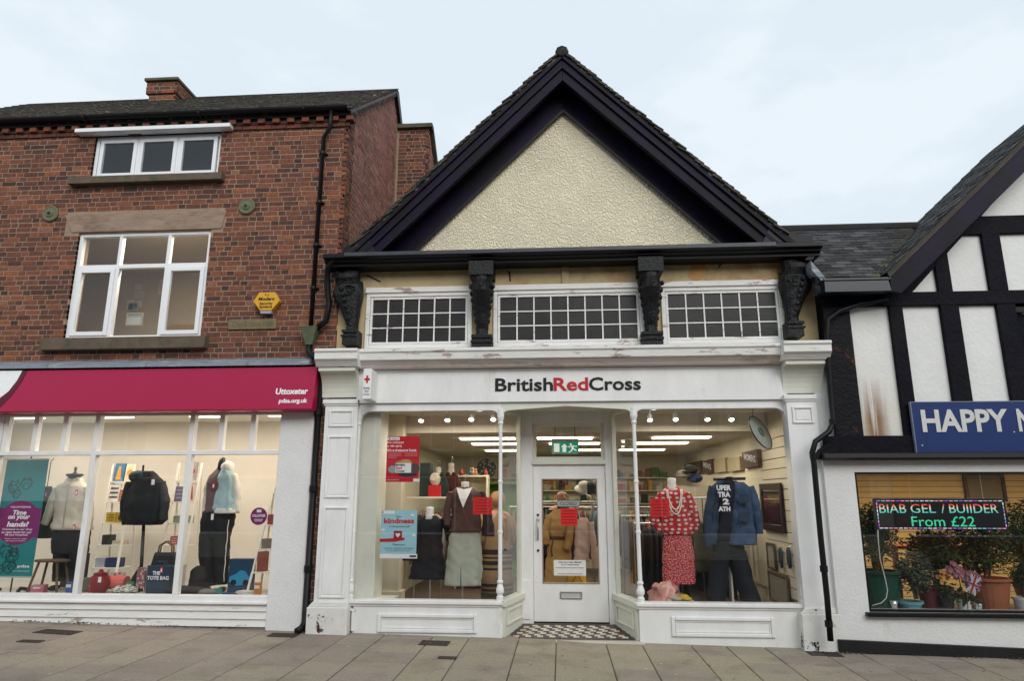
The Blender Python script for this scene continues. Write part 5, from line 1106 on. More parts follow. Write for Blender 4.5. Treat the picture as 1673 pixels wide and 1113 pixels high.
for s in (0, 1): q = MB(); x, z = F(93+s*30, 962, Y); q.ball((x, Y-.06, FLR+.035), .06, 10, 6, (.8,2,.6)); q.obj('shoe', KW, M1, smooth=True)
J1 = thing('dark_jacket', base_at(70, 870, 9.75, 1.2), 'dark jacket hanging behind the cream fleece mannequin', 'jacket'); garment(J1, 'body', 9.75, [(880,62,84),(850,60,86),(815,66,88),(795,72,84)], C((.025,.022,.025)), .6, .03); limb(J1, 'sleeve', 9.75, [(70,800),(64,830),(66,868)], [.05,.06,.045], C((.025,.022,.025)), -.04)
q = MB(); x, z = F(78, 790, 9.75); q.tube([(x,9.75,z-.05),(x,9.75,2.3),(x+.04,9.75,2.35)], .006, 6); q.obj('hanger_hook', KW, J1)
# stool
WOOD = mat('dark_stool_wood', (.1,.065,.035), .55, var=.25, scale=5, stretch=(6,1,1))
ST = thing('wooden_stool', base_at(76, 968, 9.3, FLR), 'small brown wooden stool with splayed legs by the teal banner', 'stool')
x0, z = F(57, 915, 9.3); x1 = FX(107, 915, 9.3); xm = (x0+x1)/2
q = MB(); q.hprism([(xm+.24*cos(a), 9.35+.14*sin(a)) for a in [k*pi/10 for k in range(20)]], z-.03, z); q.obj('seat', WOOD, ST, bevel=.006)
for sx, sy in ((-1,-1),(1,-1),(-1,1),(1,1)): q = MB(); q.tube([(xm+sx*.13,9.35+sy*.08,z-.03),(xm+sx*.21,9.35+sy*.12,FLR)], .016, 6); q.obj('leg', WOOD, ST)
slab('framed_board', 'dark framed picture leaning behind the wooden stool', 'picture', 96, 897, 140, 962, 9.85, .03, C((.06,.06,.065)), lean=-.08); 
slab('grey_tote', 'grey bag standing by the dark framed picture', 'bag', 112, 905, 140, 960, 9.7, .1, C((.03,.032,.036)))
# ladder shelves
LADW = plain('ladder_white', (.72,.7,.63))
def ladder(label, Y, top, bot, shelves, w_=16):
    (xa_, ya), (xb_, yb_) = top, bot[0:2] if False else (top[0], top[1])
    t = None
def ladder(label, Y, tl, bl, tr, br, ys, depth=.22):
    t = thing('ladder_shelf', base_at((bl[0]+br[0])/2, bl[1], Y, FLR), label, 'shelf')
    def at(p, Yq): return Vector((F(p[0], p[1], Yq)[0], Yq, F(p[0], p[1], Yq)[1]))
    for a, b in ((tl, bl), (tr, br)):
        p1, p0 = at(a, Y+.35), at(b, Y); p0.z = max(p0.z, FLR); d = (p1-p0).normalized(); q = MB(); q.tube([p0, p1], .018, 4); q.obj('rail', LADW, t)
        q = MB(); q.tube([Vector((p1.x, Y+.36, p1.z)), Vector((p0.x, Y+.42, FLR))], .014, 4); q.obj('rear_rail', LADW, t)
    out = []
    for y in ys:
        f = (y-tl[1])/(bl[1]-tl[1]); xl_, xr_2 = tl[0]+(bl[0]-tl[0])*f, tr[0]+(br[0]-tr[0])*f; Yq = Y+.35*(1-f)
        x0, z = F(xl_, y, Yq); x1, _ = F(xr_2, y, Yq); q = MB(); q.box(x0, x1, Yq-.02, Y+.36, z-.018, z); q.obj('shelf', LADW, t); out.append((x0, x1, Yq, z))
    return out
SH1 = ladder('white ladder shelf of books between the cream fleece and the black hooded jacket', 9.75, (186,760), (146,955), (222,760), (188,948), (787,820,855,891,928))
SH2 = ladder('white ladder shelf behind the mullion beside the black hooded jacket', 9.75, (293,757), (255,950), (331,757), (292,962), (786,820,855,891))
SH3 = ladder('white ladder shelf standing against the rendered pillar end', 9.45, (449,795), (404,968), (475,795), (440,968), (806,858,897,935))
r = random.Random(23)
def stock(spec, sh, Yoff=.02):
    for (row, f0, f1, h, col, nm, lab, cat, art) in spec:
        x0, x1, Yq, z = sh[row]; a, b = x0+(x1-x0)*f0, x0+(x1-x0)*f1
        q = MB(); dpt = .03 if nm == 'book' else .14; q.box(a, b, Yq+Yoff, Yq+Yoff+dpt, z+.001, z+h)
        if nm == 'book': q.xf(Matrix.Translation((0,Yq+Yoff,z)) @ Matrix.Rotation(-.12,4,'X') @ Matrix.Translation((0,-Yq-Yoff,-z)))
        o = q.obj(nm, C(col, .5)); tag(o, lab, cat)
        if art:
            q = MB(); yy = Yq+Yoff-.002
            ma, mb_ = (a+b)/2, z+h*.5
            if art[0] == 'ring': q.disc(ma, mb_, (b-a)*.32, yy-.001, yy, 16); 
            elif art[0] == 'bands':
                for k in range(3): q.box(a+.02, b-.02, yy-.001, yy, z+h*(.2+.25*k), z+h*(.3+.25*k))
            else: q.prism([(ma-.3*(b-a), z+h*.1),(ma+.3*(b-a), z+h*.1),(ma+.1*(b-a), z+h*.85),(ma-.1*(b-a), z+h*.85)], yy-.001, yy)
            if nm == 'book': q.xf(Matrix.Translation((0,Yq+Yoff,z)) @ Matrix.Rotation(-.12,4,'X') @ Matrix.Translation((0,-Yq-Yoff,-z)))
            q.obj('cover_print', C(art[1], .5), o)
            if len(art) > 2: pass
stock([(0,.05,.5,.27,(.05,.16,.3),'book','blue annual with a red and yellow figure on the ladder shelf top','book',('fig',(.6,.3,.06))),
       (0,.55,.97,.26,(.66,.56,.4),'book','cream book with an orange ring on its cover','book',('ring',(.6,.3,.08))),
       (1,.0,.45,.26,(.62,.6,.56),'book','white book with black branching drawing','book',('bands',(.05,.05,.05))),
       (1,.5,.98,.17,(.5,.1,.04),'boxed_set','orange red boxed set beside the white book','box',('bands',(.6,.4,.2))),
       (2,.1,.5,.15,(.5,.36,.02),'tin_box','yellow tin with dark print on the ladder shelf','box',('bands',(.2,.13,.02))),
       (2,.54,.95,.15,(.42,.3,.03),'tin_box','mustard box with brown panel beside the yellow tin','box',('ring',(.1,.05,.02))),
       (3,.12,.25,.14,(.015,.015,.015),'phone_case','black upright case on the fourth ladder step','case',None),(3,.32,.44,.14,(.015,.015,.015),'phone_case','second black upright case beside its twin','case',None),
       (3,.55,.98,.06,(.5,.42,.33),'trinket_dish','pale trinket dish at the end of the step','dish',None),
       (4,.02,.4,.13,(.4,.41,.45),'folded_shirt','folded pale grey shirt on the lowest step','shirt',None),(4,.45,.98,.13,(.02,.035,.09),'folded_jeans','folded navy jeans on the lowest step','jeans',('bands',(.03,.06,.13)))], SH1)
stock([(0,.45,.8,.28,(.3,.28,.26),'book','grey book with red rose cover behind the mullion','book',('ring',(.35,.03,.03))),
       (1,.05,.42,.22,(.14,.12,.2),'book','slate purple book behind the window mullion','book',('bands',(.3,.28,.35))),(1,.5,.95,.27,(.6,.5,.45),'book','pale book with red tree cover','book',('fig',(.4,.05,.03))),
       (2,.2,.9,.1,(.22,.28,.2),'folded_scarf','folded green patterned scarf on a ladder step','scarf',('bands',(.4,.42,.36))),(3,.25,.6,.12,(.4,.05,.07),'red_box','small red box with white band on the ladder step','box',('bands',(.6,.45,.4)))], SH2)
stock([(0,.3,.9,.1,(.1,.3,.3),'teal_box','teal box on the top step by the pillar','box',None),(1,.1,.5,.14,(.25,.06,.06),'red_book_pile','dark red books on the step by the pillar','books',None),(2,.1,.7,.13,(.2,.16,.13),'brown_box','brown box on the step by the pillar','box',None),(3,.15,.5,.26,(.25,.07,.05),'rust_bottle_box','tall rust red carton on the lowest step by the pillar','box',None)], SH3)
# black hooded jacket on a stand
M2 = thing('jacket_stand', base_at(230, 965, 9.5, FLR), 'black hooded jacket on a slim black display stand', 'mannequin'); Y = 9.5
garment(M2, 'jacket', Y, [(858,210,262),(850,206,270),(828,206,273),(800,212,272),(785,218,266),(778,226,258),(770,232,250)], C((.007,.007,.008)), .6, .03, 7, ymax=.19)
q = MB(); x, z = F(228, 780, Y); q.ball((x, Y-.04, z), .11, 12, 8, (1.1,1,.8)); q.jitter(.012, sc=12); q.obj('hood', C((.012,.03,.027)), M2, smooth=True)
limb(M2, 'sleeve', Y, [(216,788),(208,820),(208,858)], [.06,.07,.05], C((.007,.007,.008)), -.04); limb(M2, 'sleeve', Y, [(266,788),(272,820),(268,850)], [.06,.07,.05], C((.03,.031,.034)), -.04)  # second sleeve greyer: reflection in the glass painted into its cloth colour
q = MB(); x, z = F(234, 765, Y); q.tube([(x,Y,z-.1),(x,Y,z+.04)], .014, 8); q.obj('neck_peg', KW, M2); swing_tag(M2, 250, 788, Y-.2, 6, 9, WTXT)
q = MB(); p0, p1 = F(235, 855, Y), F(231, 925, Y); q.tube([(p0[0],Y,p0[1]),(p1[0],Y,p1[1]),(F(224,945,Y)[0],Y,F(224,945,Y)[1]),(F(221,966,Y)[0],Y,FLR+.01)], [.022,.024,.07,.1], 10); q.obj('stand_pole', KW, M2, smooth=True)
# track-suit mannequin
M3 = thing('mannequin', base_at(355, 960, 9.6, FLR), 'mannequin in brown tee, pale blue and white zip top and black track trousers', 'mannequin'); Y = 9.6
garment(M3, 'tee', Y, [(838,336,384),(815,338,384),(790,338,386),(778,343,382),(770,351,374),(764,356,368)], C((.13,.085,.08)), .55, .015)
PB, PW = C((.32,.47,.5)), C((.66,.63,.58))
garment(M3, 'zip_top', Y, [(836,355,390),(832,352,390),(800,358,390),(780,360,388),(768,364,378)], PB, .85, .03, ymax=.17, yo=-.03)
garment(M3, 'hem_band', Y, [(839,353,391),(831,353,391)], PW, .85, .01, ymax=.18, yo=-.03)
q = MB(); x, z = F(372, 765, Y); q.ball((x, Y, z), .1, 12, 8, (.9,1,1)); q.jitter(.01, sc=10); q.obj('hood', PW, M3, smooth=True)
limb(M3, 'sleeve', Y, [(384,776),(389,800),(388,838)], [.055,.06,.045], PW, -.05); limb(M3, 'sleeve', Y, [(344,776),(336,800),(332,838)], [.05,.05,.04], PW, .05)
q = MB(); p0 = F(361, 772, Y); q.tube([(p0[0],Y,p0[1]),(p0[0],Y,F(362,756,Y)[1]),(p0[0]+.01,Y,F(363,748,Y)[1])], [.06,.05,.03], 10); q.obj('neck_block', KW, M3, smooth=True)
BT = C((.007,.007,.008))
garment(M3, 'trousers_top', Y, [(880,329,374),(855,328,382),(836,333,384)], BT, .55, .02)
for pts, rd in (([(341,870),(338,905),(344,958)],[.12,.11,.1]), ([(362,870),(362,905),(360,955)],[.12,.11,.1])): limb(M3, 'trouser_leg', Y, pts, rd, BT)
limb(M3, 'side_stripe', Y, [(378,850),(374,890),(370,950)], .006, PW, -.08); swing_tag(M3, 349, 794, Y-.16); swing_tag(M3, 347, 845, Y-.17, 5, 10, WTXT)
for px in (340, 366): q = MB(); x, z = F(px, 962, Y); q.ball((x, Y-.06, FLR+.035), .06, 10, 6, (.8,2,.6)); q.obj('shoe', KW, M3, smooth=True)
# floor goods
def lump(name, label, cat, px, py, Y, r_, sc, mm, jit=.02, group=None):
    x, z = F(px, py, Y); q = MB(); q.ball((x, Y, FLR+r_*sc[2]), r_, 16, 10, sc); q.jitter(jit, sc=9); return tag(q.obj(name, mm, smooth=True), label, cat, group)
x, z = F(161, 968, 9.3); JR = thing('red_jar', (x, 9.3, FLR), 'round red lidded jar on the display floor by the white mullion', 'jar'); RJ = C((.2,.015,.018), .3)
q = MB(); q.lathe(x, 9.3, [(.08,FLR),(.12,FLR+.06),(.13,FLR+.14),(.11,FLR+.22),(.08,FLR+.24)], 18); q.obj('body', RJ, JR, smooth=True); q = MB(); q.lathe(x, 9.3, [(.09,FLR+.242),(.085,FLR+.262),(.03,FLR+.275),(.03,FLR+.3),(.01,FLR+.31)], 18); q.obj('lid', RJ, JR, smooth=True); swing_tag(JR, 163, 948, 9.165, 6, 9, WTXT)
x0, z = F(173, 945, 9.45); x1 = FX(208, 945, 9.45); q = MB(); q.tube([(x0,9.45,FLR+.12),(x1,9.45,FLR+.12)], .09, 14); tag(q.obj('rolled_mat', C((.62,.14,.12)), smooth=False), 'rolled coral pink mat lying beside the red jar', 'mat')
lump('zebra_scarf', 'crumpled black and white striped scarf on the display floor', 'scarf', 203, 966, 9.25, .17, (1.1,.6,.3), spots('zebra', (.6,.58,.52), (.03,.03,.03), 14, .35, stretch=(1,1,5)), .03)
slab('magazine', 'pink patterned magazine standing by the tote bag', 'magazine', 221, 928, 238, 962, 9.42, .02, spots('pinkmag', (.28,.1,.12), (.5,.4,.38), 22, .35))
slab('olive_pouch', 'low olive pouch tucked beside the red jar', 'pouch', 128, 945, 146, 968, 9.4, .1, C((.12,.13,.09)), bevel=.02)
slab('magazine', 'magazine with pale cover behind the coral mat', 'magazine', 172, 936, 205, 950, 9.6, .02, spots('palemag', (.5,.4,.35), (.4,.06,.06), 16, .3))
TOTE = C((.018,.04,.07), .6); TG = thing('tote_bag', base_at(258, 968, 9.35, FLR), 'navy canvas tote bag with white capital lettering', 'bag')
x0, z0 = F(236, 967, 9.3); x1, z1 = F(279, 925, 9.3); q = MB(); q.loft([[(x0+.01,9.3,FLR),(x1-.01,9.3,FLR),(x1-.01,9.45,FLR),(x0+.01,9.45,FLR)],[(x0,9.3,z1),(x1,9.3,z1),(x1,9.4,z1),(x0,9.4,z1)]]); q.obj('body', TOTE, TG, bevel=.012)
for dx in (.12, -.0): q = MB(); xm = (x0+x1)/2; q.tube([(xm-.1,9.31+dx*.5,z1-.03),(xm-.06,9.31+dx*.5,z1+.05),(xm+.06,9.31+dx*.5,z1+.05),(xm+.1,9.31+dx*.5,z1-.03)], .008, 6); q.obj('strap', TOTE, TG)
tpx('THE', 249, 934, 262, 940, 9.296, WTXT, TG, .04); tpx('TOTE BAG', 240, 942, 276, 948, 9.296, WTXT, TG, .03); swing_tag(TG, 264, 932, 9.297)
x, z = F(268, 924, 9.55); HB = thing('handbag', (x, 9.55, z), 'black handbag with brown hoop handles above the tote bag', 'bag'); q = MB(); q.loft([[(x-.17,9.5,z),(x+.17,9.5,z),(x+.17,9.62,z),(x-.17,9.62,z)],[(x-.15,9.53,z+.17),(x+.15,9.53,z+.17),(x+.15,9.59,z+.17),(x-.15,9.59,z+.17)]]); q.obj('body', C((.014,.013,.013), .4), HB, bevel=.015)
for dy in (-.02, .03): q = MB(); q.tube([(x-.1,9.56+dy,z+.15),(x-.09,9.56+dy,z+.26),(x,9.56+dy,z+.32),(x+.09,9.56+dy,z+.26),(x+.1,9.56+dy,z+.15)], .011, 7); q.obj('handle', C((.16,.08,.04), .5), HB, smooth=True)
q = MB(); q.box(x-.22, x+.22, 9.5, 9.75, FLR, z-.002); tag(q.obj('display_plinth', C((.5,.48,.43))), 'white display block under the black handbag', 'block')
lump('black_rucksack', 'black rucksack slumped by the track trouser mannequin', 'bag', 324, 955, 9.4, .17, (.75,.7,1.05), C((.01,.01,.011)), .03)
lump('black_holdall', 'flat black holdall with white label on the display floor', 'bag', 305, 967, 9.25, .2, (1.5,.6,.28), C((.016,.016,.018)), .02)
lump('baseball_hat', 'grey peaked hat lying at the feet of the track trouser mannequin', 'hat', 338, 968, 9.22, .1, (1.3,.8,.4), C((.14,.14,.14)), .015)
lump('navy_pouch', 'small navy pouch flat on the floor by the toy car box', 'pouch', 375, 969, 9.22, .08, (1.4,.6,.25), C((.02,.035,.1)), .01)
BX = thing('toy_box', base_at(391, 963, 9.55, FLR), 'dark blue carton printed with a bright blue model car', 'box'); x0, z0 = F(371, 963, 9.5); x1, z1 = F(413, 914, 9.5)
q = MB(); q.box(x0, x1, 9.5, 9.62, FLR, z1); q.obj('carton', C((.012,.045,.1), .4), BX, bevel=.004); CARB = C((.03,.25,.42), .35); zc = (FLR+z1)/2; xc = (x0+x1)/2
q = MB(); q.prism([(xc-.15,zc-.08),(xc-.14,zc-.01),(xc-.06,zc+.02),(xc-.0,zc+.07),(xc+.07,zc+.06),(xc+.12,zc+.0),(xc+.16,zc-.03),(xc+.16,zc-.1),(xc-.05,zc-.13)], 9.496, 9.4985); q.obj('car_print', CARB, BX)
for dx in (-.08, .09): q = MB(); q.disc(xc+dx, zc-.09, .04, 9.494, 9.4955, 14); q.obj('wheel_print', KW, BX)
# sticker on the glass
x, z = F(423, 844, 9.03); SK = thing('window_sticker', (x, 9.03, z-.11), 'round magenta volunteer sticker on the pet charity glass', 'sticker'); q = MB(); q.disc(x, z, .112, 9.024, 9.027, 28); q.obj('disc', PURP, SK); text('VOLUNTEER', x-.09, x+.09, z-.01, z+.025, 9.0225, WTXT, SK, bold=.03, depth=0, shear=.15); q = MB(); q.box(x-.03, x+.03, 9.0215, 9.0235, z+.05, z+.085); q.obj('emblem', WTXT, SK); q = MB(); q.box(x-.06, x+.06, 9.0215, 9.0235, z-.045, z-.038); q.box(x-.05, x+.05, 9.0215, 9.0235, z-.065, z-.058); q.obj('small_print', WTXT, SK)

# ---- gabled shop: paper on the glass ----------------------------------------
def sheet(name, label, cat, px0, py0, px1, py1, Y, mm, group=None):
    x0, z0 = F(px0, py1, Y); x1, z1 = F(px1, py0, Y); t = thing(name, ((x0+x1)/2, Y, z0), label, cat, group); q = MB(); q.box(x0, x1, Y, Y+.0015, z0, z1); q.obj('sheet', mm, t); return t
PRED, NRED, PBLU = mat('poster_red', (.5,.012,.025), .5, var=.04), mat('notice_red', (.62,.02,.02), .6, var=.05), mat('poster_blue', (.33,.58,.66), .5, var=.04)
Yp = 9.022; Yq_ = Yp-.001
P1 = sheet('poster', 'red poster about a treasure hunt stuck inside the gabled shop glass', 'poster', 630, 713, 686, 788, Yp, PRED)
decal(P1, 'logo_tab', 633, 714.5, 653, 719.5, Yq_, WTXT); decal(P1, 'logo_cross', 636.2, 715.3, 637.5, 718.7, Yq_-.001, RTXT); decal(P1, 'logo_cross', 635.2, 716.4, 638.5, 717.6, Yq_-.0018, RTXT); decal(P1, 'logo_word', 640, 716.3, 651, 717.8, Yq_-.001, plain('greyword', (.35,.3,.3)))
tpx("It's not just", 633, 721, 660, 726, Yq_, WTXT, P1); tpx('a gift card.', 633, 727, 657, 732, Yq_, WTXT, P1); tpx("it's a treasure hunt.", 633, 733, 681, 738.5, Yq_, WTXT, P1)
for i in range(3):
    decal(P1, 'small_print', 634, 741+i*3.2, 656 if i < 2 else 648, 742+i*3.2, Yq_, plain('pinkprint', (.65,.3,.3)))
    if i < 2: decal(P1, 'small_print', 661, 741+i*3.2, 682, 742+i*3.2, Yq_, MATS['pinkprint'])
x, z = F(660, 766, Yp)
for dx, dz, ra, rb, cc in ((-.06,.0,.13,.06,(.05,.05,.06)),(.0,.06,.12,.05,(.42,.2,.04)),(.12,.0,.09,.07,(.09,.05,.05)),(-.15,-.01,.06,.05,(.3,.32,.35)),(.05,-.07,.13,.04,(.04,.03,.035)),(.02,.09,.07,.03,(.5,.3,.1))):
    q = MB(); q.disc(x+dx, z+dz, ra, Yq_-.0008-.0004*abs(dx*10), Yq_, 16, rz=rb); q.obj('treasure_print', C(cc, .5), P1)
decal(P1, 'white_card', 646, 757, 672, 773, Yq_-.0025, WTXT)
for i, (s_, mm) in enumerate((('British', KTXT), ('Red', RTXT), ('Cross', KTXT))): tpx(s_, 647, 757.8+i*5, (662, 657, 661)[i], 762+i*5, Yq_-.0045, mm, P1, .04)
decal(P1, 'corner_tab', 675, 782.5, 685.5, 787.5, Yq_, WTXT); decal(P1, 'web_line', 632, 784, 652, 785.2, Yq_, MATS['pinkprint'])
P2 = sheet('poster', 'pale blue poster about kindness stuck low inside the gabled shop glass', 'poster', 620, 834, 682, 913, Yp, PBLU)
decal(P2, 'logo_tab', 621, 835, 645, 840, Yq_, WTXT); decal(P2, 'logo_cross', 624.3, 835.6, 625.6, 839.4, Yq_-.001, RTXT); decal(P2, 'logo_cross', 623.2, 836.9, 626.7, 838.1, Yq_-.0018, RTXT); decal(P2, 'bottom_band', 620.2, 906, 681.8, 912.8, Yq_, WTXT)
tpx('Your', 646, 843, 656, 846, Yq_, KTXT, P2); tpx('kindness', 627, 847, 677, 856, Yq_, RTXT, P2, .04); tpx('is the greatest gift', 636, 859, 670, 863, Yq_, KTXT, P2, .01)
decal(P2, 'gift_box', 643, 868, 657, 881, Yq_-.001, plain('giftred', (.3,.012,.02))); x, z = F(650, 875, Yp); q = MB(); q.prism([(x,z-.03),(x+.03,z+.005),(x+.02,z+.028),(x,z+.015),(x-.02,z+.028),(x-.03,z+.005)], Yq_-.004, Yq_-.0025); q.obj('heart', WTXT, P2)
q = MB(); q.prism([F(620.4,881,Yp),F(640,880,Yp),F(661,879,Yp),F(661,883,Yp),F(645,886,Yp),F(620.4,886,Yp)], Yq_-.0008, Yq_); q.obj('hand_print', plain('handred', (.45,.012,.03)), P2)
for px, py in ((626,866),(674,842),(676,875)): x, z = F(px, py, Yp); q = MB(); q.disc(x, z, .025, Yq_-.0005, Yq_, 12, rz=.013); q.obj('cloud_print', WTXT, P2)
tpx('Thank you', 641, 889, 662, 893, Yq_, KTXT, P2, .02, shear=.2); 
tpx('to all our customers and donors', 627, 894.5, 676, 898, Yq_, KTXT, P2, 0); tpx('for your generosity in store', 631, 899, 671, 902, Yq_, KTXT, P2, 0); decal(P2, 'footer_mark', 669, 908, 680, 911, Yq_-.001, KTXT)
DRK = plain('dark_print', (.16,.01,.012))
def notice(px0, py0, px1, py1, Y, label):
    t = sheet('notice', label, 'notice', px0, py0, px1, py1, Y, NRED); r = random.Random(px0)
    for i in range(5): y = py0+4+i*(py1-py0-6)/4.6; w_ = (px1-px0)*r.uniform(.25,.42); decal(t, 'text_line', (px0+px1)/2-w_, y, (px0+px1)/2+w_, y+.8, Y-.001, DRK)
notice(773, 813, 804, 841, Yp, 'red paper notice on the glass before the brown cardigan'); notice(1063, 815, 1093, 845, Yp, 'red paper notice on the glass before the red jumper sleeve'); notice(916, 831, 943, 859, YD+.015-.004, 'red paper notice on the door glass under the closed sign')
WN = sheet('notice', 'white printed notice low on the shop door glass', 'notice', 905, 916, 957, 941, YD+.012, plain('notice_white', (.75,.73,.7))); tpx('Have you been affected', 913, 918, 950, 921, YD+.0105, KTXT, WN, .03); tpx('by an emergency?', 917, 922, 946, 925, YD+.0105, KTXT, WN, .02); decal(WN, 'text_line', 908, 928, 954, 928.8, YD+.011, plain('greyline', (.3,.25,.25))); decal(WN, 'text_line', 911, 938, 952, 938.8, YD+.011, MATS['greyline'])
x0, z0 = F(909, 829, YD+.012); x1, z1 = F(948, 817.5, YD+.012); CS = thing('closed_sign', ((x0+x1)/2, YD, z0), 'rounded grey closed sign hanging inside the door glass', 'sign'); zz = (z0+z1)/2; rr = (z1-z0)/2
q = MB(); q.prism([(x0+rr-rr*sin(a), zz+rr*cos(a)) for a in [pi*k/10 for k in range(11)]] + [(x1-rr+rr*sin(a), zz-rr*cos(a)) for a in [pi*k/10 for k in range(11)]], YD+.008, YD+.014); q.obj('plate', plain('closed_dark', (.05,.055,.05)), CS); rr2 = rr*.82
q = MB(); q.prism([(x0+rr-rr2*sin(a), zz+rr2*cos(a)) for a in [pi*k/10 for k in range(11)]] + [(x1-rr+rr2*sin(a), zz-rr2*cos(a)) for a in [pi*k/10 for k in range(11)]], YD+.006, YD+.008); q.obj('face', plain('closed_face', (.33,.37,.35)), CS); text('CLOSED', x0+.05, x1-.05, z0+.025, z1-.025, YD+.0045, plain('closed_letters', (.03,.05,.045)), CS, bold=.01, depth=0)
# exit sign behind the fanlight
EX = thing('exit_sign', base_at(923, 742, 10.15), 'green running man exit sign hanging behind the door fanlight', 'sign'); EXG = emit('exit_green', (.01,.28,.16), .5); EXW = emit('exit_white', (.8,.85,.75), .6); Ye = 10.1
x0, z0 = F(901.5, 742, Ye); x1, z1 = F(945, 717, Ye); q = MB(); q.box(x0, x1, Ye, Ye+.03, z0, z1); q.obj('case', plain('exit_case', (.6,.6,.55)), EX); decal(EX, 'green_face', 902.5, 722.5, 944.3, 741, Ye, EXG, .002); decal(EX, 'door_mark', 905, 725, 914, 739, Ye-.002, EXW)
q = MB(); q.prism([F(a, b, Ye) for a, b in ((919,739),(919,731),(916.5,731),(922,725),(927.5,731),(925,731),(925,739))], Ye-.004, Ye-.0025); q.obj('arrow_mark', EXW, EX)
q = MB(); hx, hz = F(932.5, 726.5, Ye); q.disc(hx, hz, .016, Ye-.004, Ye-.0025, 10)
for pts in ([(933,729),(938,728),(937,733),(934,733)], [(934,729),(930,732),(928,730),(929,729),(931,730),(933,728)], [(937,729),(941,731),(943,729.5),(942,728.5),(940,729.5),(938,728)], [(934,732),(937,732),(935,737),(930,740),(929,739),(933,736)], [(936,732),(942,735.5),(942,737),(940.5,737),(935,734)]): q.prism([F(a, b, Ye) for a, b in pts], Ye-.004, Ye-.0025)
q.obj('running_man_mark', EXW, EX); q = MB(); q.tube([(x0+.05,Ye+.015,z1),(x0+.05,Ye+.015,zc0-.03)], .005, 5); q.tube([(x1-.05,Ye+.015,z1),(x1-.05,Ye+.015,zc0-.03)], .005, 5); q.obj('hanging_wire', KW, EX)

# ---- gabled shop: mannequins -------------------------------------------------
def neck(parent, px, py0, py1, Y, wpx, hook=True):
    x, z0 = F(px, py1, Y); z1 = FZ(px, py0, Y); w_ = wpx/130
    q = MB(); q.lathe(x, Y, [(w_*.55,z0-.03),(w_*.42,z0+.02),(w_*.38,(z0+z1)/2),(w_*.4,z1-.01),(w_*.36,z1),(.01,z1+.004)], 16); q.obj('neck', WHT, parent, smooth=True)
    if hook: q = MB(); q.tube([(x,Y,z1),(x,Y,z1+.05)] + [(x+.025*sin(a), Y, z1+.075-.025*cos(a)) for a in (.5,1.2,2,2.8,3.6)], .004, 6); q.obj('hook', STEEL, parent)
Y = 9.45
M4 = thing('mannequin', base_at(757, 985, Y, fl0), 'mannequin in brown tie-front cardigan and long sage skirt', 'mannequin'); BR = C((.085,.04,.028), .6)
garment(M4, 'cardigan', Y, [(869,733,789),(860,736,787),(840,739,785),(822,737,787),(808,735,789),(801,741,780),(796,748,772)], BR, .5, .012)
limb(M4, 'sleeve', Y, [(738,805),(731,830),(731,858)], [.055,.05,.045], BR, -.02); limb(M4, 'sleeve', Y, [(786,805),(795,835),(798,858),(797,876)], [.055,.055,.075,.085], C((.03,.015,.014), .6), -.0)
neck(M4, 760, 788, 800, Y, 18)
q = MB(); P3 = lambda a, b, dy: (F(a, b, Y)[0], Y+dy, F(a, b, Y)[1])
q.add([P3(747,797,-.08),(P3(760,800,-.125)),P3(773,797,-.08),P3(766,815,-.19),P3(760,830,-.2),P3(754,815,-.19)], [(0,5,1),(1,5,3),(1,3,2),(5,4,3)]); q.obj('bare_chest', WHT, M4)
for a in ((757,833,754,866),(763,833,766,862)): limb(M4, 'tie', Y, [(760,832),((a[0]+a[2])/2,850),(a[2],a[3])], .006, BR, -.19)
SG = C((.36,.38,.3), .7)
garment(M4, 'skirt', Y, [(957,727,784,1.2),(930,729,787,1.2),(900,732,787),(880,735,786,.6),(866,739,784,.3)], SG, .5, .022, 6, ymax=.19)
q = MB(); q.add([P3(755.6,957,-.215),P3(757.6,957,-.215),P3(756.6,915,-.208)], [(0,1,2)]); q.obj('skirt_slit', C((.05,.05,.04)), M4)
q = MB(); x = FX(756, 960, Y); q.tube([(x,Y,fl0),(x,Y,1.0)], .012, 8); q.lathe(x, Y, [(.15,fl0),(.15,fl0+.012),(.02,fl0+.03)], 20); q.obj('stand_pole', STEEL, M4, smooth=False)
Y = 9.62; M5 = thing('mannequin', base_at(703, 985, Y, fl0), 'mannequin in black short dress beside the pale blue poster', 'mannequin'); BD = C((.006,.006,.009))
garment(M5, 'dress', Y, [(946,668,729,1.3),(925,673,727,1.2),(905,678,724),(880,684,722),(860,683,724),(850,686,721),(843,693,714)], BD, .5, .02, 8); limb(M5, 'sleeve', Y, [(722,848),(731,862),(734,884)], [.05,.06,.05], BD, .02); limb(M5, 'sleeve', Y, [(686,850),(681,865),(682,885)], [.05,.055,.05], BD, .02)
neck(M5, 702, 829, 845, Y, 18); q = MB(); x = FX(703, 960, Y); q.tube([(x,Y,fl0),(x,Y,1.0)], .012, 8); q.lathe(x, Y, [(.15,fl0),(.15,fl0+.012),(.02,fl0+.03)], 20); q.obj('stand_pole', STEEL, M5)
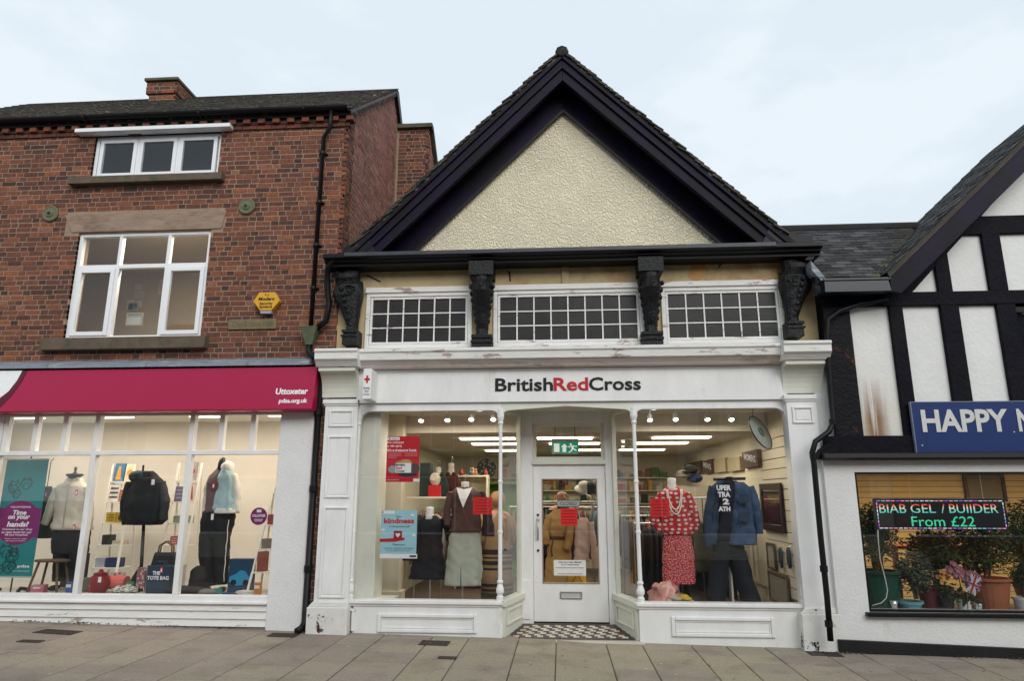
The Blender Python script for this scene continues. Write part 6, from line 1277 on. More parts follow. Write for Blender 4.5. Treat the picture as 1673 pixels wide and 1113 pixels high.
# people: one continuous skinned body each
def person(loc, face, label, skin, hairc=None, h=1.72, clothes=()):
    t = thing('person', loc, label, 'person')
    V_ = [(0,0,.93,.15),(0,0,1.1,.15),(0,0,1.3,.17),(0,-.0,1.42,.13),(0,-.01,1.5,.06),(0,-.02,1.56,.07),(0,-.035,1.63,.098),(0,-.03,1.70,.075)]
    E_ = [(i,i+1) for i in range(7)]
    for s in (-1, 1):
        b = len(V_); V_ += [(s*.1,0,.86,.1),(s*.1,-.01,.48,.065),(s*.1,.01,.09,.045),(s*.1,-.12,.035,.04)]; E_ += [(0,b),(b,b+1),(b+1,b+2),(b+2,b+3)]
        b = len(V_); V_ += [(s*.19,0,1.4,.07),(s*.24,.02,1.12,.05),(s*.2,-.14,.93,.038),(s*.18,-.2,.88,.035)]; E_ += [(3,b),(b,b+1),(b+1,b+2),(b+2,b+3)]
        for k in range(4): c = len(V_); V_ += [(s*(.15+.02*k),-.25-.01*(k%2),.86,.012),(s*(.15+.02*k),-.28,.83-.01*k,.01)]; E_ += [(b+3,c),(c,c+1)]
        c = len(V_); V_ += [(s*.13,-.22,.9,.012),(s*.115,-.25,.89,.01)]; E_ += [(b+3,c),(c,c+1)]
    k = h/1.775; me = bpy.data.meshes.new('body'); me.from_pydata([(x*k,y*k,z*k) for x,y,z,_ in V_], E_, []); o = bpy.data.objects.new('tmp', me); COL.objects.link(o)
    sk = o.modifiers.new('s', 'SKIN'); o.modifiers.new('u', 'SUBSURF').levels = 2
    for i, v in enumerate(V_): me.skin_vertices[0].data[i].radius = (v[3]*k, v[3]*k*.85); me.skin_vertices[0].data[i].use_root = (i == 0)
    dg = bpy.context.evaluated_depsgraph_get(); dg.update(); m2 = bpy.data.meshes.new_from_object(o.evaluated_get(dg)); bpy.data.objects.remove(o)
    m2.materials.clear(); m2.materials.append(skin); m2.polygons.foreach_set('use_smooth', [True]*len(m2.polygons)); M = Matrix.Rotation(face, 4, 'Z')
    b = inst('body', m2, loc, t); b.rotation_euler = (0,0,face)
    def add(fn, nm, mm):
        q = MB(); fn(q); q.xf(Matrix.Translation(loc) @ M @ Matrix.Scale(k,4)); q.obj(nm, mm, t, smooth=True)
    add(lambda q: (q.ball((0,-.125,1.61), .022, 8, 6, (.8,1,1.4)), q.ball((-.1,-.02,1.615), .028, 8, 6, (.4,.8,1.2)), q.ball((.1,-.02,1.615), .028, 8, 6, (.4,.8,1.2))), 'nose_and_ears', skin)
    add(lambda q: (q.ball((-.035,-.115,1.645), .012, 8, 6), q.ball((.035,-.115,1.645), .012, 8, 6)), 'eyes', KTXT)
    add(lambda q: q.ball((0,-.12,1.56), .025, 8, 5, (1,.4,.25)), 'mouth', C((.35,.1,.08)))
    if hairc: add(lambda q: (q.ball((0,-.0,1.66), .125, 14, 9, (.95,1,1)), q.jitter(.01, sc=14)), 'hair', hairc)
    for nm, rows, mm, sl in clothes:
        def fn(q, rows=rows, sl=sl):
            q.rings([(0,-.01,z,rx,ry) for z, rx, ry in rows], n=24, fold=.02, k=7)
            if sl:
                for s in (-1, 1): q.tube([(s*.17,0,1.42),(s*.25,.02,1.12),(s*.205,-.13,.95)], [.085,.075,.06], 10)
        add(fn, nm, mm)
    return t
SKIN = mat('skin', (.5,.27,.18), .55, var=.08, scale=12)
def px_person(px, py, Yp_, **k): x, z = F(px, py, Yp_); return (x, Yp_, fl0), (z-fl0+.1)
loc, hh = px_person(917, 806, 11.0); person(loc, .35, 'bald person in dark top standing inside behind the closed sign', SKIN, None, min(max(hh,1.65),1.85), (('dark_top', [(.88,.17,.13),(1.1,.18,.14),(1.3,.21,.15),(1.42,.18,.12),(1.5,.08,.08)], C((.02,.02,.025)), True), ('trousers', [(.1,.14,.09),(.5,.17,.1),(.9,.19,.13),(.98,.18,.13)], C((.03,.03,.04)), False)))
def stripes(name, base, dark, bands):
    m = mat(name, base, .85, var=.1, scale=10, bump=.3); t = m.node_tree; P = t.nodes['Principled BSDF']; L = t.links.new; src = P.inputs['Base Color'].links[0].from_socket
    g = N(t, 'ShaderNodeNewGeometry'); s = N(t, 'ShaderNodeSeparateXYZ'); L(g.outputs['Position'], s.inputs[0]); r_ = N(t, 'ShaderNodeValToRGB'); r_.color_ramp.interpolation = 'CONSTANT'; mr = N(t, 'ShaderNodeMapRange'); mr.inputs[1].default_value = 0; mr.inputs[2].default_value = 2; L(s.outputs['Z'], mr.inputs[0]); L(mr.outputs[0], r_.inputs[0])
    e = r_.color_ramp.elements; st = [(0,0)]
    for a, b in bands: st += [(a/2,1),(b/2,0)]
    while len(e) < len(st): e.new(.99)
    for i, (p, v) in enumerate(st): e[i].position = p; e[i].color = (v,v,v,1)
    mm = N(t, 'ShaderNodeMixRGB'); mm.inputs[2].default_value = (*dark,1); L(r_.outputs[0], mm.inputs[0]); L(src, mm.inputs[1]); L(mm.outputs[0], P.inputs['Base Color']); return m
CAMEL = stripes('striped_camel', (.3,.19,.1), (.03,.02,.018), [(.42,.47),(.5,.53),(.56,.6),(.78,.81),(.85,.9),(.93,.96),(.99,1.06)])
loc, hh = px_person(813, 815, 10.2); person(loc, pi+.3, 'person with fair hair in a camel coat with dark stripes behind the window colonnette', SKIN, C((.4,.22,.1), .6), min(max(hh,1.55),1.8), (('coat', [(.25,.24,.18),(.6,.23,.17),(.9,.22,.16),(1.2,.22,.16),(1.38,.2,.14),(1.47,.1,.1)], CAMEL, True),))
# stock on the left wall
GSH = glassm('shelf_glass', (.85,.95,.9))
SLF = thing('wall_shelf', (-2.2, 10.6, 1.45), 'pale wall shelf holding jackets and a red gift bag', 'shelf'); x0, z = F(686, 812, 10.5); x1 = FX(730, 812, 10.5); q = MB(); q.box(x0i, x1, 10.4, 10.9, z-.025, z); q.obj('board', CREAM_W, SLF); q = MB(); q.box(x0i, x0i+.03, 10.6, 10.65, z-.3, z-.025); q.obj('bracket', STEEL, SLF); SLZ = z
q = MB(); x0, _ = F(686, 810, 10.6); x1 = FX(703, 810, 10.6); q.box(x0, x1, 10.55, 10.8, SLZ, FZ(695,757,10.6)); tag(q.obj('storage_box', C((.03,.045,.04))), 'tall dark green box standing on the wall shelf', 'box')
x, _ = F(711, 800, 10.5); GB = thing('gift_bag', (x, 10.45, SLZ), 'small red gift bag on the wall shelf', 'bag'); q = MB(); q.box(x-.09, x+.09, 10.42, 10.52, SLZ, SLZ+.17); q.obj('bag', C((.55,.02,.02), .5), GB); q = MB(); q.ball((x, 10.47, SLZ+.26), .1, 10, 7, (.8,.4,1)); q.jitter(.02, sc=20); q.obj('tissue', C((.65,.55,.45)), GB)
for px, col, lab in ((717, (.02,.035,.03), 'bust wearing a dark green jacket on the wall shelf'), (738, (.08,.018,.015), 'bust wearing a maroon jacket beside the green jacketed bust')):
    Yb = 10.75 if px == 717 else 10.95; B_ = thing('bust', base_at(px, 810, Yb, SLZ), lab, 'bust'); garment(B_, 'jacket', Yb, [(812,px-14,px+15),(795,px-16,px+16),(780,px-13,px+12),(772,px-7,px+6)], C(col), .6, .02); neck(B_, px-1, 757 if px == 738 else 764, 774, Yb, 15)
x, z = F(795, 766, 14); CK = thing('wall_clock', (x, 14.0, z-.2), 'round dark decorative plate on a stand above the shop rails', 'plate'); q = MB(); q.lathe(0,0,[(.2,0),(.2,.02),(.15,.03),(.02,.025)], 24); q.xf(Matrix.Translation((x,14,z)) @ Matrix.Rotation(pi/2,4,'X')); q.obj('disc', spots('plate_pat', (.03,.035,.035), (.2,.22,.2), 14, .3), CK); q = MB(); q.box(x-.01, x+.01, 14.0, 14.03, 1.5, z-.15); q.obj('stand', STEEL, CK)
def box_unit(name, label, cat, px0, py0, px1, Y, dpt, mm, nsh=3, lip=.03):
    x0, z1 = F(px0, py0, Y); x1 = FX(px1, py0, Y); t = thing(name, ((x0+x1)/2, Y, fl0), label, cat)
    for a, b in ((x0, x0+lip), (x1-lip, x1)): q = MB(); q.box(a, b, Y, Y+dpt, fl0, z1); q.obj('side_panel', mm, t)
    for i in range(nsh+1): z = fl0+.05+(z1-fl0-.09)*i/nsh; q = MB(); q.box(x0+lip, x1-lip, Y, Y+dpt, z, z+lip); q.obj('shelf', mm, t)
    q = MB(); q.box(x0+lip, x1-lip, Y+dpt-.02, Y+dpt-.005, fl0, z1); q.obj('back_panel', mm, t); return t
box_unit('green_cabinet', 'bright green shelf unit at the back of the gabled shop', 'cabinet', 796, 788, 868, 14.6, .4, C((.14,.3,.03)))
box_unit('bric_a_brac_shelf', 'cream shelf unit of ornaments behind the brown cardigan', 'shelf', 745, 776, 797, 13.2, .35, CREAMI, 4)
box_unit('display_counter', 'dark timber display counter behind the door coats', 'counter', 884, 826, 905, 12.5, .5, C((.05,.03,.02)))
r = random.Random(31)
for i in range(34):
    px = r.uniform(747, 795); row = r.choice((0,1,2)); X = FX(px, 800, 13.2); z1 = FZ(770, 776, 13.2); z = fl0+.05+(z1-fl0-.09)*(row+2)/4+.03; q = MB(); s = r.uniform(.018,.035)
    q.lathe(X, 13.12+r.uniform(0,.1)+.1, [(s,z),(s*1.4,z+.03),(s*1.5,z+.06),(s*.5,z+.09),(s*.7,z+.1+r.uniform(0,.05))], 10); tag(q.obj('ornament', C(r.choice([(.5,.45,.35),(.35,.05,.04),(.1,.2,.3),(.6,.55,.4),(.05,.15,.08),(.4,.25,.08)]), .3), smooth=True), 'small ornament on the cream shelf unit', 'ornament', 'ornaments on the cream shelf unit')
# rails of clothes
def rail(label, x0, y0, x1, y1, z, n_, lab_g, grp, seed, dark=.6, ln=(.6,.95)):
    t = thing('clothes_rail', ((x0+x1)/2, (y0+y1)/2, fl0), label, 'rail'); a, b = Vector((x0,y0,z)), Vector((x1,y1,z))
    q = MB(); q.tube([a, b], .014, 8); q.obj('bar', STEEL, t)
    for p in (a, b): q = MB(); q.tube([Vector((p.x,p.y,fl0)), p], .014, 8); q.box(p.x-.2, p.x+.2, p.y-.015, p.y+.015, fl0, fl0+.02); q.obj('upright', STEEL, t)
    r = random.Random(seed); d = (b-a).normalized(); side = Vector((-d.y, d.x, 0))
    pal = [(.02,.02,.025),(.03,.04,.07),(.12,.02,.03),(.3,.27,.22),(.03,.08,.06),(.2,.13,.07),(.08,.08,.09),(.4,.36,.3),(.1,.04,.07),(.05,.1,.16),(.35,.12,.05)]
    for i in range(n_):
        c = a.lerp(b, (i+.5)/n_+r.uniform(-.01,.01)); w_ = r.uniform(.2,.25); L_ = r.uniform(*ln); th_ = r.uniform(.025,.045); ang = math.atan2(side.y, side.x)+r.uniform(-.2,.2)
        if seed == 57: pal = [(.012,.012,.014),(.02,.025,.018),(.03,.028,.02),(.015,.018,.03)]
        g_ = thing('hanging_garment', (c.x, c.y, z-L_), lab_g, 'garment', grp)
        q = MB(); q.rings([(0,0,-L_,w_*.95,th_),(0,0,-L_*.5,w_*.9,th_*1.1),(0,0,-.2,w_,th_*1.1),(0,0,-.12,w_*.75,th_),(0,0,-.06,.07,th_*.8)], n=18, fold=.06, k=6, ph=i); q.xf(Matrix.Translation(c) @ Matrix.Rotation(ang,4,'Z')); q.obj('cloth', C(r.choice(pal)), g_, smooth=True)
        q = MB(); q.tube([(-w_*.75,0,-.14),(0,0,-.05),(w_*.75,0,-.14)], .006, 5); q.tube([(0,0,-.05),(0,0,0),(.02,0,.03)], .004, 5); q.xf(Matrix.Translation(c) @ Matrix.Rotation(ang,4,'Z')); q.obj('hanger', KW, g_)
rail('steel rail of clothes along the slatted wall side', 2.55, 11.0, 2.5, 15.5, 1.75, 26, 'garment hanging on the rail along the slatted wall', 'clothes on the slatted wall rail', 51)
rail('steel rail of mixed clothes behind the shop door', -.9, 12.2, 1.5, 12.0, 1.62, 20, 'garment hanging on the rail behind the shop door', 'clothes on the rail behind the door', 52)
rail('steel rail of clothes along the pier side wall', -2.35, 11.3, -2.3, 15.0, 1.55, 20, 'garment hanging on the rail along the pier side wall', 'clothes on the pier side rail', 53)
rail('short rail of clothes behind the red jumper', .95, 11.2, 2.0, 11.4, 1.5, 9, 'garment hanging on the short rail behind the red jumper', 'clothes on the short rail', 54)
rail('rail of clothes far back in the gabled shop', -1.6, 15.4, 1.8, 15.4, 1.55, 24, 'garment hanging on the far rail at the back', 'clothes on the far rail', 55)
rail('low rail of dark coats behind the denim jacket and jumper', 1.05, 10.35, 2.45, 10.45, 1.42, 13, 'dark coat hanging on the low rail behind the jumper', 'coats on the low rail', 57, ln=(.85,1.1))
rail('rail of clothes behind the black dress and brown cardigan', -1.95, 11.5, -.95, 11.6, 1.5, 10, 'garment hanging on the rail behind the black dress', 'clothes on the rail behind the black dress', 58)
rail('rail of clothes between the gilet and the slatted wall', 1.3, 12.6, 2.3, 12.7, 1.6, 10, 'garment hanging on the rail beyond the olive gilet', 'clothes on the rail beyond the gilet', 59)
for px, py, col, lab in ((893,780,(.5,.2,.04),'orange framed picture high on the back wall'),(922,785,(.3,.06,.03),'red and green hanging decoration on the back wall'),(958,785,(.12,.11,.1),'grey picture on the back wall behind the door'),(985,770,(.3,.25,.2),'pale board high on the back wall')):
    X, Z = F(px, py, 16.9); q = MB(); w_ = .24 if col[0] != .3 else .09; q.box(X-w_, X+w_, 16.93, 16.98, Z-.14, Z+.14); o = tag(q.obj('wall_picture', C(col)), lab, 'picture'); q = MB(); q.box(X-w_*.75, X+w_*.75, 16.924, 16.93, Z-.09, Z+.09); q.obj('print', C(tuple(min(1,c*.5+.12) for c in col)), o)
# door coats
Y = 10.45; T1 = thing('trench_coat', base_at(915, 965, Y, .6), 'tan belted trench coat hanging inside the shop door', 'coat'); TN = C((.36,.21,.07))
garment(T1, 'coat', Y, [(955,889,936,1.3),(920,891,934,1.3),(882,897,933),(876,898,931,.4),(862,894,937),(846,894,937),(838,900,931),(832,908,924)], TN, .45, .02, 8); limb(T1, 'sleeve', Y, [(897,842),(892,866),(893,890)], [.05,.055,.05], TN, -.03); limb(T1, 'sleeve', Y, [(934,842),(931,872),(926,897)], [.05,.06,.055], C((.3,.17,.05)), -.12)
garment(T1, 'belt', Y, [(881,895.5,934.5),(876,896,934)], C((.06,.03,.025)), .47, .0, ymax=.17); limb(T1, 'belt_end', Y, [(905,879),(900,895),(903,908)], .012, C((.06,.03,.025)), -.17)
x, z = F(916, 832, Y); q = MB(); q.tube([(x-.1,Y,z-.03),(x,Y,z+.03),(x,Y,z+.09),(x+.025,Y,z+.12)], .006, 6); q.obj('hanger', KW, T1); q = MB(); q.tube([(x-.5,Y,z+.1),(x+.6,Y,z+.1)], .012, 8); q.tube([(x-.5,Y,z+.1),(x-.5,Y,fl0)], .012, 8); q.tube([(x+.6,Y,z+.1),(x+.6,Y,fl0)], .012, 8); tag(q.obj('coat_rail', STEEL), 'steel rail holding the tan trench coat', 'rail')
Y = 10.35; T2 = thing('pink_cardigan', base_at(955, 930, Y, .8), 'pale pink cardigan on a hanger beside the trench coat', 'cardigan'); PK = C((.46,.32,.26))
garment(T2, 'cardigan', Y, [(918,938,962,1.3),(890,938,964),(862,939,966),(850,943,962),(846,949,957)], PK, .5, .03, 8); limb(T2, 'sleeve', Y, [(964,853),(969,885),(972,930)], [.045,.05,.04], PK, -.03); q = MB(); x, z = F(952, 846, Y); q.tube([(x-.08,Y,z-.04),(x,Y,z+.02),(x+.12,Y,z-.06)], .006, 6); q.tube([(x,Y,z+.02),(x,Y,z+.08),(x+.02,Y,z+.11)], .004, 5); q.obj('hanger', KW, T2)
for px, col, lab in ((963,(.025,.025,.028),'black hat on the stand inside the door'),(975,(.06,.06,.06),'charcoal hat beside the black hat'),(955,(.4,.38,.33),'pale hat behind the dark hats')): Yh = 11.3; x, z = F(px, 800, Yh); q = MB(); q.lathe(0,0,[(.16,0),(.165,.01),(.1,.02),(.095,.1),(.05,.13),(.01,.13)], 18); q.xf(Matrix.Translation((x,Yh,z)) @ Matrix.Rotation(.5,4,'X')); tag(q.obj('hat', C(col), smooth=True), lab, 'hat')
q = MB(); x = FX(968, 800, 11.35); q.tube([(x,11.4,fl0),(x,11.4,2.1)], .02, 8); q.lathe(x,11.4,[(.18,fl0),(.18,fl0+.02)],16)
for k in range(8): a = k*pi/4; q.tube([(x,11.4,1.6+.06*k),(x+.15*cos(a),11.4+.15*sin(a),1.66+.06*k)], .008, 5)
tag(q.obj('hat_stand', STEEL), 'metal hat stand inside the shop door', 'stand')
x0, z0 = F(930, 975, 9.98); x1, z1 = F(957, 936, 9.98); WF = thing('wet_floor_sign', ((x0+x1)/2, 10.0, fl0), 'yellow folding warning sign just inside the shop door', 'sign'); YL = C((.62,.38,.02), .4)
for s in (0, 1): q = MB(); q.loft([[(x0-.04,9.96+s*.28,fl0),(x1+.04,9.96+s*.28,fl0),(x1+.04,9.975+s*.28,fl0),(x0-.04,9.975+s*.28,fl0)],[(x0,10.09+s*.03,z1),(x1,10.09+s*.03,z1),(x1,10.105+s*.03,z1),(x0,10.105+s*.03,z1)]]); q.obj('panel', YL, WF)
xm = (x0+x1)/2; q = MB(); q.tube([(xm-.08,10.05,z1-.16),(xm,10.08,z1-.02),(xm+.08,10.05,z1-.16),(xm-.08,10.05,z1-.16)], .008, 6); q.obj('warning_triangle', RTXT, WF)

# ---- gabled shop: right window ----------------------------------------------
Y = 9.5; M6 = thing('mannequin', base_at(1105, 980, Y, fl0), 'mannequin in red sheep pattern jumper and red dotted skirt', 'mannequin')
SHP = spots('sheep_knit', (.4,.01,.014), (.56,.5,.44), 14, .3, rand=.45, stretch=(.85,1,1.25)); DOT = spots('dotted_red', (.38,.01,.018), (.58,.4,.36), 46, .29)
garment(M6, 'jumper', Y, [(874,1081,1132),(868,1078,1134),(845,1078,1130),(822,1075,1128),(808,1076,1124),(801,1083,1115),(796,1089,1108)], SHP, .52, .015); limb(M6, 'sleeve', Y, [(1080,806),(1072,828),(1068,850),(1079,868)], [.055,.06,.06,.05], SHP, -.03); limb(M6, 'sleeve', Y, [(1121,806),(1131,830),(1136,852),(1133,868)], [.055,.06,.06,.05], SHP, -.03)
neck(M6, 1098, 782, 799, Y, 19, hook=False)
garment(M6, 'skirt', Y, [(954,1083,1136,1.3),(930,1083,1135,1.3),(900,1083,1133),(872,1085,1128,.5)], DOT, .52, .02, 8)
q = MB(); x, z = F(1099, 800, Y)
for w_, dd in ((.1, .32), (.085, .26)): q.tube([(x+w_*cos(a), Y-.1-.09*(1-abs(cos(a)))-.02, z-dd*abs(sin(a))**1.0) for a in [pi*k/14 for k in range(15)]], .008, 6)
q.obj('necklace', C((.7,.64,.55), .3), M6, smooth=True); q = MB(); x = FX(1108, 960, Y); q.tube([(x,Y,fl0),(x,Y,1.0)], .014, 8); q.lathe(x, Y, [(.15,fl0),(.15,fl0+.012),(.02,fl0+.03)], 20); q.obj('stand_pole', STEEL, M6)
Y = 9.42; M7 = thing('mannequin', base_at(1195, 985, Y, fl0), 'mannequin in open blue denim jacket, printed dark tee and black trousers', 'mannequin')
DN, DN2, NV = mat('denim', (.035,.065,.125), .85, var=.3, scale=9, bump=.4, bscale=200, col2=(.08,.12,.19), c2lo=.45, c2hi=.7), mat('denim_dark', (.025,.042,.07), .85, var=.3, scale=9, bump=.4, bscale=200, col2=(.05,.07,.1), c2lo=.5, c2hi=.7), C((.007,.008,.013))
garment(M7, 'tee', Y, [(884,1166,1212),(850,1168,1212),(810,1168,1214),(794,1172,1212),(786,1180,1204)], NV, .5, .012)
garment(M7, 'jacket_side', Y, [(890,1150,1170),(860,1155,1172),(820,1157,1174),(796,1160,1178),(786,1172,1186)], DN2, .9, .03, ymax=.17, yo=-.03); garment(M7, 'jacket_side', Y, [(890,1188,1234,1.2),(870,1190,1232),(830,1194,1230),(800,1197,1226),(788,1198,1214)], DN, .7, .02, ymax=.17, yo=-.05)
limb(M7, 'sleeve', Y, [(1164,796),(1157,830),(1153,860),(1156,894)], [.06,.06,.055,.045], DN2, -.06); limb(M7, 'sleeve', Y, [(1222,796),(1231,825),(1235,850),(1238,872)], [.06,.065,.06,.05], DN, -.08)
q = MB(); q.box(*(lambda a, b: (a[0], b[0], Y-.225, Y-.212, b[1], a[1]))(F(1201,836,Y), F(1218,852,Y))); q.obj('pocket', DN2, M7); q = MB(); q.box(*(lambda a, b: (a[0], b[0], Y-.225, Y-.212, b[1], a[1]))(F(1200,808,Y), F(1218,822,Y))); q.obj('pocket', DN2, M7)
Yt = Y-.178
for s_, a, b, c, d in (('UPER', 1171, 793, 1194, 802), ('TRA', 1173, 804, 1193, 813), ('2', 1181, 815, 1191, 825), ('ATH', 1174, 828, 1193, 836)): tpx(s_, a, b, c, d, Yt, WTXT, M7, .05)
q = MB(); x, z = F(1192, 786, Y); q.lathe(x, Y, [(.05,z-.04),(.045,z+.02),(.05,z+.05),(.01,z+.055)], 12); q.obj('neck_block', KW, M7); q = MB(); q.tube([(x-.2,Y+.05,z+.02),(x+.22,Y+.05,z+.03)], .02, 8); q.obj('shoulder_bar', KW, M7)
garment(M7, 'trousers_top', Y, [(915,1165,1214),(895,1164,1216),(878,1168,1212)], NV, .5, .02)
for pts, rd in (([(1177,905),(1173,950),(1168,1000)],[.13,.12,.12]), ([(1203,905),(1216,950),(1234,1000)],[.13,.12,.12])): limb(M7, 'trouser_leg', Y, pts, rd, NV)
q = MB(); x = FX(1196, 950, Y); q.tube([(x,Y+.02,fl0),(x,Y+.02,1.0)], .016, 8); q.lathe(x, Y, [(.15,fl0),(.15,fl0+.012),(.02,fl0+.03)], 20); q.obj('stand_pole', plain('pole_white', (.6,.58,.52)), M7)
q = MB(); x, z = F(1236, 788, 9.5); q.tube([(x-.3,9.5,z+.01),(x-.05,9.48,z),(x,9.47,z-.01)], [.012,.015,.03], 8); 
Y = 9.95; V1 = thing('padded_vest', base_at(1150, 930, Y, .75), 'olive padded gilet between the dotted skirt and the denim jacket', 'gilet'); OL_ = C((.11,.115,.06), .5)
rows = []
for i in range(17): py = 935-i*5.2; rows.append((py, 1134-(i % 2)*.9+(3 if i > 13 else 0), 1164+(i % 2)*.9-(4 if i > 13 else 0)))
garment(V1, 'body', Y, rows, OL_, .55, .01); q = MB(); x, z = F(1149, 850, Y); q.tube([(x,Y,z-.05),(x,Y,z+.3)], .006, 6); q.obj('hanger', KW, V1); q = MB(); q.tube([(x-.4,Y,z+.3),(x+.3,Y,z+.3)], .012, 8); q.tube([(x-.4,Y,z+.3),(x-.4,Y,fl0)], .012, 8); q.tube([(x+.3,Y,z+.3),(x+.3,Y,fl0)], .012, 8); tag(q.obj('coat_rail', STEEL), 'steel rail holding the olive gilet', 'rail')
for px, py, lab in ((1118,775,'striped cap on the hat pile behind the red jumper'),(1135,782,'navy cap on the hat pile behind the red jumper'),(1128,768,'black and cream cap topping the pile')): x, z = F(px, py, 10.6); q = MB(); q.ball((x,10.6,z), .11, 14, 8, (1.1,1,.6)); q.ball((x-.06,10.5,z-.03), .09, 12, 6, (1,1,.15)); tag(q.obj('cap', C({1118:(.35,.3,.25),1135:(.02,.03,.09),1128:(.03,.03,.03)}[px]), smooth=True), lab, 'cap')
q = MB(); x, z = F(1126, 800, 10.65); q.box(x-.3, x+.3, 10.5, 10.8, fl0, FZ(1126,790,10.6)-.04); tag(q.obj('hat_plinth', C((.45,.4,.3))), 'tall cream plinth carrying the pile of caps', 'plinth')
# pink bag heap, shoes
x, z = F(1088, 985, 9.35); q = MB(); q.ball((x,9.42,fl0+.3), .2, 36, 26, (1.05,.8,1.45)); q.jitter(.07, sc=9); q.jitter(.03, sc=24); tag(q.obj('plastic_bag', mat('pink_plastic', (.55,.25,.2), .25, var=.2, scale=12, spec=.6), smooth=True), 'pink crinkled plastic bag heaped behind the sill', 'bag')
for px, col, lab in ((1100,(.45,.38,.28),'pair of beige shoes at the red skirt stand'),(1117,(.5,.36,.03),'yellow slipper at the red skirt stand')): x, z = F(px, 977, 9.3); q = MB(); q.ball((x,9.3,z), .06, 12, 8, (1.3,1.2,.7)); q.ball((x+.04,9.26,z-.01), .05, 12, 8, (1.2,1.4,.5)); tag(q.obj('shoes', C(col,.4), smooth=True), lab, 'shoes')
q = MB(); a, b = FX(1075, 985, 9.3), FX(1135, 985, 9.3); q.box(a, b, 9.18, 9.5, fl0, FZ(1100,983,9.3)); tag(q.obj('display_step', C((.5,.46,.38))), 'low cream display step behind the sill under the red skirt', 'step')
# tilted round disc hanging at the corner of the glass
x, z = F(1242, 707, 9.22); RD = thing('hanging_disc', (x, 9.22, z-.24), 'tilted round grey disc with dark rim hung in the window corner', 'disc'); M = Matrix.Translation((x,9.22,z)) @ Matrix.Rotation(radians(-28),4,'Y') @ Matrix.Rotation(radians(52),4,'Z') @ Matrix.Rotation(pi/2,4,'X')
q = MB(); q.lathe(0,0,[(.235,0),(.235,.008),(.05,.014),(.01,.012)], 32); q.xf(M); q.obj('face', mat('disc_grey', (.32,.36,.32), .3, var=.12), RD, smooth=False)
q = MB(); q.tube([(.236*cos(a),.236*sin(a),.004) for a in [2*pi*k/32 for k in range(33)]], .009, 6); q.xf(M); q.obj('rim', KW, RD)
for rr in (.06, .035): q = MB(); q.tube([(rr*cos(a),rr*sin(a),.017) for a in [2*pi*k/20 for k in range(21)]], .008, 6); q.xf(M); q.obj('boss_ring', C((.07,.13,.09)), RD)
q = MB(); q.tube([(x-.08,9.22,z+.2),(x-.06,9.25,zc0-.03)], .004, 5); q.obj('cord', KW, RD)
# frames on the slatwall
def wall_frame(name, label, px0, py0, px1, py1, rim, fm, im, cat, X=2.97, lip=.03):
    y1, za_ = FXP(px0, py0, X); y0, zb_2 = FXP(px1, py1, X); yl, zl_ = FXP(px0, py1, X); z1 = FXP((px0+px1)/2, py0, X)[1]; z0 = FXP((px0+px1)/2, py1, X)[1]
    t = thing(name, (X, (y0+y1)/2, z0), label, cat); w_ = rim
    q = MB(); q.box(X-lip, X, y0, y0+w_, z0, z1); q.box(X-lip, X, y1-w_, y1, z0, z1); q.box(X-lip, X, y0+w_, y1-w_, z0, z0+w_); q.box(X-lip, X, y0+w_, y1-w_, z1-w_, z1); q.obj('frame', fm, t, bevel=.004)
    q = MB(); q.box(X-lip*.5, X-.002, y0+w_, y1-w_, z0+w_, z1-w_); q.obj('glass', im, t); return t, (y0+y1)/2, (z0+z1)/2
MIR = mat('mirror_glass', (.6,.6,.58), .04, var=.0, metal=1.0)
wall_frame('wall_mirror', 'mirror in dark wooden frame on the cream slatted wall', 1243, 790, 1284, 868, .09, C((.035,.02,.014), .4), MIR, 'mirror')
wall_frame('framed_print', 'small framed print beside the pair of horse shoe rings', 1254, 888, 1270, 930, .03, C((.12,.08,.05), .4), C((.36,.33,.26)), 'picture'); wall_frame('framed_print', 'larger framed landscape print low on the slatted wall', 1257, 936, 1292, 988, .04, C((.2,.15,.08), .4), C((.3,.29,.24)), 'picture')
for px in (1276, 1289):
    y, z = FXP(px, 912, 2.95); t = thing('beaded_ring', (2.95, y, z-.12), 'beaded oval hanging on the slatted wall beside the small print', 'ornament', 'beaded ovals on the slatted wall'); q = MB(); q.tube([(2.95, y+.05*cos(a), z+.12*sin(a)) for a in [2*pi*k/20 for k in range(21)]], .017, 7); q.jitter(.006, sc=40); q.obj('ring', C((.03,.06,.08), .4), t); q = MB(); q.tube([(2.95,y,z+.12),(2.99,y,z+.16)], .004, 5); q.obj('hook', STEEL, t)
# header boards on the right wall
HBm = C((.1,.06,.05)); HBl = C((.4,.33,.22))
for i, (a, b, ya, yb_, mm, s_, lab) in enumerate(((1213,1240,737,764,HBm,"WOMEN'S",'brown header board nearest the cream slats'),(1189,1211,748,770,HBl,'','blank tan header board between brown boards'),(1167,1187,750,772,HBl,'','second blank tan header board'),(1148,1165,752,774,HBm,"MEN'S",'brown header board lettered for men'),(1119,1146,756,776,HBm,"MEN'S",'brown header board farther along the rail wall'))):
    X = 2.93; y1, z1 = FXP(a, ya+2, X); y0, z0 = FXP(b, yb_, X); z1 = FXP((a+b)/2, ya, X)[1]; z0 = FXP((a+b)/2, yb_, X)[1]; t = thing('header_board', (X, (y0+y1)/2, z0), lab, 'sign'); q = MB(); q.box(X-.012, X+.05, y0, y1, z0, z1); q.obj('board', mm, t)
    if s_:
        M = Matrix.Translation((X-.015, (y0+y1)/2, (z0+z1)/2)) @ Matrix.Rotation(-pi/2, 4, 'Z') @ Matrix.Rotation(.12, 4, 'Y'); text(s_, -(y1-y0)*.38, (y1-y0)*.38, -(z1-z0)*.12, (z1-z0)*.3, 0, WTXT, t, bold=.02, depth=0, M=M)

